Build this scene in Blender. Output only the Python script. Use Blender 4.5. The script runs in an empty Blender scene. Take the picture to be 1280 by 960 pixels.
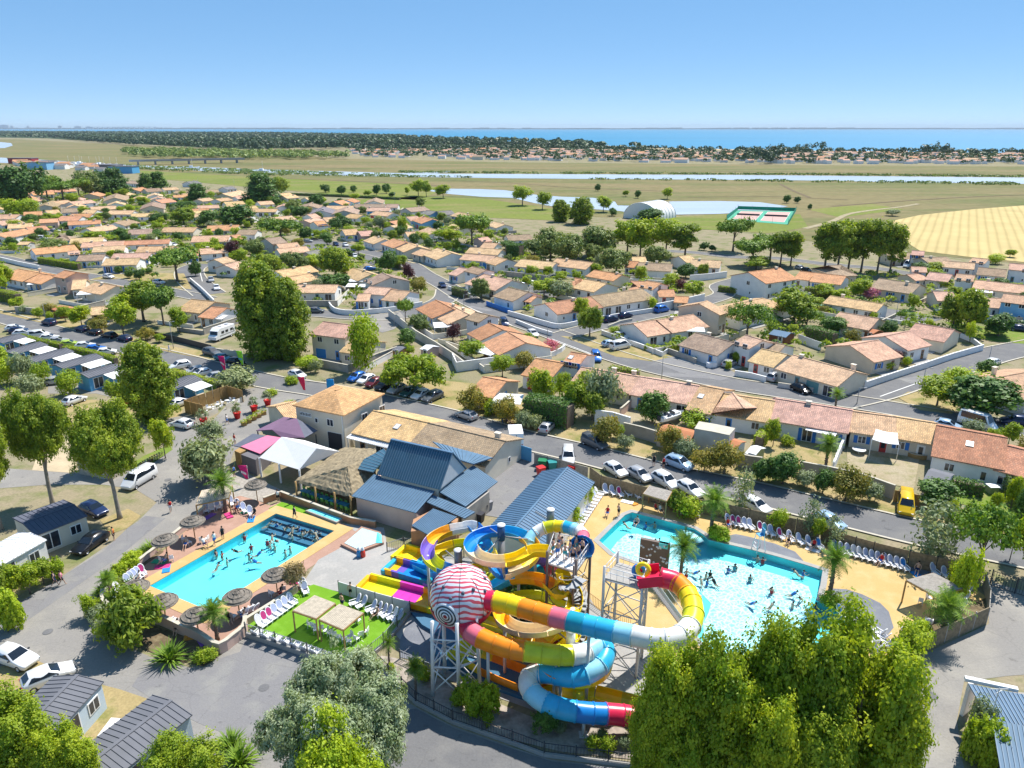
import bpy, bmesh, math, random
from mathutils import Vector, Matrix, noise
from mathutils.geometry import tessellate_polygon
R = math.radians
random.seed(7)
scene = bpy.context.scene
COL = scene.collection

# ------------------------------------------------------------------ camera, sky, sun, exposure
CAM_H, FPX, PITCH = 46.0, 900.0, math.atan(320 / 900.0)
cam = bpy.data.cameras.new('camera')
cam.sensor_width = 36.0
cam.lens = 36.0 * FPX / 1280.0
cam.clip_start, cam.clip_end = 0.5, 300000.0
cam_o = bpy.data.objects.new('camera', cam)
cam_o.location = (0, 0, CAM_H)
cam_o.rotation_euler = (R(90) - PITCH, 0, 0)
COL.objects.link(cam_o)
scene.camera = cam_o

SUN_EL, SUN_AZ = R(56), R(40)          # azimuth clockwise from +Y: the sun stands behind the town, to the right
world = bpy.data.worlds.new('World')
scene.world = world
world.use_nodes = True
wt = world.node_tree
for n in list(wt.nodes):
    wt.nodes.remove(n)
sky_n = wt.nodes.new('ShaderNodeTexSky')
sky_n.sky_type = 'NISHITA'
sky_n.sun_disc = False
sky_n.sun_elevation = SUN_EL
sky_n.sun_rotation = SUN_AZ
sky_n.altitude = 40
sky_n.air_density = 0.3
sky_n.dust_density = 0.0
sky_n.ozone_density = 6.0
bg = wt.nodes.new('ShaderNodeBackground')
bg.inputs['Strength'].default_value = 0.15
wo = wt.nodes.new('ShaderNodeOutputWorld')
g_n = wt.nodes.new('ShaderNodeGamma')            # softer contrast between zenith and horizon, as on a clear seaside noon
g_n.inputs[1].default_value = 0.31
h_n = wt.nodes.new('ShaderNodeHueSaturation')
h_n.inputs['Saturation'].default_value = 2.0
h_n.inputs['Value'].default_value = 1.65
wt.links.new(sky_n.outputs[0], g_n.inputs[0])
wt.links.new(g_n.outputs[0], h_n.inputs['Color'])
wt.links.new(h_n.outputs[0], bg.inputs[0])
wt.links.new(bg.outputs[0], wo.inputs[0])

sun = bpy.data.lights.new('sun', 'SUN')
sun.energy = 3.2
sun.angle = R(0.55)
sun.color = (1.0, 0.95, 0.88)
sun_o = bpy.data.objects.new('sun', sun)
COL.objects.link(sun_o)
_sd = Vector((math.cos(SUN_EL) * math.sin(SUN_AZ), math.cos(SUN_EL) * math.cos(SUN_AZ), math.sin(SUN_EL)))
sun_o.rotation_euler = _sd.to_track_quat('Z', 'Y').to_euler()
sun_o.location = (80, 200, 200)

scene.view_settings.view_transform = 'Standard'
scene.view_settings.look = 'None'
scene.view_settings.exposure = 1.2
scene.view_settings.gamma = 1.0
scene.render.engine = 'CYCLES'
scene.cycles.max_bounces = 6
scene.cycles.diffuse_bounces = 3
scene.cycles.glossy_bounces = 2
scene.cycles.transmission_bounces = 3
scene.cycles.transparent_max_bounces = 8
scene.cycles.volume_bounces = 0
scene.cycles.use_denoising = True
scene.cycles.caustics_reflective = False
scene.cycles.caustics_refractive = False

# ------------------------------------------------------------------ survey: bearings measured from the drone's position, laid on level ground
_s, _c = math.sin(PITCH), math.cos(PITCH)
def P(px, py, z=0.0):
    v, u = (py - 480) / FPX, (px - 640) / FPX
    t = (CAM_H - z) / (_s + v * _c)
    return Vector((u * t, (_c - v * _s) * t, z))
def SCR(p):                                   # where a point of the place shows in the photograph
    y, h = p[1], CAM_H - p[2]
    d = y * _c + h * _s
    if d < 1e-3: return (-999, -999)
    return (640 + FPX * p[0] / d, 480 + FPX * (h * _c - y * _s) / d)
def PP(pts, z=0.0):
    return [P(a, b, z) for a, b in pts]

# ------------------------------------------------------------------ materials
MATS = {}
def nt_new(name):
    m = bpy.data.materials.new(name)
    m.use_nodes = True
    t = m.node_tree
    b = t.nodes['Principled BSDF']
    b.inputs['Specular IOR Level'].default_value = 0.25
    MATS[name] = m
    return m, t, b
def N(t, typ, **kw):
    n = t.nodes.new(typ)
    for k, v in kw.items():
        if k in n.inputs.keys() if hasattr(n.inputs, 'keys') else False:
            n.inputs[k].default_value = v
        else:
            setattr(n, k, v)
    return n
def mulc(t, a, b, fac=1.0, mode='MULTIPLY'):
    m = t.nodes.new('ShaderNodeMix')
    m.data_type = 'RGBA'; m.blend_type = mode
    m.inputs[0].default_value = fac
    for sock, v in ((m.inputs[6], a), (m.inputs[7], b)):
        if isinstance(v, (tuple, list)):
            sock.default_value = tuple(v) + ((1,) if len(v) == 3 else ())
        else:
            t.links.new(v, sock)
    return m.outputs[2]
def ramp(t, src, stops):
    r = t.nodes.new('ShaderNodeValToRGB')
    e = r.color_ramp.elements
    while len(e) < len(stops): e.new(0.5)
    for el, (p, c) in zip(e, stops):
        el.position = p
        el.color = tuple(c) + ((1,) if len(c) == 3 else ())
    t.links.new(src, r.inputs[0])
    return r.outputs[0]
def noise_f(t, scale, detail=4, vec='world', rough=0.55, stretch=None):
    n = t.nodes.new('ShaderNodeTexNoise')
    n.inputs['Scale'].default_value = scale
    n.inputs['Detail'].default_value = detail
    n.inputs['Roughness'].default_value = rough
    if vec == 'world':
        g = t.nodes.new('ShaderNodeNewGeometry'); o = g.outputs['Position']
    else:
        g = t.nodes.new('ShaderNodeTexCoord'); o = g.outputs['Object']
    if stretch:
        mp = t.nodes.new('ShaderNodeMapping')
        mp.inputs['Scale'].default_value = stretch
        t.links.new(o, mp.inputs[0]); o = mp.outputs[0]
    t.links.new(o, n.inputs['Vector'])
    return n.outputs[0]
def bump(t, b, src, strength=0.3, dist=0.05):
    n = t.nodes.new('ShaderNodeBump')
    n.inputs['Strength'].default_value = strength
    n.inputs['Distance'].default_value = dist
    t.links.new(src, n.inputs['Height'])
    t.links.new(n.outputs[0], b.inputs['Normal'])
def plain(name, col, rough=0.6, var=0.12, scale=1.5, vec='object', metal=0.0, bmp=0.0, spec=None, objcol=False):
    m, t, b = nt_new(name)
    f = noise_f(t, scale, 5, vec)
    k = ramp(t, f, [(0.3, (1 - var,) * 3), (0.7, (1 + var * 0.6,) * 3)])
    src = tuple(col)
    if objcol:
        oi = t.nodes.new('ShaderNodeObjectInfo'); src = oi.outputs['Color']
    c = mulc(t, src, k)
    t.links.new(c, b.inputs['Base Color'])
    b.inputs['Roughness'].default_value = rough
    b.inputs['Metallic'].default_value = metal
    if spec is not None: b.inputs['Specular IOR Level'].default_value = spec
    if bmp: bump(t, b, f, bmp, 0.03)
    return m
def ground(name, c1, c2, c3, s1=0.05, s2=0.6, s3=5.0, rough=0.95, stretch=None, fine=0.16, cracks=0.0):
    """three-scale mottled soil or paving"""
    m, t, b = nt_new(name)
    a = noise_f(t, s1, 5, stretch=stretch); d = noise_f(t, s2, 6, stretch=stretch); e = noise_f(t, s3, 4)
    base = ramp(t, a, [(0.35, c1), (0.65, c2)])
    mk = ramp(t, d, [(0.48, (0, 0, 0)), (0.66, (1, 1, 1))])
    mx = t.nodes.new('ShaderNodeMix'); mx.data_type = 'RGBA'
    t.links.new(mk, mx.inputs[0]); t.links.new(base, mx.inputs[6]); mx.inputs[7].default_value = tuple(c3) + (1,)
    k = ramp(t, e, [(0.3, (1 - fine,) * 3), (0.72, (1 + fine,) * 3)])
    col = mulc(t, mx.outputs[2], k)
    if cracks:                                     # tar-filled cracks and oil spots
        g = t.nodes.new('ShaderNodeNewGeometry'); v = t.nodes.new('ShaderNodeTexVoronoi'); v.feature = 'DISTANCE_TO_EDGE'; v.inputs['Scale'].default_value = 0.27
        ad = t.nodes.new('ShaderNodeVectorMath'); ad.operation = 'ADD'; wob = noise_f(t, 0.5, 4)
        t.links.new(g.outputs['Position'], ad.inputs[0]); t.links.new(wob, ad.inputs[1]); t.links.new(ad.outputs[0], v.inputs['Vector'])
        col = mulc(t, col, ramp(t, v.outputs['Distance'], [(0.0, (1 - cracks,) * 3), (0.012, (1, 1, 1))]))
        col = mulc(t, col, ramp(t, noise_f(t, 0.9, 3), [(0.26, (0.72,) * 3), (0.36, (1, 1, 1))]))
    t.links.new(col, b.inputs['Base Color'])
    b.inputs['Roughness'].default_value = rough
    b.inputs['Specular IOR Level'].default_value = 0.1
    bump(t, b, e, 0.35, 0.05)
    return m

ground('dry_ground', (0.3, 0.25, 0.164), (0.246, 0.218, 0.132), (0.164, 0.182, 0.0683), 0.05, 0.22, 3.0)
ground('verge_grass', (0.382, 0.3, 0.155), (0.328, 0.255, 0.118), (0.2, 0.2, 0.0637), 0.1, 0.35, 4.0)
ground('marsh', (0.228, 0.182, 0.091), (0.173, 0.164, 0.0683), (0.127, 0.146, 0.0501), 0.006, 0.02, 0.15, stretch=(0.35, 1.5, 1))
ground('meadow', (0.182, 0.209, 0.0455), (0.146, 0.187, 0.0364), (0.218, 0.205, 0.0728), 0.012, 0.04, 0.4, stretch=(0.5, 1.2, 1))
ground('asphalt', (0.168, 0.167, 0.168), (0.146, 0.146, 0.15), (0.191, 0.188, 0.182), 0.08, 0.3, 6.0, rough=0.85, fine=0.08, cracks=0.13)
ground('asphalt_pale', (0.264, 0.25, 0.228), (0.228, 0.218, 0.205), (0.3, 0.282, 0.25), 0.06, 0.22, 5.0, rough=0.85, fine=0.08, cracks=0.13)
ground('asphalt_patch', (0.218, 0.214, 0.214), (0.196, 0.191, 0.196), (0.246, 0.241, 0.228), 0.1, 0.4, 6.0, rough=0.85, fine=0.07, cracks=0.13)
ground('concrete', (0.364, 0.355, 0.337), (0.328, 0.319, 0.3), (0.4, 0.382, 0.355), 0.1, 0.5, 4.0, rough=0.85, fine=0.06)
ground('gravel_yard', (0.382, 0.328, 0.228), (0.346, 0.282, 0.182), (0.255, 0.237, 0.118), 0.15, 0.5, 5.0)
ground('sand_deck', (0.546, 0.382, 0.164), (0.51, 0.35, 0.146), (0.573, 0.41, 0.196), 0.12, 0.5, 6.0, rough=0.9, fine=0.05)
ground('pink_deck', (0.4, 0.246, 0.182), (0.364, 0.223, 0.168), (0.437, 0.278, 0.214), 0.15, 0.5, 6.0, rough=0.9, fine=0.06)
ground('slate_deck', (0.19, 0.20, 0.225), (0.165, 0.175, 0.20), (0.22, 0.23, 0.25), 0.2, 0.6, 6.0, rough=0.9, fine=0.08)
ground('turf', (0.16, 0.33, 0.025), (0.14, 0.30, 0.02), (0.18, 0.36, 0.035), 0.3, 1.0, 14.0, rough=0.95, fine=0.12)
ground('lawn', (0.17, 0.24, 0.04), (0.15, 0.21, 0.035), (0.24, 0.23, 0.08), 0.15, 0.5, 6.0)
ground('soil_bed', (0.16, 0.12, 0.075), (0.13, 0.10, 0.06), (0.22, 0.18, 0.11), 0.4, 1.4, 6.0)
ground('rock_bed', (0.42, 0.37, 0.31), (0.33, 0.28, 0.24), (0.22, 0.19, 0.16), 0.4, 0.9, 3.0)
ground('forest_floor', (0.05, 0.085, 0.035), (0.04, 0.07, 0.03), (0.07, 0.10, 0.04), 0.01, 0.04, 0.3)
ground('beach', (0.52, 0.42, 0.27), (0.48, 0.39, 0.26), (0.40, 0.34, 0.22), 0.01, 0.05, 0.5)
plain('kerb', (0.52, 0.48, 0.39), 0.85, 0.15, 1.0, 'world')
plain('road_paint', (0.75, 0.74, 0.70), 0.7, 0.25, 2.0, 'world')
plain('render_white', (0.82, 0.81, 0.79), 0.8, 0.08, 0.7, 'world', bmp=0.1)
plain('render_cream', (0.72, 0.655, 0.53), 0.85, 0.08, 0.7, 'world', bmp=0.1)
plain('render_beige', (0.63, 0.56, 0.45), 0.85, 0.08, 0.7, 'world', bmp=0.1)
plain('render_pink', (0.62, 0.45, 0.38), 0.85, 0.08, 0.7, 'world', bmp=0.1)
plain('render_grey', (0.55, 0.54, 0.52), 0.85, 0.12, 0.7, 'world', bmp=0.1)
plain('render_blue', (0.22, 0.48, 0.72), 0.8, 0.08, 0.7, 'world')
plain('render_dark', (0.16, 0.15, 0.16), 0.8, 0.1, 0.7, 'world')
plain('wall_block', (0.40, 0.37, 0.33), 0.9, 0.2, 0.8, 'world', bmp=0.2)
plain('shutter_blue', (0.03, 0.18, 0.55), 0.5, 0.06)
plain('door_paint', (1, 1, 1), 0.5, 0.06, objcol=True)
plain('white_frame', (0.82, 0.82, 0.80), 0.4, 0.05)
plain('dark_metal', (0.05, 0.055, 0.065), 0.45, 0.1)
plain('grey_steel', (0.34, 0.35, 0.36), 0.45, 0.1, metal=0.2)
plain('pale_steel', (0.62, 0.62, 0.61), 0.45, 0.08)
plain('white_steel', (0.80, 0.80, 0.79), 0.4, 0.05)
plain('brown_steel', (0.17, 0.13, 0.11), 0.5, 0.1)
plain('white_plastic', (0.82, 0.82, 0.83), 0.35, 0.04)
plain('painted', (1, 1, 1), 0.45, 0.06, objcol=True)
plain('fabric_any', (1, 1, 1), 0.9, 0.1, 6, objcol=True)
plain('skin', (0.60, 0.38, 0.27), 0.6, 0.06)
plain('hair_dark', (0.035, 0.022, 0.015), 0.6, 0.2)
plain('tyre', (0.02, 0.02, 0.022), 0.8, 0.1)
plain('rim', (0.45, 0.45, 0.46), 0.3, 0.05, metal=0.7)
plain('wood_pale', (0.52, 0.45, 0.35), 0.85, 0.25, 3)
plain('wood_grey', (0.36, 0.33, 0.29), 0.9, 0.25, 3)
plain('wood_tan', (0.40, 0.25, 0.10), 0.8, 0.2, 2)
plain('reed', (0.27, 0.215, 0.14), 0.95, 0.35, 3, 'world', bmp=0.4)
plain('thatch', (0.29, 0.235, 0.15), 0.95, 0.4, 2.2, 'world', bmp=0.8)
plain('thatch_grey', (0.215, 0.19, 0.16), 0.95, 0.4, 3.0, 'object', bmp=0.8)
plain('bark', (0.19, 0.15, 0.115), 0.95, 0.35, 3, bmp=0.6)
plain('bark_pale', (0.33, 0.29, 0.24), 0.95, 0.35, 2, bmp=0.6)
plain('terracotta', (0.47, 0.19, 0.09), 0.85, 0.15, 1.0)
plain('brick_tan', (0.44, 0.24, 0.13), 0.85, 0.15, 1.2, 'world')
plain('canvas_white', (0.80, 0.79, 0.77), 0.7, 0.04)
plain('canvas_pink', (0.70, 0.20, 0.32), 0.7, 0.06)
plain('canvas_plum', (0.20, 0.12, 0.19), 0.8, 0.08)
plain('felt_grey', (0.12, 0.13, 0.17), 0.8, 0.1)
plain('roof_sheet_white', (0.80, 0.80, 0.80), 0.5, 0.06)
plain('roof_sheet_navy', (0.045, 0.125, 0.19), 0.62, 0.10, 0.6, 'world', spec=0.25)
plain('roof_sheet_blue', (0.085, 0.17, 0.275), 0.62, 0.10, 0.6, 'world', spec=0.25)
plain('roof_sheet_slate', (0.10, 0.185, 0.28), 0.62, 0.12, 0.6, 'world', spec=0.25)
plain('roof_rib', (0.12, 0.20, 0.28), 0.6, 0.08, 0.6, 'world', spec=0.4)
plain('roof_sheet_grey', (0.15, 0.155, 0.175), 0.7, 0.12, 0.6, 'world')
plain('cladding_pale', (0.50, 0.60, 0.68), 0.6, 0.06, 1)
plain('cladding_blue', (0.10, 0.36, 0.62), 0.6, 0.06, 1)
plain('plastic_any', (1, 1, 1), 0.32, 0.14, 1.3, objcol=True, spec=0.45)
plain('far_red', (0.35, 0.05, 0.05), 0.6, 0.1)
plain('far_concrete', (0.36, 0.35, 0.35), 0.8, 0.1)

def roof_tile():
    m, t, b = nt_new('roof_tile')
    uv = t.nodes.new('ShaderNodeUVMap')
    br = t.nodes.new('ShaderNodeTexBrick')
    br.inputs['Scale'].default_value = 1.0
    br.inputs['Color1'].default_value = (0.80, 0.80, 0.80, 1)
    br.inputs['Color2'].default_value = (1.22, 1.16, 1.08, 1)
    br.inputs['Mortar'].default_value = (0.55, 0.5, 0.46, 1)
    br.inputs['Mortar Size'].default_value = 0.03
    br.inputs['Mortar Smooth'].default_value = 0.6
    br.inputs['Brick Width'].default_value = 0.30
    br.inputs['Row Height'].default_value = 0.40
    br.inputs['Bias'].default_value = -0.2
    t.links.new(uv.outputs[0], br.inputs['Vector'])
    oi = t.nodes.new('ShaderNodeObjectInfo')
    c = mulc(t, oi.outputs['Color'], br.outputs['Color'])
    st = noise_f(t, 0.55, 6); lich = noise_f(t, 2.2, 6)
    c = mulc(t, c, ramp(t, st, [(0.32, (0.78, 0.76, 0.74)), (0.66, (1.14, 1.12, 1.08))]))
    mk = ramp(t, lich, [(0.58, (0, 0, 0)), (0.72, (0.55, 0.55, 0.55))])
    mx = t.nodes.new('ShaderNodeMix'); mx.data_type = 'RGBA'
    t.links.new(mk, mx.inputs[0]); t.links.new(c, mx.inputs[6]); mx.inputs[7].default_value = (0.30, 0.25, 0.19, 1)
    t.links.new(mx.outputs[2], b.inputs['Base Color'])
    wv = t.nodes.new('ShaderNodeTexWave')
    wv.inputs['Scale'].default_value = 1.06
    wv.bands_direction = 'X'
    t.links.new(uv.outputs[0], wv.inputs['Vector'])
    bump(t, b, wv.outputs['Fac'], 0.7, 0.08)
    b.inputs['Roughness'].default_value = 0.85
roof_tile()

def car_paint():
    m, t, b = nt_new('car_paint')
    oi = t.nodes.new('ShaderNodeObjectInfo')
    t.links.new(oi.outputs['Color'], b.inputs['Base Color'])
    b.inputs['Roughness'].default_value = 0.28
    b.inputs['Metallic'].default_value = 0.15
    b.inputs['Coat Weight'].default_value = 0.5
    b.inputs['Coat Roughness'].default_value = 0.08
    m, t, b = nt_new('car_glass')
    b.inputs['Base Color'].default_value = (0.012, 0.018, 0.028, 1)
    b.inputs['Roughness'].default_value = 0.06
    b.inputs['Specular IOR Level'].default_value = 0.6
    m, t, b = nt_new('window_glass')
    f = noise_f(t, 0.8, 2)
    t.links.new(ramp(t, f, [(0.3, (0.012, 0.016, 0.025)), (0.7, (0.05, 0.06, 0.08))]), b.inputs['Base Color'])
    b.inputs['Roughness'].default_value = 0.08
    b.inputs['Specular IOR Level'].default_value = 0.6
    m, t, b = nt_new('lamp_red')
    b.inputs['Base Color'].default_value = (0.4, 0.01, 0.01, 1); b.inputs['Roughness'].default_value = 0.2
    m, t, b = nt_new('lamp_clear')
    b.inputs['Base Color'].default_value = (0.7, 0.72, 0.75, 1); b.inputs['Roughness'].default_value = 0.1
car_paint()

def leaf_mat(name, c1, c2, trans=0.35):
    """leaf colour differs from leaf to leaf and from tree to tree; light passes through the blades"""
    m, t, b = nt_new(name)
    at = t.nodes.new('ShaderNodeAttribute'); at.attribute_name = 'tint'
    oi = t.nodes.new('ShaderNodeObjectInfo')
    mx = t.nodes.new('ShaderNodeMix'); mx.data_type = 'RGBA'
    t.links.new(at.outputs['Fac'], mx.inputs[0])
    mx.inputs[6].default_value = tuple(c1) + (1,); mx.inputs[7].default_value = tuple(c2) + (1,)
    r = ramp(t, oi.outputs['Random'], [(0.0, (0.80, 0.84, 0.85)), (0.5, (1, 1, 1)), (1.0, (1.16, 1.1, 0.9))])
    c = mulc(t, mx.outputs[2], r)
    t.links.new(c, b.inputs['Base Color'])
    b.inputs['Roughness'].default_value = 0.55
    b.inputs['Specular IOR Level'].default_value = 0.3
    tr = t.nodes.new('ShaderNodeBsdfTranslucent')
    t.links.new(mulc(t, c, (1.35, 1.3, 0.6)), tr.inputs[0])
    ms = t.nodes.new('ShaderNodeMixShader'); ms.inputs[0].default_value = trans
    out = [n for n in t.nodes if n.type == 'OUTPUT_MATERIAL'][0]
    t.links.new(b.outputs[0], ms.inputs[1]); t.links.new(tr.outputs[0], ms.inputs[2])
    t.links.new(ms.outputs[0], out.inputs[0])
leaf_mat('leaf_poplar', (0.123, 0.214, 0.0187), (0.356, 0.438, 0.0467), 0.42)
leaf_mat('leaf_bright', (0.174, 0.295, 0.0136), (0.454, 0.529, 0.0382), 0.42)
leaf_mat('leaf_lime', (0.27, 0.4, 0.0148), (0.452, 0.544, 0.0344))
leaf_mat('leaf_dark', (0.0546, 0.135, 0.0266), (0.144, 0.261, 0.0465), 0.25)
leaf_mat('leaf_pine', (0.0802, 0.185, 0.0207), (0.263, 0.379, 0.0345), 0.25)
leaf_mat('leaf_oak', (0.106, 0.182, 0.0449), (0.266, 0.322, 0.0892), 0.25)
leaf_mat('leaf_olive', (0.174, 0.232, 0.109), (0.351, 0.405, 0.23), 0.25)
leaf_mat('leaf_silver', (0.232, 0.312, 0.131), (0.54, 0.594, 0.392), 0.3)
leaf_mat('leaf_palm', (0.0744, 0.17, 0.017), (0.251, 0.382, 0.0467), 0.3)
leaf_mat('leaf_plum', (0.07, 0.02, 0.03), (0.17, 0.06, 0.07), 0.3)
leaf_mat('leaf_pink', (0.45, 0.10, 0.22), (0.65, 0.25, 0.38), 0.3)
leaf_mat('leaf_rust', (0.17, 0.19, 0.03), (0.40, 0.33, 0.06), 0.3)
leaf_mat('leaf_dry', (0.30, 0.23, 0.12), (0.46, 0.36, 0.20), 0.3)
leaf_mat('leaf_far', (0.028, 0.07, 0.03), (0.07, 0.125, 0.048), 0.12)
leaf_mat('leaf_far_pale', (0.189, 0.275, 0.058), (0.324, 0.392, 0.108), 0.2)

def sky_water(name, col, rough, scale, stretch=(1, 1, 1), strength=0.15, spec=0.5):
    m, t, b = nt_new(name)
    f = noise_f(t, scale, 5, stretch=stretch)
    big = noise_f(t, scale * 0.05, 3, stretch=stretch)
    t.links.new(mulc(t, col, ramp(t, big, [(0.3, (0.88,) * 3), (0.7, (1.1,) * 3)])), b.inputs['Base Color'])
    b.inputs['Roughness'].default_value = rough
    b.inputs['Specular IOR Level'].default_value = spec
    bump(t, b, f, strength, 0.4)
sky_water('sea_water', (0.012, 0.20, 0.36), 0.45, 0.02, (0.2, 1.5, 1), 0.4, 0.3)
sky_water('river_water', (0.45, 0.50, 0.55), 0.25, 0.2, (0.5, 2, 1), 0.1)

def pool_water():
    """clear water over a painted basin: a glossy see-through skin"""
    m, t, b = nt_new('pool_water')
    b.inputs['Base Color'].default_value = (0.78, 0.97, 1.0, 1)
    b.inputs['Roughness'].default_value = 0.03
    b.inputs['IOR'].default_value = 1.33
    tr = t.nodes.new('ShaderNodeBsdfTransparent'); tr.inputs[0].default_value = (0.80, 0.975, 1.0, 1)
    gl = t.nodes.new('ShaderNodeBsdfGlossy'); gl.inputs['Roughness'].default_value = 0.05
    fr = t.nodes.new('ShaderNodeFresnel'); fr.inputs['IOR'].default_value = 1.33
    f = noise_f(t, 1.6, 4); bp = t.nodes.new('ShaderNodeBump')
    bp.inputs['Strength'].default_value = 0.5; bp.inputs['Distance'].default_value = 0.06
    t.links.new(f, bp.inputs['Height'])
    t.links.new(bp.outputs[0], gl.inputs['Normal']); t.links.new(bp.outputs[0], fr.inputs['Normal'])
    ms = t.nodes.new('ShaderNodeMixShader')
    t.links.new(fr.outputs[0], ms.inputs[0]); t.links.new(tr.outputs[0], ms.inputs[1]); t.links.new(gl.outputs[0], ms.inputs[2])
    out = [n for n in t.nodes if n.type == 'OUTPUT_MATERIAL'][0]
    t.links.new(ms.outputs[0], out.inputs[0])
    # the painted floor of each basin, the pale one with sunlight ripples painted in
    plain('basin_blue', (0.20, 0.84, 0.95), 0.7, 0.07, 0.35, 'world')
    plain('basin_turquoise', (0.16, 0.80, 0.84), 0.7, 0.06, 0.35, 'world')
    plain('basin_navy', (0.06, 0.16, 0.26), 0.7, 0.06, 0.35, 'world')
    m, t, b = nt_new('basin_caustic')
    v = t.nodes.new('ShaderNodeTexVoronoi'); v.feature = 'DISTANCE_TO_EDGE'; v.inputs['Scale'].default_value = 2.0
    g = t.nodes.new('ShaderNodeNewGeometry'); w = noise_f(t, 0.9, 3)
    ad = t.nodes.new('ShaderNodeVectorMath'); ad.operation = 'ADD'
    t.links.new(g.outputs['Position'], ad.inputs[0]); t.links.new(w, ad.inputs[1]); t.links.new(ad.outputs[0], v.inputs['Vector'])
    t.links.new(ramp(t, v.outputs['Distance'], [(0.03, (0.86, 0.96, 0.96)), (0.12, (0.56, 0.88, 0.93)), (0.35, (0.34, 0.79, 0.88))]), b.inputs['Base Color'])  # web of bright caustic lines: light put into the floor colour
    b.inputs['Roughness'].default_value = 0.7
pool_water()

def field_mat():
    m, t, b = nt_new('stubble')
    g = t.nodes.new('ShaderNodeNewGeometry')
    mp = t.nodes.new('ShaderNodeMapping'); mp.inputs['Rotation'].default_value = (0, 0, R(31))
    t.links.new(g.outputs['Position'], mp.inputs[0])
    wv = t.nodes.new('ShaderNodeTexWave'); wv.bands_direction = 'X'
    wv.inputs['Scale'].default_value = 0.085; wv.inputs['Distortion'].default_value = 0.7
    wv.inputs['Detail'].default_value = 3; wv.inputs['Detail Scale'].default_value = 0.25
    t.links.new(mp.outputs[0], wv.inputs['Vector'])
    c = ramp(t, wv.outputs['Fac'], [(0.0, (0.42, 0.33, 0.145)), (0.3, (0.50, 0.395, 0.178)), (1.0, (0.525, 0.415, 0.19))])
    f = noise_f(t, 0.05, 5)
    t.links.new(mulc(t, c, ramp(t, f, [(0.3, (0.88,) * 3), (0.7, (1.08,) * 3)])), b.inputs['Base Color'])
    b.inputs['Roughness'].default_value = 0.95
    b.inputs['Specular IOR Level'].default_value = 0.1
field_mat()
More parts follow.
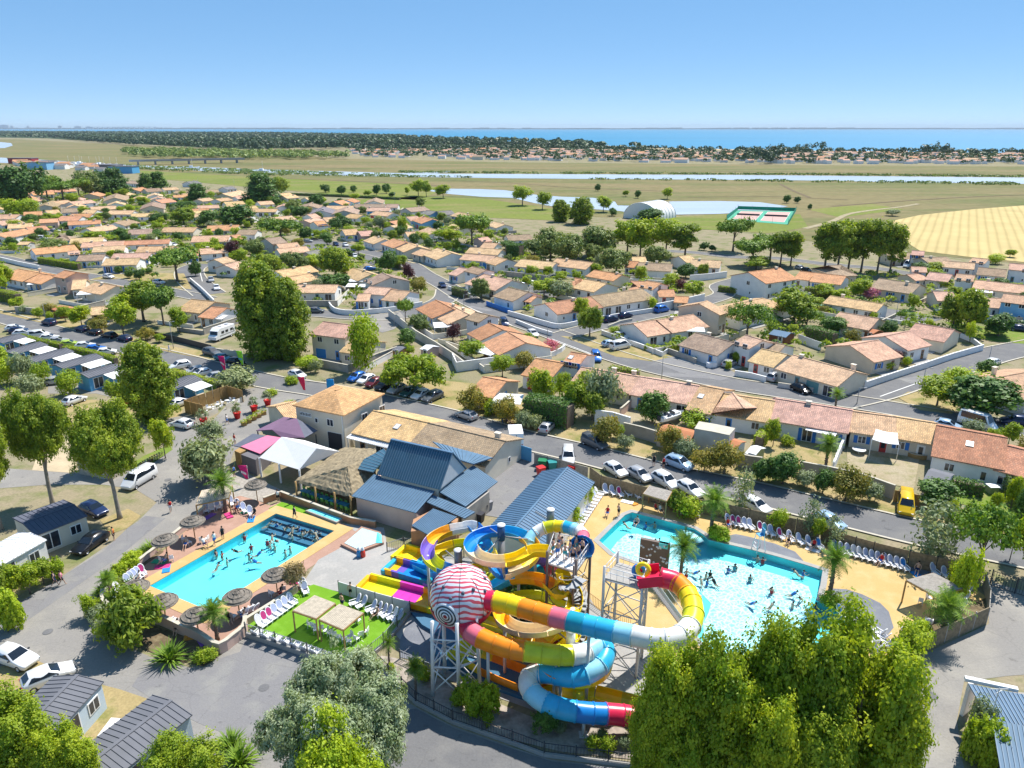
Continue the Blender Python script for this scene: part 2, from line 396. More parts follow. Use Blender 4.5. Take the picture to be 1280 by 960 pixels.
# ------------------------------------------------------------------ mesh helpers
class MB:
    """collects faces of one mesh"""
    def __init__(s): s.v, s.f, s.m, s.uv, s.smooth = [], [], [], {}, []
    def add(s, verts, faces, mat=0, smooth=False):
        o = len(s.v); s.v += [tuple(v) for v in verts]
        for f in faces:
            s.f.append(tuple(i + o for i in f)); s.m.append(mat); s.smooth.append(smooth)
        return s
    def box(s, c, d, rz=0.0, mat=0, M=None):
        x, y, z = d[0] / 2, d[1] / 2, d[2] / 2
        vs = [Vector((a * x, b * y, e * z)) for e in (-1, 1) for a, b in ((-1, -1), (1, -1), (1, 1), (-1, 1))]
        mt = M if M else Matrix.Rotation(rz, 3, 'Z')
        vs = [mt @ v + Vector(c) for v in vs]
        return s.add(vs, [(3, 2, 1, 0), (4, 5, 6, 7), (0, 1, 5, 4), (1, 2, 6, 5), (2, 3, 7, 6), (3, 0, 4, 7)], mat)
    def beam(s, a, b, w, h=None, mat=0):
        a, b = Vector(a), Vector(b); d = b - a; L = d.length
        if L < 1e-5: return s
        q = d.to_track_quat('X', 'Z').to_matrix()
        return s.box((a + b) / 2, (L, w, h or w), M=q, mat=mat)
    def prism(s, poly, z0, z1, mat=0, cap=True, mat_top=None):
        n = len(poly)
        area = sum(poly[i][0] * poly[(i + 1) % n][1] - poly[(i + 1) % n][0] * poly[i][1] for i in range(n))
        if area < 0: poly = list(reversed(poly))
        vs = [(p[0], p[1], z0) for p in poly] + [(p[0], p[1], z1) for p in poly]
        s.add(vs, [(i, (i + 1) % n, n + (i + 1) % n, n + i) for i in range(n)], mat)
        if cap:
            tri = tessellate_polygon([[Vector((p[0], p[1], 0)) for p in poly]])
            tri2 = []
            for a, b, c in tri:
                pa, pb, pc = poly[a], poly[b], poly[c]
                cr = (pb[0] - pa[0]) * (pc[1] - pa[1]) - (pb[1] - pa[1]) * (pc[0] - pa[0])
                tri2.append((a, b, c) if cr > 0 else (a, c, b))
            s.add([(p[0], p[1], z1) for p in poly], tri2, mat if mat_top is None else mat_top)
        return s
    def tube(s, pts, rad, n=8, mat=0, caps=True, smooth=True):
        pts = [Vector(p) for p in pts]; k = len(pts)
        rs = rad if isinstance(rad, (list, tuple)) else [rad] * k
        vs, up = [], Vector((0, 0, 1))
        t0 = (pts[1] - pts[0]).normalized()
        x = t0.cross(up)
        if x.length < 1e-3: x = Vector((1, 0, 0))
        x.normalize()
        for i, p in enumerate(pts):
            t = (pts[min(i + 1, k - 1)] - pts[max(i - 1, 0)]).normalized()
            x = (x - t * x.dot(t)); x = x.normalized() if x.length > 1e-4 else t.orthogonal().normalized()
            y = t.cross(x)
            vs += [p + (x * math.cos(2 * math.pi * j / n) + y * math.sin(2 * math.pi * j / n)) * rs[i] for j in range(n)]
        fs = [(i * n + j, i * n + (j + 1) % n, (i + 1) * n + (j + 1) % n, (i + 1) * n + j) for i in range(k - 1) for j in range(n)]
        if caps: fs += [tuple(reversed(range(n))), tuple((k - 1) * n + j for j in range(n))]
        return s.add(vs, fs, mat, smooth)
    def lathe(s, prof, n=16, mat=0, c=(0, 0, 0), smooth=True):
        vs = [(c[0] + r * math.cos(2 * math.pi * j / n), c[1] + r * math.sin(2 * math.pi * j / n), c[2] + z) for r, z in prof for j in range(n)]
        fs = [(i * n + j, i * n + (j + 1) % n, (i + 1) * n + (j + 1) % n, (i + 1) * n + j) for i in range(len(prof) - 1) for j in range(n)]
        return s.add(vs, fs, mat, smooth)
    def mesh(s, name, mats):
        me = bpy.data.meshes.new(name)
        me.from_pydata(s.v, [], s.f)
        for m in ([mats] if isinstance(mats, str) else mats): me.materials.append(MATS[m])
        if any(s.m): me.polygons.foreach_set('material_index', s.m)
        if any(s.smooth): me.polygons.foreach_set('use_smooth', s.smooth)
        me.update()
        return me
    def build(s, name, mats, parent=None, loc=None, rz=0.0):
        return obj(name, s.mesh(name, mats), parent, loc, rz)
def obj(name, me, parent=None, loc=None, rz=0.0, color=None, scale=None):
    o = bpy.data.objects.new(name, me)
    COL.objects.link(o)
    if parent: o.parent = parent
    if loc is not None: o.location = loc
    if rz: o.rotation_euler = (0, 0, rz)
    if color: o.color = (color[0], color[1], color[2], 1)
    if scale is not None: o.scale = scale if hasattr(scale, '__len__') else (scale,) * 3
    return o
REG = []
def tag(o, label, cat, group=None):
    o['label'] = label; o['category'] = cat; o['kind'] = 'thing'
    if group: o['group'] = group
    return o
def auto(o, look, cat, group=None, noun=None, far=False):
    """a thing whose label is finished at the end, when its neighbours are known"""
    o['label'] = look; o['category'] = cat; o['kind'] = 'thing'
    if group: o['group'] = group
    REG.append((o, look, far))
    return o
def empty(name, loc=(0, 0, 0), rz=0.0):
    o = bpy.data.objects.new(name, None)
    o.empty_display_size = 0.3
    COL.objects.link(o); o.location = loc; o.rotation_euler = (0, 0, rz)
    return o
def copy_tree(o, parent=None):
    c = o.copy(); COL.objects.link(c); c.parent = parent
    for ch in o.children: copy_tree(ch, c)
    return c
def struct(name, mb, mats, kind='structure'):
    o = mb.build(name, mats); o['kind'] = kind
    return o
def sheet(name, polys, mat, z, kind='structure'):
    mb = MB()
    for poly in polys:
        pts = [Vector((p[0], p[1], 0)) for p in poly]
        tri = []
        for a, b, c in tessellate_polygon([pts]):
            cr = (pts[b] - pts[a]).cross(pts[c] - pts[a]).z
            tri.append((a, b, c) if cr > 0 else (a, c, b))
        mb.add([(p[0], p[1], z) for p in poly], tri)
    return struct(name, mb, mat, kind)
def px(*a):
    return [P(a[i], a[i + 1]) for i in range(0, len(a), 2)]
def spline(pts, n=6):
    pts = [Vector(p) for p in pts]; out = []
    for i in range(len(pts) - 1):
        p0, p1, p2, p3 = pts[max(i - 1, 0)], pts[i], pts[i + 1], pts[min(i + 2, len(pts) - 1)]
        for k in range(n):
            t = k / n
            out.append(0.5 * ((2 * p1) + (p2 - p0) * t + (2 * p0 - 5 * p1 + 4 * p2 - p3) * t * t + (3 * p1 - p0 - 3 * p2 + p3) * t ** 3))
    out.append(pts[-1])
    return out
def offset(pts, d):
    out = []
    for i, p in enumerate(pts):
        t = pts[min(i + 1, len(pts) - 1)] - pts[max(i - 1, 0)]
        n = Vector((-t.y, t.x, 0))
        n = n.normalized() if n.length > 1e-6 else Vector((0, 1, 0))
        out.append(p + n * d)
    return out
def ribbon(mb, pts, w, z, mat=0):
    a, b = offset(pts, w / 2), offset(pts, -w / 2)
    n = len(pts)
    vs = [(p.x, p.y, z) for p in a] + [(p.x, p.y, z) for p in b]
    mb.add(vs, [(i, n + i, n + i + 1, i + 1) for i in range(n - 1)], mat)
ROADS = []
def road(name, pts, w, z, mat='asphalt', kerbs=True, smooth=4):
    p = spline(px(*pts), smooth)
    ROADS.append((p, w))
    mb = MB(); ribbon(mb, p, w, z)
    o = struct(name, mb, mat)
    if kerbs:
        k = MB()
        for s in (-1, 1):
            e = offset(p, s * (w / 2 + 0.1)); ribbon(k, e, 0.35, z + 0.11)
            ribbon(k, offset(p, s * (w / 2 + 0.1)), 0.35, z + 0.10)
        ko = k.build('kerb', 'kerb', o)
    return o

# ------------------------------------------------------------------ land, water, fields
def coast():
    c = [(-400, 164.4), (0, 164.6), (330, 166.5), (480, 170), (640, 177), (800, 184), (960, 187.5), (1280, 191.5), (1700, 196)]
    far = PP(c)
    poly = [Vector((far[0].x - 9000, far[0].y, 0))] + far + [Vector((far[-1].x + 600, -300, 0)), Vector((-9000, -300, 0)), Vector((-16000, far[0].y * 0.5, 0))]
    mb = MB()
    mb.prism(poly, -2.0, 0.0)
    struct('ground', mb, 'dry_ground')
    b = px(*[v for q in c[4:] for v in q]); b2 = [p * 0.955 for p in b]
    sheet('beach', [b + list(reversed(b2))], 'beach', 0.06)
coast()
mb = MB(); mb.add([(-60000, 1050, -0.6), (60000, 1050, -0.6), (60000, 36000, -0.6), (-60000, 36000, -0.6)], [(0, 1, 2, 3)])
struct('sea', mb, 'sea_water')
sheet('marsh', [px(-300, 190, -100, 176, 20, 174, 250, 186, 420, 198, 640, 203, 960, 206, 1280, 208, 1700, 210, 1700, 300, 1280, 330, 1150, 318,
                   1000, 300, 900, 268, 760, 272, 620, 262, 520, 250, 380, 240, 250, 228, 150, 215, 0, 206, -300, 205)], 'marsh', 0.05)
sheet('meadow', [px(170, 213, 330, 222, 430, 227, 520, 231, 560, 236, 520, 250, 440, 246, 380, 240, 280, 231, 200, 224),
                 px(420, 250, 520, 246, 600, 248, 700, 262, 740, 268, 700, 276, 600, 272, 480, 262),
                 px(1010, 262, 1090, 255, 1130, 262, 1050, 272),
                 px(900, 268, 1000, 268, 1010, 284, 960, 292, 830, 284, 800, 274)], 'meadow', 0.09)
sheet('river', [px(-300, 196, 0, 197, 40, 199, 110, 203.5, 160, 206.5, 240, 208.5, 330, 212, 500, 216.5, 560, 213.5, 566, 214.5, 545, 217.2, 640, 217.5, 960, 219, 1280, 222, 1700, 226,
                   1700, 233, 1280, 230, 1100, 227.5, 1040, 226, 960, 225.2, 640, 223, 500, 221, 400, 219, 270, 214.5, 200, 211, 130, 209, 60, 206, 0, 203.5, -300, 203)], 'river_water', 0.12)
sheet('creek', [px(-200, 178, 0, 177.5, 14, 179, 16, 182, 6, 185, -40, 186.5, -200, 186)], 'river_water', 0.13)
sheet('pond', [px(534, 238.5, 556, 236, 600, 236.5, 632, 238, 668, 243.5, 700, 246, 742, 247.5, 766, 252, 790, 254, 838, 252, 900, 251.5, 950, 253, 985, 258,
                  960, 264, 900, 267.5, 840, 268.5, 800, 268, 775, 264, 720, 260, 690, 258, 668, 254, 640, 247.5, 600, 246, 560, 242.5)], 'river_water', 0.13)
sheet('bank', [px(768, 251, 800, 252.5, 836, 252.5, 838, 255.5, 800, 257.5, 772, 257)], 'marsh', 0.2)
sheet('stubble_field', [px(1112, 277, 1150, 269, 1215, 262, 1280, 257, 1700, 240, 1700, 345, 1280, 328, 1215, 322, 1150, 314, 1128, 300)], 'stubble', 0.14)
road('farm_track', (1006, 286, 1040, 277, 1060, 268, 1090, 263, 1125, 259, 1148, 255), 3.2, 0.18, 'gravel_yard', False)

for q in ((560, 226, 640, 229, 720, 235, 830, 239), (975, 230, 990, 238, 1012, 247), (1040, 258, 1120, 252, 1200, 247, 1300, 243), (330, 222.5, 430, 226, 560, 233), (200, 203, 330, 207, 460, 212), (640, 212, 800, 213.5, 1000, 215, 1280, 218), (860, 247, 960, 246, 1060, 250)):
    road('ditch', q, 2.6, 0.17, 'soil_bed', False)
# the suburb's streets
road('street', (-60, 378, 5, 397, 75, 417, 140, 431, 212, 447, 270, 462, 340, 478, 410, 489, 485, 505, 560, 522, 640, 546, 740, 570, 830, 593, 936, 615, 998, 630, 1060, 645, 1135, 663, 1205, 678, 1320, 702), 6.4, 0.035)
road('street', (400, 304, 440, 311, 480, 320, 510, 330, 530, 343, 556, 357, 591, 378, 638, 399, 685, 415, 730, 432, 790, 452, 850, 467, 920, 481, 1000, 493, 1080, 505, 1140, 515, 1200, 525, 1320, 541), 7.0, 0.039)
road('street', (1040, 502, 1092, 490, 1150, 471, 1205, 455, 1249, 442, 1340, 424), 8.0, 0.043)
road('street', (700, 421, 735, 411, 795, 398, 841, 388, 885, 376, 905, 368, 900, 358, 925, 350), 6.0, 0.047)
road('street', (-40, 316, 5, 323, 70, 339, 114, 346, 156, 354, 205, 363, 260, 374), 6.0, 0.035)
road('street', (255, 330, 238, 337, 240, 350, 262, 368), 9.0, 0.039)
road('street', (820, 313, 872, 316, 915, 321, 960, 322, 1000, 326, 1040, 331, 1100, 336, 1150, 345, 1190, 352), 6.0, 0.035)
road('street', (370, 392, 400, 392, 440, 395, 490, 396, 530, 386, 556, 374, 560, 362), 7.0, 0.047)
sheet('parking_court', [px(440, 392, 500, 390, 508, 400, 492, 412, 478, 416, 455, 408, 440, 402)], 'asphalt_pale', 0.055)
sheet('parking_court', [px(1075, 383, 1110, 386, 1150, 392, 1180, 398, 1160, 405, 1120, 404, 1080, 398)], 'asphalt', 0.055)
sheet('parking_court', [px(360, 300, 400, 298, 440, 306, 470, 314, 490, 330, 470, 334, 440, 320, 390, 312)], 'asphalt', 0.055)
sheet('parking_court', [px(815, 452, 850, 444, 905, 458, 925, 470, 900, 476, 850, 466)], 'asphalt_patch', 0.052)
sheet('parking_court', [px(640, 352, 672, 350, 706, 356, 735, 352, 715, 366, 690, 372, 650, 364)], 'asphalt', 0.055)
mb = MB()
for a in ((560, 371, 590, 386, 640, 407), (690, 424, 740, 443), (1100, 496, 1150, 478), (250, 340, 253, 352)):
    q = spline(px(*a), 4); ribbon(mb, q, 0.22, 0.075)
struct('lane_marking', mb, 'road_paint')
# verges
sheet('verge', [px(700, 420, 735, 423, 800, 432, 850, 444, 815, 452, 770, 446, 738, 434)], 'verge_grass', 0.06)
sheet('verge', [px(1122, 497, 1135, 490, 1180, 490, 1200, 505, 1190, 518, 1150, 513)], 'verge_grass', 0.065)
sheet('verge', [px(1180, 402, 1230, 408, 1280, 414, 1330, 420, 1280, 430, 1240, 427, 1200, 418)], 'lawn', 0.06)
sheet('verge', [px(0, 388, 40, 393, 110, 405, 190, 430, 260, 440, 262, 450, 210, 440, 140, 424, 80, 410, 0, 392)], 'verge_grass', 0.06)
sheet('verge', [px(110, 350, 150, 340, 230, 342, 240, 362, 205, 358, 150, 349)], 'verge_grass', 0.058)
sheet('verge', [px(490, 470, 600, 480, 700, 520, 760, 530, 830, 560, 900, 580, 1000, 590, 1100, 620, 1180, 630, 1240, 650, 1300, 680, 1300, 692,
                    1205, 672, 1135, 656, 1060, 637, 998, 622, 936, 606, 830, 583, 740, 560, 640, 536, 560, 513, 500, 496)], 'verge_grass', 0.028)
sheet('yard', [px(940, 540, 1040, 556, 1038, 590, 1000, 592, 935, 570)], 'verge_grass', 0.06)
sheet('yard', [px(1058, 556, 1150, 570, 1142, 612, 1060, 594)], 'gravel_yard', 0.06)
sheet('yard', [px(780, 505, 880, 520, 885, 545, 800, 548, 775, 525)], 'gravel_yard', 0.06)
sheet('yard', [px(1195, 600, 1262, 608, 1300, 616, 1290, 650, 1190, 628)], 'lawn', 0.06)
mb = MB()
for x, y, w, l, a in ((600, 536, 2.2, 7, -12), (900, 611, 1.6, 9, -14), (300, 471, 2.4, 5, -10), (60, 414, 2, 8, -20), (860, 470, 2.2, 10, -12), (1150, 474, 3, 8, 20), (1020, 496, 2, 6, -10), (600, 386, 2, 8, -40)):
    mb.box(tuple(P(x, y).xy) + (0.052,), (l, w, 0.012), R(a))
struct('road_repair', mb, 'asphalt_patch')
mb = MB()
for i in range(12): a, b = P(18 + i * 11, 410 + i * 2.75), P(28 + i * 11, 409 + i * 2.75); mb.beam(a + Vector((0, 0, .06)), b + Vector((0, 0, .06)), 0.14, 0.01)
struct('bay_marking', mb, 'road_paint')
mb = MB()
for x, y in ((560, 524), (700, 560), (980, 627), (1110, 660), (120, 760), (210, 600), (60, 790), (330, 860), (1165, 870), (1150, 905), (640, 402), (780, 450), (1050, 498), (250, 555)): mb.lathe([(0, 0.008), (0.42, 0.008), (0.46, 0.0)], 14, c=(*P(x, y).xy, 0.05))
struct('manhole_cover', mb, 'asphalt', 'stuff')
# ------------------------------------------------------------------ houses
RC = {'o': ((0.66, 0.355, 0.20), 'orange-tiled'), 't': ((0.70, 0.49, 0.30), 'tan-tiled'), 'b': ((0.41, 0.305, 0.22), 'brown-tiled'),
      'p': ((0.66, 0.43, 0.32), 'pink-tiled'), 'y': ((0.72, 0.51, 0.285), 'straw-tiled'), 'g': ((0.25, 0.245, 0.26), 'grey-roofed'), 'd': ((0.52, 0.27, 0.16), 'rust-tiled')}
WC = {'w': ('render_white', 'white'), 'c': ('render_cream', 'cream'), 'e': ('render_beige', 'beige'), 'g': ('render_grey', 'grey'), 'p': ('render_pink', 'pink'),
      'b': ('render_blue', 'blue'), 'k': ('render_dark', 'dark')}
def window_mesh(w, h, shutter=None):
    m = MB()
    m.box((0, 0.0, h / 2), (w, 0.08, h), mat=0)
    k = 2 if w > 0.9 else 1
    for i in range(k):
        pw = (w - 0.1 * (k + 1)) / k
        m.box((-w / 2 + 0.1 + pw / 2 + i * (pw + 0.1), -0.035, h / 2), (pw, 0.03, h - 0.2), mat=1)
    if shutter:
        for s in (-1, 1): m.box((s * (w / 2 + 0.29), -0.02, h / 2), (0.52, 0.07, h), mat=2)
    return m.mesh('window', ['white_frame', 'window_glass'] + ([shutter] if shutter else []))
def door_mesh(w, h, glass=False):
    m = MB()
    m.box((0, 0, h / 2), (w + 0.16, 0.06, h + 0.08), mat=1)
    m.box((0, -0.03, h / 2), (w, 0.06, h), mat=0)
    if glass: m.box((0, -0.055, h * 0.6), (w * 0.6, 0.03, h * 0.55), mat=2)
    return m.mesh('door', ['door_paint', 'white_frame', 'window_glass'])
W_STD, W_SHUT, W_SMALL, W_FRENCH = window_mesh(1.25, 1.2), window_mesh(1.15, 1.2, 'shutter_blue'), window_mesh(0.6, 0.8), window_mesh(1.9, 2.1)
W_FSHUT = window_mesh(1.5, 2.1, 'shutter_blue')
D_STD, D_GAR = door_mesh(0.95, 2.1, True), door_mesh(2.5, 2.05)
CHIM = MB().box((0, 0, 0.35), (0.75, 0.5, 1.5)).box((0, 0, 1.16), (0.95, 0.7, 0.12)).mesh('chimney', 'render_cream')
DCOL = [(0.05, 0.25, 0.62), (0.75, 0.75, 0.73), (0.25, 0.12, 0.06), (0.12, 0.28, 0.30), (0.5, 0.06, 0.05), (0.75, 0.75, 0.73)]
FOOT = []                                          # footprints, so that garden plants keep out of the houses
def roof_mesh(L, w, eave, zr, over=0.4, gab=0.25, hip=False, shed=False):
    m = MB(); hl, hw = L / 2 + gab, w / 2 + over
    ze = eave - over * (zr - eave) / (w / 2)
    th = 0.16
    me = bpy.data.meshes.new('roof')
    hx = hl - hw * 0.9 if hip else hl
    if shed:
        vs = [(-hl, -hw, ze), (hl, -hw, ze), (hl, hw, zr), (-hl, hw, zr)]
        vs += [(a, b, c - th) for a, b, c in vs]
        fs = [(0, 1, 2, 3), (7, 6, 5, 4), (0, 4, 5, 1), (1, 5, 6, 2), (2, 6, 7, 3), (3, 7, 4, 0)]
    else:
        vs = [(-hl, -hw, ze), (hl, -hw, ze), (hl, hw, ze), (-hl, hw, ze), (-hx, 0, zr), (hx, 0, zr)]
        n = len(vs); vs += [(a, b, c - th) for a, b, c in vs]
        fs = [(0, 1, 5, 4), (2, 3, 4, 5)]
        fs += [(1, 2, 5), (3, 0, 4)] if hip else []
        fs += [(6, 10, 11, 7), (8, 11, 10, 9)]
        fs += [(7, 11, 8), (9, 10, 6)] if hip else []
        fs += [(0, 6, 7, 1), (2, 8, 9, 3)]
        fs += [(1, 7, 8, 2), (3, 9, 6, 0)] if hip else [(1, 7, 11, 5), (5, 11, 8, 2), (0, 4, 10, 6), (4, 3, 9, 10)]
    nb = len(fs)
    if not shed:                                    # a course of half-round ridge tiles
        o = len(vs)
        for x in (-hx, hx):
            vs += [(x, -0.16, zr - 0.02), (x, -0.1, zr + 0.09), (x, 0.1, zr + 0.09), (x, 0.16, zr - 0.02)]
        fs += [(o, o + 4, o + 5, o + 1), (o + 1, o + 5, o + 6, o + 2), (o + 2, o + 6, o + 7, o + 3), (o, o + 1, o + 2, o + 3), (o + 7, o + 6, o + 5, o + 4)]
    me.from_pydata(vs, [], fs)
    me.materials.append(MATS['roof_tile'])
    uv = me.uv_layers.new(name='UVMap').data
    sl = math.hypot(1, (zr - eave) / (w / 2))
    for p in me.polygons:
        for li in p.loop_indices:
            v = me.vertices[me.loops[li].vertex_index].co
            uv[li].uv = (v.y, v.x) if (hip and abs(p.normal.x) > abs(p.normal.y)) else (v.x + 31, v.y * sl + 17)
    me.update()
    return me
def wall_mesh(L, w, eave, zr, mat, hip=False, shed=False):
    m = MB(); hl, hw = L / 2, w / 2 - 0.02
    sec = [(-hw, 0), (hw, 0), (hw, eave - 0.05)] + ([] if hip else [(0, zr - 0.2)]) + [(-hw, eave - 0.05)]
    if shed: sec = [(-hw, 0), (hw, 0), (hw, zr - 0.3), (-hw, eave - 0.12)]
    n = len(sec)
    vs = [(-hl, y, z) for y, z in sec] + [(hl, y, z) for y, z in sec]
    fs = [(i, n + i, n + (i + 1) % n, (i + 1) % n) for i in range(n)]
    fs = [tuple(reversed(f)) for f in fs] + [tuple(range(n)), tuple(reversed(range(n, 2 * n)))]
    fs = [tuple(reversed(f)) for f in fs]
    return m.add(vs, fs).mesh('wall', mat)
def house(ax, ay, bx, by, w=8.0, eave=2.7, roof='t', wall='w', flags='', rnd=None, zbase=0.0, cat='house'):
    hip, shed = 'h' in flags, 's' in flags
    if cat == 'house' and eave < 3.2 and w < 12: w *= 1.16
    rnd = rnd or random.Random(int(ax * 13 + ay * 7 + bx))
    zr = eave + w / 2 * (0.31 if not shed else 0.3)
    A, B = P(ax, ay, zr), P(bx, by, zr)
    d = B - A; L = max(d.length, 3.0); rz = math.atan2(d.y, d.x)
    if math.cos(rz) < 0: rz += math.pi
    c = (A + B) / 2
    if shed: c -= Vector((-math.sin(rz), math.cos(rz), 0)) * (w / 2)
    two = eave > 3.9
    t = empty('house', (c.x, c.y, 0), rz)
    FOOT.append((c.x, c.y, L / 2 + 0.6, w / 2 + 0.6, rz))
    wm, wn = WC[wall]; rc, rn = RC[roof]
    obj('wall', wall_mesh(L, w, eave, zr, wm, hip, shed), t)
    k = rnd.uniform(0.9, 1.1)
    ro = obj('roof', roof_mesh(L, w, eave, zr, hip=hip, shed=shed), t, color=(rc[0] * k, rc[1] * k * rnd.uniform(0.95, 1.05), rc[2] * k * rnd.uniform(0.9, 1.1)))
    if L > 9 and 'n' not in flags and not shed:
        for _ in range(1 if rnd.random() < 0.8 else 2):
            obj('chimney', CHIM, ro, (rnd.uniform(-0.4, 0.4) * L, rnd.uniform(-0.1, 0.25) * w, zr - 0.7))
    if 'k' in flags:
        sx = rnd.uniform(-0.3, 0.3) * L
        ang = math.atan2(zr - eave, w / 2)
        so = obj('skylight', SKYL, ro, (sx, -w * 0.22, zr - (zr - eave) * 0.44 + 0.05)); so.rotation_euler = (ang, 0, 0)
    to_cam = Vector((-c.x, -c.y)).normalized()
    dc = rnd.choice(DCOL)
    if 'u' in flags: dc = DCOL[0]
    shut = 'u' in flags or rnd.random() < 0.22
    for side in (0, 1, 2, 3):
        ang = rz - math.pi / 2 + side * math.pi / 2
        nrm = Vector((math.cos(ang), math.sin(ang)))
        if nrm.dot(to_cam) < 0.12: continue
        span = L if side % 2 == 0 else w
        y0 = (w / 2 - 0.02) if side % 2 == 0 else L / 2
        la = side * math.pi / 2
        def put(name, me, s, z, col=None):
            p = Matrix.Rotation(la, 3, 'Z') @ Vector((s, -y0 - 0.01, z))
            return obj(name, me, t, p, la, col)
        if side % 2 == 0:
            n = max(2, int(span / 2.9)); door_at = rnd.randrange(n); gar_at = rnd.randrange(n) if rnd.random() < 0.35 else -1
            for i in range(n):
                s = (i + 0.5) / n * span - span / 2 + rnd.uniform(-0.25, 0.25)
                if i == door_at: put('door', D_STD, s, 0.03, dc)
                elif i == gar_at and span > 8: put('garage_door', D_GAR, s, 0.03, dc if rnd.random() < 0.5 else (0.75, 0.75, 0.73))
                elif rnd.random() < 0.2: put('window', W_FSHUT if shut else W_FRENCH, s, 0.05)
                elif rnd.random() < 0.85: put('window', W_SHUT if shut else (W_STD if rnd.random() < 0.75 else W_SMALL), s, 0.95)
                if two and rnd.random() < 0.85: put('window', W_SHUT if shut else W_STD, s, 3.55)
        else:
            if rnd.random() < 0.5: put('window', W_SMALL if rnd.random() < 0.5 else (W_SHUT if shut else W_STD), rnd.uniform(-0.2, 0.2) * span, 1.0)
            if two and rnd.random() < 0.7: put('window', W_STD, rnd.uniform(-0.1, 0.1) * span, 3.5)
    look = f'{rn} {wn} {"two-storey house" if two else ("cottage" if L < 9 else ("long bungalow" if L > 17 else "bungalow"))}'
    auto(t, look, cat, 'houses of the suburb')
    return t, L, zr
SKYL = MB().box((0, 0, 0.02), (0.95, 1.15, 0.1)).box((0, 0, 0.075), (0.75, 0.95, 0.02), mat=1).mesh('skylight', ['grey_steel', 'roof_sheet_white'])
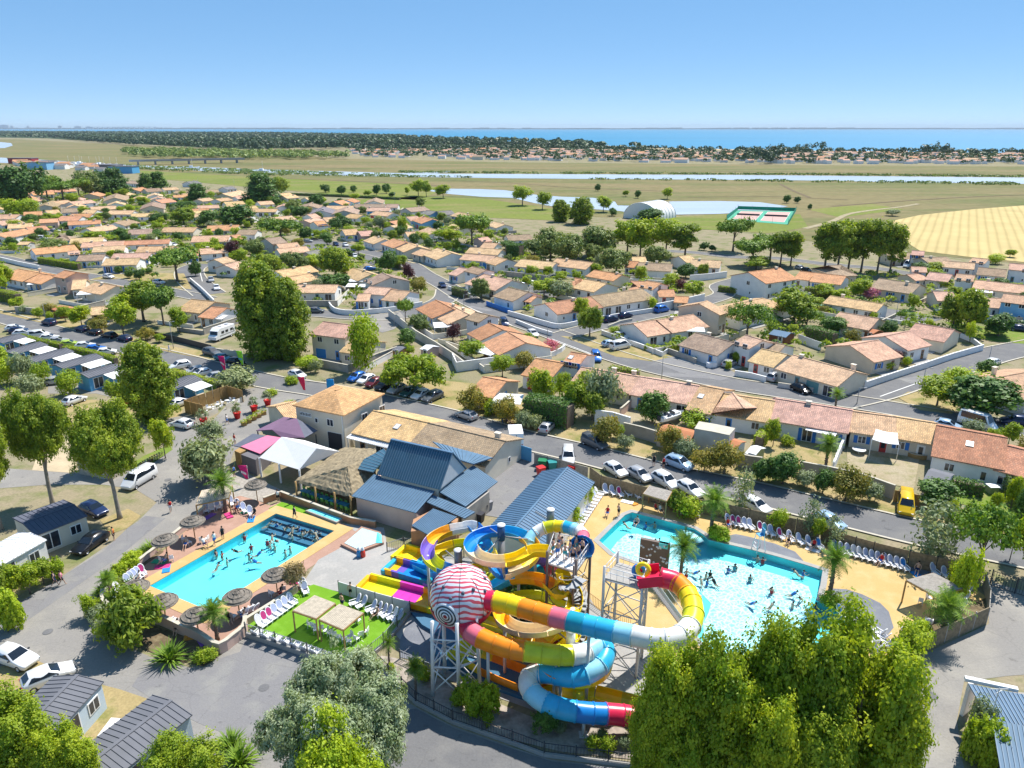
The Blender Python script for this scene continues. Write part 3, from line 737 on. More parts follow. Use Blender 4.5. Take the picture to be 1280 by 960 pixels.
HOUSES = '''
52 238 93 236 7 2.7 o w;56 256 64 251 9 2.7 b g;63 252 84 250 8 2.7 t w;115 236 133 235 9 3.4 o w;112 242 122 240 10 3 o e;143 247 147 241 13 3 b e
107 262 122 262 8 2.8 y w;138 263 168 263 8 2.8 y w;76 261 95 260 9 2.8 b w;57 263 72 262 8 2.7 t w;30 265 52 264 8 2.7 o w;-4 268 25 268 9 2.7 p w;-6 277 22 274 8 2.7 p w
50 274 72 273 8 3.6 o p;77 270 103 270 9 2.8 o w;-6 293 30 286 8 2.7 o w;33 284 56 282 8 2.7 o w;66 294 90 293 9 2.7 b b h;108 285 140 281 8 2.7 t w;143 278 162 274 8 2.7 b w
40 311 92 306 8 2.7 o w;85 314 98 313 5 4.4 p w n;100 319 131 318 7 2.7 b w;104 303 155 301 7 2.7 p w;26 302 38 302 4 2.3 y g n;143 317 189 316 7 2.7 p w u
162 226 178 227 8 2.8 b w;165 236 178 234 9 2.8 o w;180 236 199 235 10 2.8 b w;233 227 246 226 9 2.8 g w;247 238 272 237 8 2.7 b w;278 242 300 238 11 2.7 t c;278 234 290 233 8 2.8 g w
194 250 212 248 9 2.8 o w;189 257 192 252 12 2.8 b e;220 238 240 238 8 2.7 b w;247 257 273 256 7 2.7 p w;280 257 296 256 7 2.7 t w;165 267 200 266 7 2.7 t w;236 267 250 267 7 2.7 t w
162 287 190 286 8 2.8 b w;206 284 246 284 8 2.7 t c;260 282 298 281 9 2.8 o w;157 301 212 299 6 2.7 o w;242 295 287 294 9 2.8 p w;289 294 299 293 7 2.7 o w;300 288 314 287 8 2.8 t w
228 313 247 312 7 2.6 o w;250 311 283 309 7 2.6 p w;268 324 283 321 7 3.4 t w;281 331 298 327 7 2.7 p w;322 252 339 251 8 2.7 t w;349 242 362 241 9 2.8 t w;381 247 394 246 8 2.7 t w
386 257 390 252 10 2.8 b g;401 263 405 258 12 2.8 g w;417 252 428 250 9 2.8 o b;433 250 441 248 8 2.8 o w;430 263 434 258 13 2.8 b g;384 268 394 267 8 2.7 p w;380 275 397 272 8 2.8 p p
404 272 420 271 8 2.7 t w;392 277 404 276 9 4.3 o w;300 287 322 287 9 3.4 b w;332 298 350 296 10 3.8 b g;346 305 371 303 8 2.7 t w;382 315 397 312 7 3.0 g p;388 323 401 321 7 2.6 t e
428 287 445 286 9 2.8 t w;448 289 464 288 8 2.7 p p;444 255 482 255 8 2.8 b w;467 251 470 247 9 2.8 b w;484 255 498 255 8 2.7 b w;507 260 530 258 9 2.7 b g;533 263 545 264 8 2.7 g b
547 264 564 263 8 2.7 g g;573 265 590 268 8 2.8 t w;487 277 499 275 8 2.7 o k;508 271 521 270 8 2.8 p w;529 270 541 274 11 3.4 o b;507 290 527 289 7 2.7 t w;535 284 549 288 9 2.9 t w
468 295 481 299 8 2.7 t w;492 298 508 303 9 2.9 o w;510 303 522 308 9 2.7 t c;527 311 540 314 7 2.6 t e;547 310 565 316 10 2.9 t w;582 317 619 320 7 2.8 t w u;622 321 634 324 8 2.7 t w
597 297 609 296 7 4.2 p p;606 303 622 304 7 2.7 t w;633 294 662 293 8 2.7 b w;652 324 695 328 8 2.7 t w;697 323 741 328 8 2.9 t w;575 334 585 336 8 2.7 p w;591 333 608 337 6 4.9 b w
602 342 640 350 11 2.7 p w;636 359 660 365 9 2.8 b w;661 369 668 370 5 2.3 o w n;712 346 734 350 9 2.7 o w h;732 349 758 354 9 2.8 t w;682 379 737 371 9 2.7 d w;739 370 802 361 9 2.8 b w
563 381 586 393 9 2.7 t e;595 390 611 394 6 4.8 b w;612 404 628 412 9 2.8 d w;635 415 657 428 10 2.8 o w;799 328 840 330 8 2.7 b w;787 326 798 327 7 2.6 o w;790 321 806 321 8 2.7 t w
849 320 862 319 8 2.8 t w;866 324 901 326 8 2.8 t w;790 351 808 352 9 2.7 o w h;809 351 826 354 7 4.3 o w;822 362 841 362 6 2.6 o w n;845 370 860 371 5 2.2 o d n
874 379 884 376 11 5.0 t e;792 404 820 400 9 2.7 p w;822 400 866 393 9 2.8 p w;870 416 917 428 9 2.7 b w u;933 419 953 425 7 4.3 p w;936 340 975 335 13 5.2 o w;1001 339 1018 341 8 2.8 o w
1020 341 1057 345 9 2.8 o w;1031 332 1056 331 13 2.9 b e h;902 384 969 369 10 2.7 t w h;1051 390 1098 398 9 2.7 p c;962 427 981 431 8 2.7 b w;1063 431 1097 425 10 2.8 p e
1107 420 1135 414 9 3.0 p w;1146 404 1192 412 9 2.7 p c;1100 348 1150 355 10 2.8 b c u;1167 364 1190 365 8 2.7 p c;1107 316 1139 316 7 2.7 b e;1141 313 1155 314 6 4.8 p w;1152 322 1182 321 9 2.7 b g
1180 326 1218 329 7 2.8 t w;1217 322 1235 324 6 4.4 t w;1224 334 1258 337 8 2.7 b w;1263 329 1288 331 8 4.4 p w;1140 333 1157 334 6 4.3 p w;1134 343 1150 342 6 2.6 p e;1163 340 1190 343 8 2.8 p c
1197 342 1218 344 7 4.3 p w;1220 350 1288 357 8 2.8 p c;1232 372 1252 373 8 2.7 p w;1256 367 1290 371 8 4.8 p b;1240 473 1305 461 11 2.8 p w u
728 459 799 471 8 2.7 p c;801 471 876 483 8.5 2.7 p w;877 482 904 487 11 3.1 t w k;905 492 967 501 9 2.7 t w;968 498 1064 513 9 2.8 p w u;1065 514 1118 521 8 2.8 t c;1119 521 1170 529 8 2.8 t e
1173 532 1257 547 13 3.0 d w k;1259 557 1300 567 9 2.8 d w;671 448 704 454 9 2.8 o w;715 440 733 443 8 4.2 o w k;605 471 632 476 8 2.7 o g
405 402 446 407 9 5.3 p c;441 423 467 426 8 2.9 t c;545 375 566 386 9 2.8 d w;463 358 488 360 7 3.6 p w u;449 367 463 367 6 2.5 p w;490 362 512 364 9 2.6 p w;478 341 489 346 11 4.0 b g
442 335 465 342 8 2.7 t w;23 336 50 341 9 2.7 o w;51 342 70 345 8 2.7 o w;81 338 95 340 7 4.9 o p;92 350 107 349 9 2.8 t c;119 353 145 357 8 2.8 t c;115 384 140 382 6 2.4 t e n
240 374 268 377 9 2.7 t e;993 444 1068 464 9 2.7 t c;953 436 983 443 8 2.6 t w;266 383 283 385 8 2.6 o w;0 237 12 236 8 2.7 o w
'''
HREC = []
for row in HOUSES.replace('\n', ';').split(';'):
    q = row.split()
    if not q: continue
    HREC.append(house(*[float(v) for v in q[:6]], q[6], q[7] if q[7] in WC else 'e', ''.join(q[8:])))
# the hipped wing on the terrace
house(921, 497.5, 925, 503, 9.5, 2.8, 'p', 'w', 'h')

def box_thing(name, label, cat, c, d, rz, mats, parts):
    t = empty(name, (c[0], c[1], 0), rz)
    for pn, bx, mt in parts:
        m = MB()
        for b in bx: m.box(b[0], b[1])
        m.build(pn, mt, t)
    tag(t, label, cat)
    return t
def awning(ax, ay, bx, by, z, out, label, mat='roof_sheet_white', posts=True, name='awning'):
    """a sloping sheet on posts, hung along a-b at height z and reaching out towards the viewer"""
    A, B = P(ax, ay, z), P(bx, by, z); d = B - A; L = d.length; rz = math.atan2(d.y, d.x); c = (A + B) / 2
    t = empty(name, (c.x, c.y, 0), rz)
    m = MB(); m.add([(-L / 2, 0, z), (L / 2, 0, z), (L / 2, -out, z - 0.25), (-L / 2, -out, z - 0.25), (-L / 2, 0, z - .08), (L / 2, 0, z - .08), (L / 2, -out, z - 0.33), (-L / 2, -out, z - 0.33)],
                   [(3, 2, 1, 0), (4, 5, 6, 7), (0, 1, 5, 4), (1, 2, 6, 5), (2, 3, 7, 6), (3, 0, 4, 7)])
    m.build('canopy', mat, t)
    if posts:
        for s in (-1, 1): MB().box((s * (L / 2 - 0.1), -out + 0.1, (z - 0.3) / 2), (0.1, 0.1, z - 0.3)).build('post', 'white_frame', t)
        MB().box((0, -0.1, (z - 0.1) / 2), (0.12, 0.12, z - 0.12)).build('post', 'white_frame', t)
    tag(t, label, 'awning')
    return t
awning(1012, 529, 1049, 537, 2.6, 2.4, 'white awning over the blue doors of the terrace house', 'canvas_white', False)
awning(853, 408, 880, 409, 2.9, 3.0, 'white veranda roof on the pink-tiled bungalow with posts')
awning(606, 430, 632, 437, 2.7, 4.5, 'pale blue-white carport roof beside the crimson-flowered tree', 'roof_sheet_white')
awning(1020, 350, 1042, 352, 2.6, 2.0, 'slim white awning on the house behind the pool hedge', 'canvas_white', False)
awning(1219, 361, 1241, 363, 2.5, 2.6, 'white patio roof at the far right bungalow', 'roof_sheet_white')
awning(440, 346, 458, 346, 2.6, 6.0, 'pale carport roof beside the bright blue parked car', 'roof_sheet_white')
awning(435, 354, 447, 354, 2.4, 4.0, 'small flat white roof in front of the pale carport', 'roof_sheet_white')
awning(450, 355, 462, 355, 2.4, 3.5, 'small flat pink-white roof beside the pale carport', 'roof_sheet_white')
awning(38, 352, 63, 351, 2.5, 3.4, 'white veranda roof on posts of the orange-roofed row by the street')
awning(100, 364, 124, 363, 2.7, 3.6, 'white carport with blue fascia near the parked cars', 'roof_sheet_white')
awning(140, 374, 156, 372, 2.4, 3.0, 'small white lean-to roof beside the block wall')
awning(620, 491, 655, 493, 2.6, 4.2, 'flat cream roof sheet beside the orange-roofed annex', 'canvas_white', False, 'flat_roof')
awning(264, 393, 285, 394, 2.5, 3.0, 'white terrace roof on posts near the motorhome')
awning(541, 403, 563, 402, 2.5, 4.0, 'white tarpaulin carport over a dark blue car', 'canvas_white')
def cabin(ax, ay, bx, by, w, h, wall, roofm, label, name='garden_shed', slope=0.25, color=None):
    zr = h + w / 2 * slope
    A, B = P(ax, ay, zr), P(bx, by, zr); d = B - A; L = d.length; rz = math.atan2(d.y, d.x)
    if math.cos(rz) < 0: rz += math.pi
    c = (A + B) / 2
    t = empty(name, (c.x, c.y, 0), rz)
    FOOT.append((c.x, c.y, L / 2 + .3, w / 2 + .3, rz))
    obj('wall', wall_mesh(L, w, h, zr, wall), t, color=color)
    hl, hw = L / 2 + 0.15, w / 2 + 0.15
    zc = zr + 0.03
    m = MB()
    ze = h - 0.04
    vs = [(-hl, -hw, ze), (hl, -hw, ze), (hl, hw, ze), (-hl, hw, ze), (-hl, 0, zc), (hl, 0, zc)]
    vs += [(a, b, e - 0.1) for a, b, e in vs]
    m.add(vs, [(0, 1, 5, 4), (2, 3, 4, 5), (6, 10, 11, 7), (8, 11, 10, 9), (0, 6, 7, 1), (2, 8, 9, 3), (1, 7, 11, 5), (5, 11, 8, 2), (0, 4, 10, 6), (4, 3, 9, 10)])
    m.build('roof', roofm, t)
    obj('door', D_STD, t, (L * 0.2, -w / 2 - 0.02, 0.02), 0, (0.5, 0.5, 0.48))
    tag(t, label, 'shed')
    return t
plain('shed_green', (0.33, 0.36, 0.18), 0.7, 0.08)
plain('shed_brown', (0.22, 0.09, 0.045), 0.8, 0.15)
cabin(940, 558, 950, 561, 3.4, 2.0, 'shed_green', 'roof_sheet_white', 'small olive-green garden shed with pale roof')
cabin(1162, 588, 1188, 595, 4.6, 2.2, 'render_white', 'roof_sheet_grey', 'brown-roofed lean-to garage beside the big orange-roofed house', 'garage')
cabin(968, 412, 988, 416, 4.5, 2.1, 'shed_brown', 'roof_sheet_blue', 'brown wooden shed with blue-grey roof behind the pink-tiled houses')
cabin(533, 431, 541, 433, 3.5, 2.0, 'render_pink', 'roof_sheet_white', 'pink hut with white roof inside the walled garden')
cabin(497, 433, 505, 435, 3.0, 1.9, 'wood_tan', 'roof_sheet_grey', 'small dark-roofed wooden shed behind the umbrella pine')
cabin(1086, 410, 1098, 413, 3.6, 2.1, 'shed_brown', 'terracotta', 'red-brown shed beside the pink-tiled cream bungalow')
cabin(75, 382, 84, 385, 4.0, 2.0, 'shed_brown', 'terracotta', 'small red-roofed shed behind the street wall')
cabin(829, 532, 868, 541, 4.4, 2.1, 'render_beige', 'terracotta', 'long orange-roofed outbuilding beside the boat', 'outbuilding')
cabin(912, 549, 926, 553, 3.2, 2.2, 'render_white', 'terracotta', 'small orange-tiled hut beside the tall blue-grey wall')

# blue mobile homes of the camping site
def mobile_home(ax, ay, bx, by, wall, label, roofm='roof_sheet_grey', w=4.2, terrace=1, h=2.75):
    A, B = P(ax, ay, h + 0.3), P(bx, by, h + 0.3); d = B - A; L = d.length; rz = math.atan2(d.y, d.x); c = (A + B) / 2
    t = empty('mobile_home', (c.x, c.y, 0), rz)
    FOOT.append((c.x, c.y, L / 2 + .5, w / 2 + 2.5, rz))
    zr = h + 0.42
    obj('wall', wall_mesh(L, w, h, zr, wall), t)
    m = MB(); hl, hw = L / 2 + 0.12, w / 2 + 0.15
    nr = max(8, int(L / 0.45))
    vs = [(-hl, -hw, h), (hl, -hw, h), (hl, hw, h), (-hl, hw, h), (-hl, 0, zr), (hl, 0, zr)]
    vs += [(a, b, e - 0.1) for a, b, e in vs]
    m.add(vs, [(0, 1, 5, 4), (2, 3, 4, 5), (6, 10, 11, 7), (8, 11, 10, 9), (0, 6, 7, 1), (2, 8, 9, 3), (1, 7, 11, 5), (5, 11, 8, 2), (0, 4, 10, 6), (4, 3, 9, 10)])
    ro = m.build('roof', roofm, t)
    r = MB()
    for i in range(nr + 1):
        x = -hl + 0.05 + (2 * hl - 0.1) * i / nr
        for s in (-1, 1): r.beam((x, s * hw, h + 0.03), (x, 0, zr + 0.03), 0.05, 0.05)
    rr = r.build('roof_rib', roofm, ro); rr['kind'] = 'stuff'
    MB().box((0, 0, zr + 0.02), (2 * hl, 0.3, 0.06)).build('ridge_cap', roofm, ro)
    for s in (-1, 1):
        n = max(2, int(L / 2.4))
        for i in range(n):
            x = (i + 0.5) / n * L - L / 2
            obj('window', W_STD if (i + (s > 0)) % 3 else W_FRENCH, t, (x, s * (w / 2 + 0.005), 0.95 if (i + (s > 0)) % 3 else 0.35), 0 if s < 0 else math.pi)
        obj('window', W_SMALL, t, (s * (L / 2 + 0.02), 0.4, 1.2), math.pi / 2 * s)
    if terrace:
        s = -1
        tl = L * 0.55; tx = L * 0.18
        MB().box((tx, s * (w / 2 + 1.5), 0.25), (tl, 2.8, 0.12)).build('deck', 'wood_pale', t)
        q = MB(); q.add([(tx - tl / 2, s * w / 2, h - .1), (tx + tl / 2, s * w / 2, h - .1), (tx + tl / 2, s * (w / 2 + 3.1), h - .5), (tx - tl / 2, s * (w / 2 + 3.1), h - .5),
                         (tx - tl / 2, s * w / 2, h - .16), (tx + tl / 2, s * w / 2, h - .16), (tx + tl / 2, s * (w / 2 + 3.1), h - .56), (tx - tl / 2, s * (w / 2 + 3.1), h - .56)],
                        [(3, 2, 1, 0), (4, 5, 6, 7), (0, 1, 5, 4), (1, 2, 6, 5), (2, 3, 7, 6), (3, 0, 4, 7)])
        q.build('terrace_awning', 'canvas_white', t)
        for a in (-1, 1): MB().box((tx + a * (tl / 2 - 0.1), s * (w / 2 + 3.0), (h - .5) / 2), (0.09, 0.09, h - .6)).build('post', 'white_frame', t)
    tag(t, label, 'mobile home', 'mobile homes of the camping site')
    return t
mobile_home(36, 449, 83, 436, 'cladding_blue', 'blue mobile home with white terrace roof, third from the front of its row')
mobile_home(70, 457, 120, 443, 'cladding_blue', 'blue mobile home in the middle of the row with white-framed windows')
mobile_home(102, 468, 145, 456, 'cladding_blue', 'blue mobile home next to the tall poplar, end of the row')
mobile_home(8, 440, 50, 428, 'cladding_blue', 'blue mobile home half behind shrubs, fourth in the row')
mobile_home(-6, 426, 24, 418, 'cladding_blue', 'farthest blue mobile home of the row, at the picture edge')
mobile_home(203, 483, 243, 470, 'cladding_blue', 'blue mobile home beside the wooden screened terrace')
mobile_home(108, 960, 213, 878, 'cladding_pale', 'long grey-roofed mobile home with ribbed roof beside the white awning', terrace=0, w=4.3)
mobile_home(38, 905, 96, 846, 'cladding_pale', 'grey-roofed mobile home behind the bright foreground shrub and white car', terrace=0, w=4.3)
mobile_home(-30, 705, 38, 668, 'render_white', 'white mobile home with ribbed white roof beside the tan chalet', 'roof_sheet_white', terrace=0)
t = mobile_home(30, 655, 92, 632, 'render_cream', 'tan chalet with dark roof and white window beside the parked black car', 'felt_grey', 6.2, 0)
awning(139, 897, 165, 899, 2.6, 6.5, 'white terrace awning in front of the foreground mobile home', 'canvas_white')
# ------------------------------------------------------------------ plants
import numpy as np
def leaves_mesh(name, c, nrm, size, mat, rng, aspect=1.5, tint=None):
    """c: n x 3 leaf centres, nrm: facing directions; each leaf is one small folded blade"""
    n = len(c)
    nrm = nrm / (np.linalg.norm(nrm, axis=1, keepdims=True) + 1e-9)
    r = rng.normal(size=(n, 3))
    a = np.cross(nrm, r); a /= np.linalg.norm(a, axis=1, keepdims=True) + 1e-9
    b = np.cross(nrm, a)
    s = size * rng.uniform(0.65, 1.3, (n, 1)) if np.isscalar(size) else size[:, None] * rng.uniform(0.65, 1.3, (n, 1))
    v = np.empty((n, 4, 3))
    v[:, 0] = c - a * s * aspect * 0.5
    v[:, 1] = c + b * s * 0.5 + nrm * s * 0.12
    v[:, 2] = c + a * s * aspect * 0.5
    v[:, 3] = c - b * s * 0.5 + nrm * s * 0.12
    me = bpy.data.meshes.new(name)
    me.vertices.add(4 * n); me.loops.add(4 * n); me.polygons.add(n)
    me.vertices.foreach_set('co', v.reshape(-1))
    me.loops.foreach_set('vertex_index', np.arange(4 * n, dtype=np.int32))
    me.polygons.foreach_set('loop_start', np.arange(0, 4 * n, 4, dtype=np.int32))
    me.update(calc_edges=True)
    t = rng.uniform(0, 1, n) if tint is None else np.clip(tint + rng.normal(0, 0.18, n), 0, 1)
    at = me.attributes.new('tint', 'FLOAT', 'FACE')
    at.data.foreach_set('value', t.astype(np.float32))
    me.materials.append(MATS[mat])
    return me
def lobes_leaves(lobes, per_m2, lsize, rng, cl=0.9, depth=0.35, up=0.35):
    """lobes: (centre, radii); sprays of leaves over the outer shell of every lobe, with bare gaps between sprays"""
    C, Nn, T = [], [], []
    for (cx, cy, cz), (rx, ry, rz) in lobes:
        area = 4 * math.pi * ((rx * ry) ** 1.6 / 3 + (rx * rz) ** 1.6 / 3 + (ry * rz) ** 1.6 / 3) ** (1 / 1.6)
        ncl = max(6, int(area / (cl * cl * 1.5)))
        per = max(4, int(area * per_m2 / ncl))
        d = rng.normal(size=(ncl, 3)); d /= np.linalg.norm(d, axis=1, keepdims=True)
        d = d[d[:, 2] > -0.75]; ncl = len(d)
        rad = 1 - depth * rng.uniform(0, 1, (ncl, 1)) ** 1.5 + rng.normal(0, 0.05, (ncl, 1)) + np.where(rng.random((ncl, 1)) < 0.16, np.abs(rng.normal(0, 0.30, (ncl, 1))), 0)
        cc = d * rad * np.array([rx, ry, rz]) + np.array([cx, cy, cz])
        tn = rng.uniform(0.05, 0.95, ncl)
        off = rng.normal(size=(ncl, per, 3)) * cl * 0.36
        pos = cc[:, None, :] + off
        nr = d[:, None, :] * 0.75 + off / (cl * 0.5) * 0.5 + rng.normal(size=off.shape) * 0.55 + np.array([0, 0, up])
        C.append(pos.reshape(-1, 3)); Nn.append(nr.reshape(-1, 3)); T.append(np.repeat(tn, per))
    return np.concatenate(C), np.concatenate(Nn), np.concatenate(T)
def trunk_mesh(h, r0, limbs, lean=(0, 0), mat='bark', rng=None, n=8):
    m = MB()
    pts = [Vector((lean[0] * t * t, lean[1] * t * t, h * t)) for t in (0, 0.08, 0.3, 0.6, 0.85, 1.0)]
    m.tube(pts, [r0 * 1.35, r0 * 1.05, r0 * 0.9, r0 * 0.7, r0 * 0.5, r0 * 0.2], n)
    for f, tip in limbs:
        a = Vector((lean[0] * f * f, lean[1] * f * f, h * f)); tip = Vector(tip)
        mid = (a + tip) / 2 + Vector((0, 0, 0.12 * (tip - a).length))
        r = r0 * (1 - f * 0.6) * 0.5
        m.tube([a, mid, tip], [r, r * 0.65, r * 0.2], 5)
    return m.mesh('trunk', mat)
KINDS = {}
def kind(name, H, W, lobes, per, ls, mat, th, tr, look, cat='tree', bark='bark', cl=0.9, aspect=1.5, depth=0.35, seed=1, nvar=2, lean=(0, 0), up=0.35):
    """lobes in units of the tree: list of (x, y, z, rx, ry, rz) with height 1 = H and width 1 = W"""
    vs = []
    for k in range(nvar):
        rng = np.random.default_rng(seed * 17 + k); rr = random.Random(seed * 31 + k)
        lb = lobes(rr) if callable(lobes) else lobes
        L = [((x * W, y * W, z * H), (rx * W, ry * W, rz * H)) for x, y, z, rx, ry, rz in lb]
        c, nn, t = lobes_leaves(L, per, ls, rng, cl, depth, up)
        ok = c[:, 2] > 0.05; c, nn, t = c[ok], nn[ok], t[ok]
        crown = leaves_mesh('crown', c, nn, ls, mat, rng, aspect, t)
        limbs = [(rr.uniform(0.45, 0.9), (Vector(p) * 0.9 + Vector((0, 0, 0)))[:]) for p, _ in L[:9] if p[2] > th * H * 0.5]
        trunk = trunk_mesh(H * max(th, 0.25) if th else H * 0.3, tr, limbs, lean, bark)
        vs.append((crown, trunk))
    KINDS[name] = (vs, H, W, look, cat)
def dome(n, r, z0, z1, sz, flat=1.0, rmin=0.0):
    def f(rr):
        out = []
        for i in range(n):
            a = rr.uniform(0, 6.28); q = max(rmin, math.sqrt(rr.random())) * r
            z = z0 + (z1 - z0) * (rr.random() ** 0.8)
            s = sz * rr.uniform(0.75, 1.25)
            out.append((q * math.cos(a), q * math.sin(a), z, s, s, s * flat))
        return out
    return f
def tower(n, prof, sz, zs=1.0):
    def f(rr):
        out = []
        for i in range(n):
            z = (i + 0.5) / n; r = prof(z); a = i * 2.4 + rr.uniform(-0.5, 0.5)
            q = r * rr.uniform(0.35, 0.8)
            s = sz * rr.uniform(0.8, 1.2) * (0.5 + r * 1.1)
            out.append((q * math.cos(a), q * math.sin(a), 0.05 + 0.9 * z, s, s, s * zs))
        return out
    return f
egg = lambda z: 0.42 * math.sin(math.pi * min(1, (z * 0.82 + 0.14))) ** 0.7
kind('poplar', 25, 14, tower(22, lambda z: 0.46 * math.sin(math.pi * min(1, z * 0.80 + 0.12)) ** 0.8, 0.30, 0.55), 8, 0.52, 'leaf_poplar', 0.7, 0.55, 'tall full poplar', seed=2, cl=1.5)
kind('street', 8, 6, dome(11, 0.26, 0.42, 0.82, 0.25, 0.72), 22, 0.30, 'leaf_bright', 0.5, 0.16, 'round bright green tree', seed=3, nvar=3)
kind('dark', 7, 6, dome(11, 0.25, 0.35, 0.80, 0.27, 0.85), 20, 0.32, 'leaf_dark', 0.4, 0.2, 'rounded dark green tree', seed=4, nvar=3)
kind('oak', 8, 8, dome(13, 0.27, 0.32, 0.80, 0.24, 0.8), 18, 0.34, 'leaf_oak', 0.35, 0.25, 'grey-green evergreen oak', seed=5, nvar=3)
kind('broad', 9, 7.5, dome(13, 0.24, 0.38, 0.82, 0.25, 0.8), 20, 0.34, 'leaf_poplar', 0.45, 0.25, 'leafy mid-green tree', seed=6, nvar=3)
kind('lime', 5, 4.5, dome(9, 0.26, 0.30, 0.78, 0.28, 0.9), 22, 0.24, 'leaf_lime', 0.35, 0.12, 'yellow-green leafy shrub tree', seed=7, nvar=2)
kind('rust', 4.5, 4.5, dome(9, 0.26, 0.36, 0.78, 0.27, 0.85), 24, 0.22, 'leaf_rust', 0.4, 0.12, 'rusty olive-green round shrub', seed=8, nvar=2)
kind('olive', 4, 4.5, dome(9, 0.27, 0.30, 0.74, 0.26, 0.9), 26, 0.20, 'leaf_olive', 0.35, 0.12, 'silvery olive bush', 'shrub', seed=9, nvar=2, aspect=2.4)
kind('shrub', 2.2, 2.6, dome(8, 0.27, 0.25, 0.66, 0.28, 1.1), 34, 0.17, 'leaf_bright', 0.2, 0.05, 'small green garden shrub', 'shrub', seed=10, nvar=3, cl=0.5)
kind('plum', 4.5, 4, dome(8, 0.24, 0.4, 0.78, 0.27, 0.8), 24, 0.22, 'leaf_plum', 0.4, 0.1, 'dark purple-leaved plum tree', seed=11, nvar=1)
kind('pink', 3, 3.2, dome(8, 0.26, 0.35, 0.75, 0.28, 0.9), 30, 0.18, 'leaf_pink', 0.3, 0.08, 'crimson flowering shrub', 'shrub', seed=12, nvar=1)
kind('umbrella', 9, 12, dome(20, 0.36, 0.66, 0.82, 0.145, 0.62), 16, 0.42, 'leaf_pine', 0.72, 0.32, 'umbrella pine with flat spreading crown', seed=13, nvar=2, cl=1.0, up=0.6)
kind('lowpine', 6, 13, dome(24, 0.38, 0.46, 0.78, 0.13, 1.0), 20, 0.34, 'leaf_bright', 0.55, 0.3, 'wide low umbrella pine', seed=14, nvar=1, cl=0.9, up=0.6)
kind('pine', 14, 8, dome(18, 0.29, 0.32, 0.88, 0.22, 0.42), 15, 0.40, 'leaf_poplar', 0.75, 0.28, 'tall maritime pine with bare trunk', seed=15, nvar=3, cl=1.1)
kind('conifer', 10, 5, tower(14, lambda z: 0.46 * (1.02 - z), 0.5, 0.5), 18, 0.34, 'leaf_dark', 0.7, 0.2, 'pointed dark conifer', seed=16, nvar=2)
kind('cypress', 7, 1.4, tower(8, lambda z: 0.5 * math.sin(math.pi * (z * 0.85 + 0.1)), 0.6, 0.25), 30, 0.2, 'leaf_dark', 0.5, 0.1, 'slim dark cypress', seed=17, nvar=1, cl=0.5)
kind('young', 5, 2.6, tower(8, egg, 0.42, 0.5), 12, 0.18, 'leaf_olive', 0.8, 0.05, 'slender sparse young tree', seed=18, nvar=2, cl=0.7, aspect=2.2)
kind('albizia', 6, 9, dome(15, 0.36, 0.62, 0.82, 0.15, 0.9), 20, 0.26, 'leaf_palm', 0.6, 0.2, 'spreading feathery tree', seed=19, nvar=1, cl=0.8)
kind('fgtree', 13, 10, dome(30, 0.30, 0.50, 0.88, 0.19, 0.62), 84, 0.19, 'leaf_poplar', 0.62, 0.34, 'large leafy foreground poplar', seed=20, nvar=2, bark='bark_pale', cl=0.8, lean=(-0.4, 0.2))
def plumes(n):
    def f(rr):
        out = []
        for i in range(n):
            a = rr.uniform(0, 6.28); q = math.sqrt(rr.random()) * 0.36; z = rr.uniform(0.22, 0.55) + 0.22 * (0.4 - q); s = rr.uniform(0.10, 0.17)
            out.append((q * math.cos(a), q * math.sin(a), z, s, s, rr.uniform(0.16, 0.26)))
        return out
    return f
kind('fgbright', 13, 8, plumes(26), 82, 0.17, 'leaf_bright', 0.5, 0.3, 'large bright foreground tree', seed=21, nvar=2, cl=0.8, depth=0.6)
kind('willow', 10, 14, dome(44, 0.36, 0.28, 0.84, 0.13, 1.05), 150, 0.125, 'leaf_silver', 0.4, 0.35, 'silvery willow', seed=22, nvar=1, cl=0.7, aspect=2.6, up=0.5)
kind('fgbush', 6, 7, dome(26, 0.33, 0.30, 0.82, 0.17, 0.95), 120, 0.14, 'leaf_lime', 0.3, 0.15, 'vivid yellow-green foreground bush', seed=23, nvar=2, cl=0.6)
kind('oleander', 3.4, 4.4, dome(16, 0.3, 0.3, 0.78, 0.2, 1.1), 70, 0.16, 'leaf_poplar', 0.3, 0.08, 'big oleander bush', 'shrub', seed=24, nvar=1, cl=0.5, aspect=2.6)
kind('dry', 4, 4.6, dome(12, 0.28, 0.45, 0.82, 0.2, 0.9), 24, 0.18, 'leaf_dry', 0.5, 0.08, 'half-dry tan-leaved small tree', seed=25, nvar=1, cl=0.5)
kind('laurel', 3.0, 3.6, dome(14, 0.3, 0.2, 0.7, 0.2, 1.1), 60, 0.2, 'leaf_lime', 0.2, 0.06, 'glossy light green laurel bush', 'shrub', seed=26, nvar=2, cl=0.5)
TREES = []
NAME = dict(poplar='poplar_tree', fgtree='poplar_tree', oak='oak_tree', umbrella='pine_tree', lowpine='pine_tree', pine='pine_tree', conifer='conifer_tree', cypress='conifer_tree', willow='willow_tree', lime='shrub', rust='shrub', fgbush='shrub', plum='plum_tree', albizia='albizia_tree', young='young_tree', broad='leafy_tree', dark='evergreen_tree', street='garden_tree')
def put_plant(k, x, y, h, w, rnd, look=None, group=None, zrot=None):
    vs, H, W, lk, cat = KINDS[k]
    crown, trunk = vs[rnd.randrange(len(vs))]
    t = empty(NAME.get(k, 'shrub' if cat == 'shrub' else 'tree'), (x, y, 0), rnd.uniform(0, 6.28) if zrot is None else zrot)
    t.scale = (w / W, w / W, h / H)
    obj('crown', crown, t); obj('trunk', trunk, t)
    TREES.append((x, y, w / 2))
    auto(t, look or lk, cat, group)
    return t
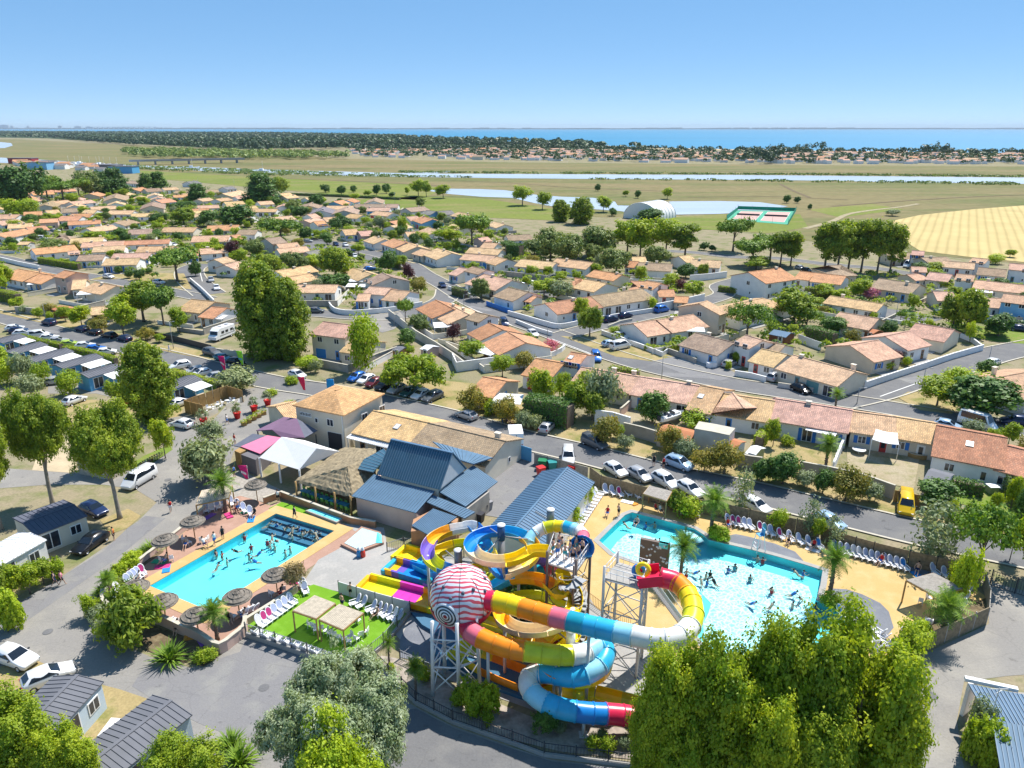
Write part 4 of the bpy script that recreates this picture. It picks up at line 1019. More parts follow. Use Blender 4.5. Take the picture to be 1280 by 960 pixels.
def tree(x, yb, yt, wp, k, look=None, dx=0):
    p = P(x, yb); v = (yt - 480) / FPX
    h = CAM_H - p.y * (_s + v * _c) / (_c - v * _s)
    h = max(h, 0.8)
    w = wp / FPX * (p.y * _c + (CAM_H - h / 2) * _s)
    if k in ('fgtree', 'fgbright', 'willow', 'fgbush', 'poplar'): h, w = h * 0.94, w * 0.86
    if k == 'fgbright': h, w = h * 1.09, w * 1.0
    return put_plant(k, p.x, p.y, h, w, random.Random(int(x * 7 + yb * 3)), look)
TL = '''
0 262 222 26 dark;28 262 204 56 dark;15 271 249 26 lime;38 271 249 25 lime;60 250 218 36 umbrella;80 253 225 40 umbrella;100 250 222 32 umbrella;115 248 214 34 oak;131 247 212 26 dark;146 246 212 26 conifer;155 251 236 14 street
92 257 242 15 street;184 240 218 16 conifer;199 239 216 20 conifer;328 253 219 34 conifer;352 246 221 22 broad;248 254 231 22 conifer;168 284 271 16 dark;199 281 265 22 dark;197 289 277 16 street;230 283 260 30 broad;260 283 263 27 dark
296 284 257 42 dark;312 284 273 13 oak;352 304 272 54 umbrella;382 300 284 15 dark;409 306 291 16 dark;420 353 308 42 broad;418 363 342 34 dark;372 342 316 30 oak;395 338 318 26 street;340 345 318 30 broad;352 385 360 40 broad
333 446 321 74 poplar;362 449 344 56 poplar;222 352 309 64 umbrella;180 402 352 52 broad;155 420 374 38 street;205 407 358 44 umbrella;225 416 386 26 street;518 489 445 88 lowpine;457 464 396 36 lime
262 604 550 60 olive;267 554 526 32 olive;297 489 463 44 olive;590 516 484 34 rust;633 527 496 32 rust;612 520 500 16 shrub;620 519 501 18 olive;655 536 514 22 olive;668 538 519 20 olive;678 509 463 34 street;717 522 476 36 street;735 492 464 28 street
712 476 450 24 oak;702 500 468 22 street;628 472 444 32 street;655 462 439 26 rust;752 518 462 44 olive;740 525 490 34 broad;757 558 519 34 rust;780 562 545 22 olive;772 548 530 18 street;815 528 492 36 dark;867 534 511 46 lime
838 568 534 34 rust;856 576 550 26 olive;880 590 561 32 rust;905 592 551 40 rust;966 558 525 20 street;985 557 544 18 shrub;952 602 574 26 dark;978 605 566 40 dark;1028 617 588 26 dark;1056 626 585 44 rust;1005 609 591 24 olive;1086 627 604 28 olive
1171 507 471 46 street;1222 522 474 76 dark;1200 492 462 40 lime;1232 471 450 24 dark;1216 547 526 26 olive;1206 418 361 40 broad;1190 412 366 34 broad;1247 420 392 36 dark;1117 452 437 26 plum;1133 457 446 12 shrub;933 424 377 66 albizia
992 404 360 52 broad;1008 409 386 40 albizia;1040 418 396 32 dark;1074 376 350 27 street;1087 377 360 20 pink;945 337 321 32 street;940 332 298 48 umbrella;975 334 288 30 pine;988 333 288 28 pine;1030 340 274 40 pine;1046 342 276 40 pine;1060 338 272 34 pine
1076 340 272 36 pine;1096 342 275 36 pine;1112 341 278 32 pine;700 277 248 24 poplar;727 280 245 32 poplar;653 257 233 26 street;678 262 240 20 street;754 265 245 20 street;766 270 260 11 dark;688 327 286 42 oak;706 332 294 40 oak;668 318 300 30 oak
748 320 283 46 oak;770 342 311 40 oak;822 332 307 32 oak;742 326 305 24 oak;720 322 292 30 oak;800 322 275 46 street;784 317 277 42 street;832 320 274 44 street;856 322 279 36 pine;812 277 261 30 dark;916 314 271 46 umbrella;880 313 302 11 dark;890 314 306 9 dark
962 328 292 50 umbrella;737 420 382 29 broad;724 402 372 20 street;602 374 348 27 oak;680 370 349 32 street;702 373 352 28 olive;692 372 356 16 street;665 347 332 16 street;686 346 333 14 street;690 441 426 20 pink;566 427 404 20 plum
590 449 426 38 street;511 352 329 16 plum;526 358 345 12 rust;486 340 312 22 dark;500 336 320 18 street;507 403 374 24 umbrella;524 416 394 28 oak;508 432 412 22 dark;512 446 431 15 street;857 347 330 21 dark;878 347 329 13 broad;838 360 343 21 street
853 364 349 19 plum;866 375 352 26 street;801 352 333 17 street;590 310 267 52 umbrella;560 305 284 38 street;548 300 290 16 dark;500 297 282 13 dark;504 295 272 15 street;518 306 292 13 dark;459 282 271 14 lime;475 287 271 17 olive
523 245 225 20 street;533 246 227 14 street;554 248 231 21 street;527 259 247 15 oak;407 241 230 11 dark;427 243 232 11 dark;442 241 232 8 dark;471 244 231 10 dark;483 242 230 11 dark;509 244 234 7 street;747 239 230 7 dark;782 246 238 9 street
797 248 238 8 dark;834 249 235 14 street;983 254 244 9 dark;996 254 246 8 dark;1012 262 255 5 dark;1115 270 262 16 olive;2 662 512 76 fgtree;66 630 480 86 fgtree;150 648 496 92 fgtree;192 527 424 64 poplar;207 573 526 26 street;130 585 520 40 street
846 1004 752 130 fgbright;900 1008 738 146 fgbright;980 1000 708 146 fgbright;1050 1006 708 168 fgbright;1098 1010 798 100 fgbright;812 1000 815 80 fgbright;1010 1030 830 140 fgbright;940 1030 800 120 fgbright;422 1000 842 222 willow;442 1078 905 150 fgbush;28 1000 838 130 fgbright;100 1010 882 90 fgbright;238 1016 905 112 fgbright;170 806 744 78 oleander;1200 760 690 26 lime;1142 822 776 40 lime;1128 850 790 34 street
926 642 588 26 young;1012 668 622 22 young;970 664 636 22 lime;1158 702 632 46 young;1176 690 625 36 young;1222 716 632 92 albizia;1170 634 604 48 dark;1022 678 648 20 street;1040 684 646 20 young;10 480 450 26 lime;0 462 430 30 lime;30 478 444 26 olive
54 484 455 20 lime;88 493 465 26 lime;152 508 477 32 street;40 498 470 30 olive;270 590 560 24 olive;303 486 462 14 shrub;375 724 704 14 dry;370 742 703 32 dry;82 402 383 20 street;103 410 383 28 street;22 388 372 18 street;128 404 392 18 rust;125 415 398 24 rust
62 393 378 18 rust;145 392 378 14 street;50 398 385 14 street;30 392 382 12 olive;182 425 410 22 rust;200 428 418 14 street;62 400 389 10 shrub;162 348 337 10 dark;175 350 336 13 dark;186 342 335 9 dark;148 342 333 9 dark;0 372 338 24 street;8 360 330 20 street
245 345 327 14 dark;290 322 300 20 plum;275 322 306 18 street;300 330 312 22 street;255 318 304 30 street;195 298 288 24 dark;210 294 284 14 dark;70 320 300 34 oak;115 304 289 30 street;134 304 294 20 street;150 298 285 18 dark;18 302 293 14 oak
42 302 292 14 oak;38 278 268 16 dark;8 284 277 20 street;48 275 268 14 oak;85 286 278 22 dark;120 280 270 16 street;128 274 266 14 street;104 266 258 14 street;180 256 246 16 street;168 250 243 12 dark;218 262 254 12 dark;232 260 252 24 dark
318 322 300 24 oak;330 312 296 18 oak;300 312 296 20 street;290 318 304 18 dark;360 330 316 20 oak;420 288 272 16 dark;430 284 270 22 dark;440 295 282 16 lime;408 298 286 12 street;376 272 258 22 dark;365 266 250 18 oak;345 258 246 14 dark;395 262 244 20 dark
402 254 246 14 street;445 250 242 14 street;460 246 238 12 street;490 246 240 9 dark;455 268 258 14 oak;470 306 296 14 street;448 318 304 18 street;528 302 290 18 street;548 288 276 14 dark;530 280 268 14 street;590 342 328 18 street;572 330 318 14 street
610 332 322 12 dark;635 312 300 18 dark;645 322 306 22 dark;634 332 318 12 oak;588 344 334 14 street;720 352 338 14 street;745 345 330 16 street;700 352 340 18 street;762 368 356 18 street;815 388 372 12 lime;805 380 370 10 street;800 416 403 12 street
770 420 408 16 lime;830 420 404 20 street;850 424 412 12 plum;862 446 432 18 rust;878 450 440 18 olive;920 455 440 10 street;910 462 450 9 shrub;845 432 420 12 street;980 372 358 14 street;1030 372 356 26 street;1050 378 362 22 street;1058 384 370 18 lime
1020 385 372 22 street;1140 388 368 14 street;1150 344 328 22 dark;1165 352 336 26 street;1180 362 350 20 street;1170 342 328 20 street;1230 362 350 20 street;1250 362 348 18 dark;1270 368 354 18 street;1190 372 358 18 street;1225 350 340 10 shrub;1262 322 312 14 street
1244 330 318 18 lime;1275 385 366 16 dark;1212 428 402 14 lime;1090 402 390 12 lime;1125 402 388 14 albizia;1100 440 424 22 rust;1096 452 442 14 shrub;1108 462 450 18 lime;1080 448 430 14 dry;962 416 402 16 lime;992 418 406 14 street;1160 412 398 12 shrub
1238 560 536 20 street;1260 556 530 22 street;1280 576 546 24 rust;1262 640 596 18 street;1275 660 600 26 dark;1240 648 616 16 street;1190 645 626 14 shrub;1150 552 540 10 shrub;1262 700 650 22 street;1282 720 640 40 street
245 600 575 20 olive
'''
for row in TL.replace('\n', ';').split(';'):
    q = row.split()
    if q: tree(float(q[0]), float(q[1]), float(q[2]), float(q[3]), q[4])

# palms
def palm_protos():
    out = []
    for k in range(3):
        rng = np.random.default_rng(90 + k); rr = random.Random(50 + k)
        H = 5.0
        m = MB()
        pts = [Vector((0.1 * math.sin(i * 0.6), 0.06 * i * 0.3, H * i / 7)) for i in range(8)]
        m.tube(pts, [0.36, 0.27, 0.25, 0.24, 0.23, 0.24, 0.28, 0.2], 9)
        for i in range(24):                         # stubs of cut fronds
            z = H * (0.15 + 0.8 * i / 24); a = i * 2.4
            m.box((math.cos(a) * 0.27, math.sin(a) * 0.27, z), (0.12, 0.1, 0.16), a)
        trunk = m.mesh('trunk', 'bark')
        C, Nn, S = [], [], []
        fr = MB()
        nf = 34
        for i in range(nf):
            a = i * 2.399; el = R(78 - 115 * (i / nf)) + rr.uniform(-0.1, 0.1)
            Lf = rr.uniform(2.1, 2.7)
            seg = 7; p = Vector((0, 0, H - 0.05)); dirv = Vector((math.cos(a) * math.cos(el), math.sin(a) * math.cos(el), math.sin(el)))
            side = Vector((-math.sin(a), math.cos(a), 0)); last = None
            rows = []
            for s in range(seg + 1):
                t = s / seg
                w = 0.52 * math.sin(math.pi * min(1, 0.12 + t * 0.85)) ** 0.8
                up = side.cross(dirv)
                rows.append((p.copy(), w, up.copy()))
                p = p + dirv * (Lf / seg)
                dirv = (dirv + Vector((0, 0, -0.10))).normalized()
            for s in range(seg):                     # leaflets down both sides of the rib
                p0, w0, u0 = rows[s]; p1, w1, u1 = rows[s + 1]
                for sd in (-1, 1):
                    for q in (0.0, 0.5):
                        b0 = p0.lerp(p1, q); b1 = p0.lerp(p1, q + 0.38)
                        tip = p0.lerp(p1, q + 0.6) + side * sd * (w0 + w1) * 0.75 - Vector((0, 0, 0.10 + 0.1 * abs(sd)))
                        fr.add([b0, b1, tip], [(0, 1, 2)])
        me = fr.mesh('crown', 'leaf_palm')
        at = me.attributes.new('tint', 'FLOAT', 'FACE')
        at.data.foreach_set('value', rng.uniform(0, 1, len(me.polygons)).astype(np.float32))
        out.append((me, trunk, H))
    return out
PALMS = palm_protos()
def palm(x, yb, yt, label, w=None):
    p = P(x, yb); v = (yt - 480) / FPX
    h = CAM_H - p.y * (_s + v * _c) / (_c - v * _s)
    me, tr, H = PALMS[int(x) % 3]
    t = empty('palm_tree', p, x)
    k = h / (H + 1.5)
    kw = k if w is None else (w / FPX * (p.y * _c + CAM_H * _s)) / 4.2
    t.scale = (kw, kw, k)
    obj('crown', me, t); obj('trunk', tr, t)
    TREES.append((p.x, p.y, 1.5))
    return tag(t, label, 'palm tree', 'palm trees')
palm(282, 640, 590, 'palm tree beside the rectangular pool at its far end')
palm(272, 800, 752, 'palm tree on the terrace wall at the near pool corner')
palm(138, 747, 716, 'palm behind the curved terrace wall near the white loungers')
palm(889, 668, 612, 'palm with a clipped bush at its foot on the far lagoon edge', 40)
palm(851, 728, 668, 'palm on the stone islet in the lagoon pool', 40)
palm(1037, 742, 684, 'palm at the right corner of the lagoon pool', 40)
palm(1175, 800, 742, 'bushy low palm behind the reed fence by the shade pergola', 52)
palm(1031, 588, 544, 'palm in the blue-shuttered terrace house garden', 30)
palm(1044, 510, 486, 'small palm by the street behind the terrace roofs', 20)
palm(1139, 402, 391, 'tiny palm by the court in front of the cream bungalow', 15)
palm(487, 830, 795, 'young palm in the sand bed beside the slide exit pool', 20)
palm(520, 868, 824, 'small palm on the rocky bed by the slide tower', 26)

# spiky flax clumps
def flax_proto(seed):
    rng = np.random.default_rng(seed); rr = random.Random(seed); m = MB()
    for i in range(110):
        a = rr.uniform(0, 6.28); el = rr.uniform(0.35, 1.45); L = rr.uniform(0.9, 1.6); w = 0.05
        d = Vector((math.cos(a), math.sin(a), 0)); s = Vector((-math.sin(a), math.cos(a), 0)) * w
        p0 = d * 0.12; p1 = p0 + (d * math.cos(el) + Vector((0, 0, math.sin(el)))) * L * 0.6
        p2 = p1 + (d * math.cos(el - 0.5) + Vector((0, 0, math.sin(el - 0.5)))) * L * 0.5
        m.add([p0 - s, p0 + s, p1 + s * 1.2, p1 - s * 1.2, p2], [(0, 1, 2, 3), (3, 2, 4)])
    me = m.mesh('leaf', 'leaf_palm')
    at = me.attributes.new('tint', 'FLOAT', 'FACE')
    at.data.foreach_set('value', rng.uniform(0.2, 1, len(me.polygons)).astype(np.float32))
    return me
FLAX = [flax_proto(3), flax_proto(4)]
for x, y, s in ((212, 826, 2.2), (150, 800, 1.7), (190, 688, 1.6), (160, 730, 1.4), (128, 742, 1.3), (66, 715, 1.5), (300, 955, 2.0), (290, 935, 1.7), (250, 825, 1.2), (262, 822, 1.0), (178, 694, 1.3)):
    t = obj('flax_clump', FLAX[int(x) % 2], None, P(x, y), x, scale=s * 0.62)
    auto(t, 'spiky green flax clump', 'plant', 'flax clumps')
for x, yb, yt, w, k in ((163, 712, 690, 26, 'laurel'), (150, 722, 702, 24, 'laurel'), (140, 735, 712, 22, 'laurel'), (112, 772, 745, 20, 'lime'), (124, 775, 758, 26, 'olive'), (136, 792, 770, 30, 'olive'),
                        (260, 826, 812, 26, 'shrub'), (170, 700, 690, 18, 'laurel'), (122, 760, 748, 18, 'laurel'), (588, 890, 852, 34, 'laurel'), (612, 890, 850, 34, 'laurel'), (575, 880, 858, 26, 'laurel'),
                        (685, 915, 878, 34, 'dark'), (610, 905, 890, 18, 'shrub'), (640, 735, 700, 30, 'dark'), (655, 770, 730, 50, 'dark'), (690, 790, 765, 30, 'shrub'), (660, 722, 705, 30, 'olive'),
                        (640, 812, 782, 34, 'oleander'), (665, 818, 790, 34, 'oleander'), (0, 770, 700, 40, 'broad'), (20, 755, 710, 34, 'street'), (38, 742, 706, 30, 'street'), (55, 730, 700, 28, 'street'), (10, 790, 740, 40, 'laurel'),
                        (72, 722, 700, 22, 'laurel'), (898, 676, 656, 32, 'laurel'), (1036, 758, 740, 30, 'shrub'), (722, 640, 612, 20, 'lime'), (715, 660, 632, 26, 'lime'), (735, 632, 610, 18, 'lime'), (860, 645, 620, 34, 'shrub'),
                        (843, 640, 615, 26, 'oleander'), (1150, 800, 778, 22, 'lime'), (1192, 740, 705, 24, 'lime'), (1205, 730, 700, 22, 'lime'), (1180, 770, 745, 24, 'shrub'), (1222, 930, 880, 30, 'olive'), (1215, 950, 890, 40, 'laurel'),
                        (1232, 960, 905, 36, 'laurel'), (700, 900, 888, 14, 'shrub'), (760, 938, 920, 22, 'shrub'), (740, 935, 918, 20, 'shrub'), (820, 948, 926, 24, 'shrub'), (488, 842, 830, 14, 'shrub'), (700, 918, 900, 16, 'olive'),
                        (752, 925, 912, 16, 'olive'), (780, 935, 922, 18, 'olive'), (520, 838, 826, 18, 'shrub'), (530, 850, 836, 22, 'shrub'), (375, 456, 448, 14, 'shrub'), (385, 462, 446, 26, 'lime'), (395, 466, 450, 16, 'olive'),
                        (340, 494, 486, 16, 'shrub'), (365, 480, 470, 18, 'shrub'), (362, 508, 500, 18, 'shrub'), (490, 540, 532, 8, 'shrub'), (500, 548, 538, 8, 'shrub')):
    tree(x, yb, yt, w, k)

# hedges
def hedge(pts, w, h, label, mat='leaf_bright', ls=0.2, per=42, name='hedge'):
    q = spline(px(*pts), 3); L = sum((q[i + 1] - q[i]).length for i in range(len(q) - 1))
    rng = np.random.default_rng(int(pts[0] * 3 + pts[1])); n = int(L * (w + 2 * h) * per * 0.8)
    n = min(n, 9000)
    cum = [0]
    for i in range(len(q) - 1): cum.append(cum[-1] + (q[i + 1] - q[i]).length)
    o = (q[0] + q[-1]) / 2; o.z = 0
    s = rng.uniform(0, L, n); C = np.empty((n, 3)); Nn = np.empty((n, 3))
    arr = np.array([(p.x - o.x, p.y - o.y) for p in q]); cum = np.array(cum)
    X = np.interp(s, cum, arr[:, 0]); Y = np.interp(s, cum, arr[:, 1])
    X2 = np.interp(np.minimum(s + 0.3, L), cum, arr[:, 0]); Y2 = np.interp(np.minimum(s + 0.3, L), cum, arr[:, 1])
    tx, ty = X2 - X + 1e-6, Y2 - Y; tl = np.hypot(tx, ty) + 1e-6; tx, ty = tx / tl, ty / tl
    u = rng.uniform(0, w + 2 * h, n)
    off = np.where(u < h, -w / 2, np.where(u > h + w, w / 2, u - h - w / 2)); z = np.where(u < h, u, np.where(u > h + w, w + 2 * h - u, h))
    off = off + rng.normal(0, 0.07, n); z = z + rng.normal(0, 0.06, n)
    C[:, 0], C[:, 1], C[:, 2] = X - ty * off, Y + tx * off, np.maximum(z, 0.05)
    side = np.where(u < h, -1.0, np.where(u > h + w, 1.0, 0.0))
    Nn[:, 0], Nn[:, 1], Nn[:, 2] = -ty * side, tx * side, np.where(side == 0, 1.0, 0.25)
    Nn += rng.normal(0, 0.5, Nn.shape)
    t = empty(name, o)
    obj('foliage', leaves_mesh('foliage', C, Nn, ls, mat, rng), t)
    core = MB(); a, b = offset(q, w * 0.36), offset(q, -w * 0.36); m = len(q)
    core.add([(p.x - o.x, p.y - o.y, zz) for zz in (0, h * 0.88) for p in a + b],
             [(i, i + 1, 2 * m + i + 1, 2 * m + i) for i in range(m - 1)] + [(m + i + 1, m + i, 3 * m + i, 3 * m + i + 1) for i in range(m - 1)] +
             [(2 * m + i, 2 * m + i + 1, 3 * m + i + 1, 3 * m + i) for i in range(m - 1)] + [(0, 2 * m, 3 * m, m), (m - 1, 2 * m - 1, 4 * m - 1, 3 * m - 1)])
    core.build('branches', 'bark', t)
    return tag(t, label, 'hedge')
hedge((50, 329, 75, 333, 100, 337), 1.6, 2.2, 'clipped dark green hedge in front of the orange-roofed white house')
hedge((898, 364, 925, 368, 955, 374), 1.3, 1.7, 'clipped hedge in front of the white two-storey house', 'leaf_poplar')
hedge((657, 524, 685, 528, 713, 534), 3.4, 4.2, 'tall dense dark hedge beside the silver car', 'leaf_dark', 0.26)
hedge((24, 425, 50, 431, 78, 437), 1.2, 1.4, 'low hedge between the far parked cars and mobile homes')
hedge((82, 440, 115, 446, 146, 455), 1.2, 1.4, 'low hedge along the parked cars next to the blue mobile homes')
hedge((215, 470, 245, 478, 275, 487), 1.3, 1.5, 'low hedge beside the parked cars near the pink flag')
hedge((-8, 374, 12, 377, 25, 380), 2.0, 3.0, 'tall hedge at the left picture edge', 'leaf_poplar')
hedge((1005, 368, 1030, 371, 1064, 379), 1.8, 2.3, 'hedge behind the small garden pool', 'leaf_poplar')
hedge((1006, 421, 1025, 425, 1043, 430), 2.2, 2.6, 'dark box-cut hedge beside the flat feathery tree', 'leaf_dark')
hedge((1012, 388, 1030, 392, 1042, 397), 1.5, 2.0, 'hedge in front of the small garden pool', 'leaf_dark')
hedge((806, 437, 830, 440, 850, 436), 1.6, 1.2, 'low hedge inside the corner wall of the pink-tiled bungalow')
hedge((762, 466, 780, 469, 798, 472), 1.5, 1.5, 'hedge along the street behind the terrace roofs', 'leaf_poplar')
hedge((1188, 612, 1210, 617, 1227, 620), 1.6, 1.8, 'hedge in the garden of the big orange-roofed house', 'leaf_dark')
hedge((948, 558, 960, 540, 968, 528), 1.6, 1.6, 'sloping hedge between two terrace gardens', 'leaf_lime')
hedge((486, 375, 505, 378, 525, 372), 1.5, 1.3, 'bright hedge behind the curved white wall')
hedge((1262, 400, 1290, 404, 1310, 407), 1.5, 1.8, 'hedge at the right edge beside the blue-grey house', 'leaf_dark')
hedge((567, 368, 575, 371, 583, 373), 1.5, 2.4, 'brown-green hedge block beside the pink-roofed house', 'leaf_oak')
hedge((632, 322, 640, 322, 652, 323), 5.0, 5.0, 'large clipped oval evergreen beside the oaks', 'leaf_dark', 0.3)
hedge((470, 330, 485, 333, 500, 336), 1.2, 2.0, 'dark hedge behind the bright blue car', 'leaf_dark')
hedge((355, 244, 420, 246, 500, 250), 2.0, 1.6, 'shrub line between the meadow and the houses', 'leaf_dark', 0.35, 14)
hedge((1262, 610, 1278, 640, 1286, 668), 2.2, 2.4, 'tall hedge at the right picture edge by the garden path', 'leaf_oak')

# garden and boundary walls
def wall(pts, h, label, mat='render_white', th=0.22, cope=True, name='garden_wall', sm=0):
    q = px(*pts)
    if sm: q = spline(q, sm)
    o = (q[0] + q[-1]) / 2; o.z = 0
    t = empty(name, o)
    def band(w, z0, z1):
        a, b = offset(q, w / 2), offset(q, -w / 2); m = len(q); mb = MB()
        mb.add([(p.x - o.x, p.y - o.y, zz) for zz in (z0, z1) for p in a + b],
               [(i + 1, i, 2 * m + i, 2 * m + i + 1) for i in range(m - 1)] + [(m + i, m + i + 1, 3 * m + i + 1, 3 * m + i) for i in range(m - 1)] +
               [(2 * m + i + 1, 2 * m + i, 3 * m + i, 3 * m + i + 1) for i in range(m - 1)] + [(0, m, 3 * m, 2 * m), (2 * m - 1, m - 1, 3 * m - 1, 4 * m - 1)])
        return mb
    band(th, 0, h).build('wall', mat, t)
    if cope: band(th + 0.1, h + 0.003, h + 0.08).build('coping', 'kerb' if mat != 'render_white' else 'render_white', t)
    return tag(t, label, 'wall')
wall((560, 362, 575, 367, 588, 372), 1.1, 'white garden wall beside the curved street, upper stretch')
wall((635, 394, 660, 401, 684, 408, 700, 411, 722, 407), 1.2, 'white garden wall round the street corner', sm=3)
wall((750, 401, 780, 396, 818, 390), 1.1, 'low white wall behind the cars in the side street')
wall((820, 390, 850, 384, 880, 377), 2.2, 'high pale blue-white wall along the side street')
wall((752, 418, 780, 428, 802, 436, 828, 446, 835, 441), 1.0, 'white wall round the corner garden by the white van')
wall((833, 441, 850, 447, 870, 455), 1.1, 'rubble stone wall beside the asphalt court', 'wall_block')
wall((411, 382, 419, 391, 442, 394, 489, 390, 528, 383), 1.3, 'curved white wall in front of the pink-roofed house', sm=3)
wall((486, 396, 503, 409, 520, 423, 545, 438, 566, 452, 580, 463), 1.9, 'long grey boundary wall running down from the court', 'render_grey')
wall((566, 453, 571, 465, 620, 458, 640, 450), 2.0, 'white wall enclosing the walled garden corner')
wall((382, 455, 436, 466, 445, 463, 470, 452, 497, 442), 1.6, 'block wall round the beige house garden', 'wall_block')
wall((1080, 486, 1118, 473, 1155, 461, 1190, 449, 1228, 438), 1.3, 'white wall along the right-hand street')
wall((1228, 438, 1215, 428, 1200, 422), 1.0, 'short low wall closing the corner garden')
wall((918, 470, 938, 473, 957, 478), 1.1, 'white forecourt wall by the parked van')
wall((972, 484, 1005, 489, 1036, 494, 1060, 490), 0.9, 'low grey wall in front of the corner bungalow', 'render_grey')
wall((779, 543, 800, 548, 823, 555), 2.0, 'grey block wall beside the boat yard', 'wall_block')
wall((743, 531, 765, 534, 787, 541), 2.6, 'pale wall with tiled coping behind the verge shrubs')
wall((868, 562, 890, 566, 912, 571), 4.0, 'tall blank blue-grey gable wall on the verge', 'render_grey', th=3.0)
wall((775, 522, 783, 515, 790, 508), 1.6, 'pink garden dividing wall beside the round tank', 'render_pink')
wall((998, 593, 1035, 600, 1075, 609, 1116, 624), 2.0, 'grey rendered wall behind the dark verge trees', 'wall_block')
wall((922, 583, 936, 586, 951, 588), 2.0, 'short grey wall with white panel by the green shed', 'wall_block')
wall((1040, 592, 1048, 572, 1056, 553), 1.7, 'sloping wall between the palm garden and the sail-shaded patio', 'render_white')
wall((20, 391, 51, 394, 92, 393, 132, 383), 1.7, 'grey block wall along the left street', 'wall_block')
wall((192, 421, 230, 430, 265, 439), 1.4, 'dark timber fence in front of the motorhome plot', 'dark_metal', 0.08, False, 'garden_fence')
wall((262, 441, 282, 444, 300, 446), 1.2, 'pale wall under the tall twin poplars', 'render_cream')
wall((538, 301, 560, 306, 592, 314), 2.0, 'long pale wall behind the tan-roofed houses', 'render_grey')
wall((748, 350, 790, 353, 830, 356), 1.2, 'low white wall with gates below the oaks')
wall((862, 352, 885, 350, 908, 347), 2.0, 'white panel wall beside the upper street')
wall((997, 427, 1012, 433, 1026, 438), 1.8, 'white vinyl fence behind the pink-tiled houses', 'white_frame', 0.1, False, 'garden_fence')
wall((608, 382, 625, 388, 640, 393), 1.3, 'blue painted gate and fence on the street', 'shutter_blue', 0.12, False, 'garden_fence')
wall((645, 404, 670, 414, 690, 420), 0.9, 'pale low wall beside the white parked car')
wall((656, 440, 690, 446, 702, 440, 706, 436), 1.0, 'low white wall round the crimson-flowered tree')
wall((1116, 627, 1131, 630, 1148, 634), 1.7, 'orange-brown wooden fence behind the yellow van', 'wood_tan', 0.08, False, 'garden_fence')
wall((1100, 401, 1125, 405, 1165, 410, 1190, 415), 0.8, 'low white wall along the little court')
wall((0, 326, 25, 332, 50, 337), 1.4, 'white wall at the left street corner')
wall((238, 352, 252, 364, 268, 380), 1.2, 'white wall with cars along the left parking strip')
wall((760, 410, 775, 404, 790, 401), 0.6, 'short kerb wall by the parked blue cars', 'render_grey')
# ------------------------------------------------------------------ vehicles
def car_shape(st):
    """st: stations front to rear (x, z_bottom, z_belt, z_top, hw_bottom, hw_belt, hw_top)"""
    m = MB(); n = 10; vs = []
    for x, zb, zl, zt, hb, hl, ht in st:
        half = [(hb * 0.9, zb), (hb, zb + 0.16), (hl, zl - 0.04), (hl * 0.97, zl), (ht, zt)]
        ring = [(-y, z) for y, z in half] + [(y, z) for y, z in reversed(half)]
        vs += [(x, y, z) for y, z in ring]
    fs = []
    for i in range(len(st) - 1):
        fs += [(i * n + j, (i + 1) * n + j, (i + 1) * n + (j + 1) % n, i * n + (j + 1) % n) for j in range(n)]
    fs += [tuple(range(n)), tuple(reversed([(len(st) - 1) * n + j for j in range(n)]))]
    m.add(vs, fs, 0, True)
    return m
def bm_fix(me):
    b = bmesh.new(); b.from_mesh(me)
    bmesh.ops.recalc_face_normals(b, faces=b.faces)
    b.to_mesh(me); b.free()
    return me
WHEEL = None
def wheel_mesh(r=0.31, w=0.2):
    m = MB()
    m.lathe([(r * 0.62, -w / 2), (r * 0.95, -w / 2), (r, -w * 0.3), (r, w * 0.3), (r * 0.95, w / 2), (r * 0.62, w / 2)], 14, 0)
    m.lathe([(0.0, w * 0.30), (r * 0.62, w * 0.42), (r * 0.62, w / 2)], 14, 1)
    m.lathe([(r * 0.62, -w / 2), (r * 0.62, -w * 0.42), (0.0, -w * 0.3)], 14, 1)
    me = m.mesh('wheel', ['tyre', 'rim'])
    me.transform(Matrix.Rotation(R(-90), 4, 'X'))
    return me
WHEEL = wheel_mesh()
CARK = {}
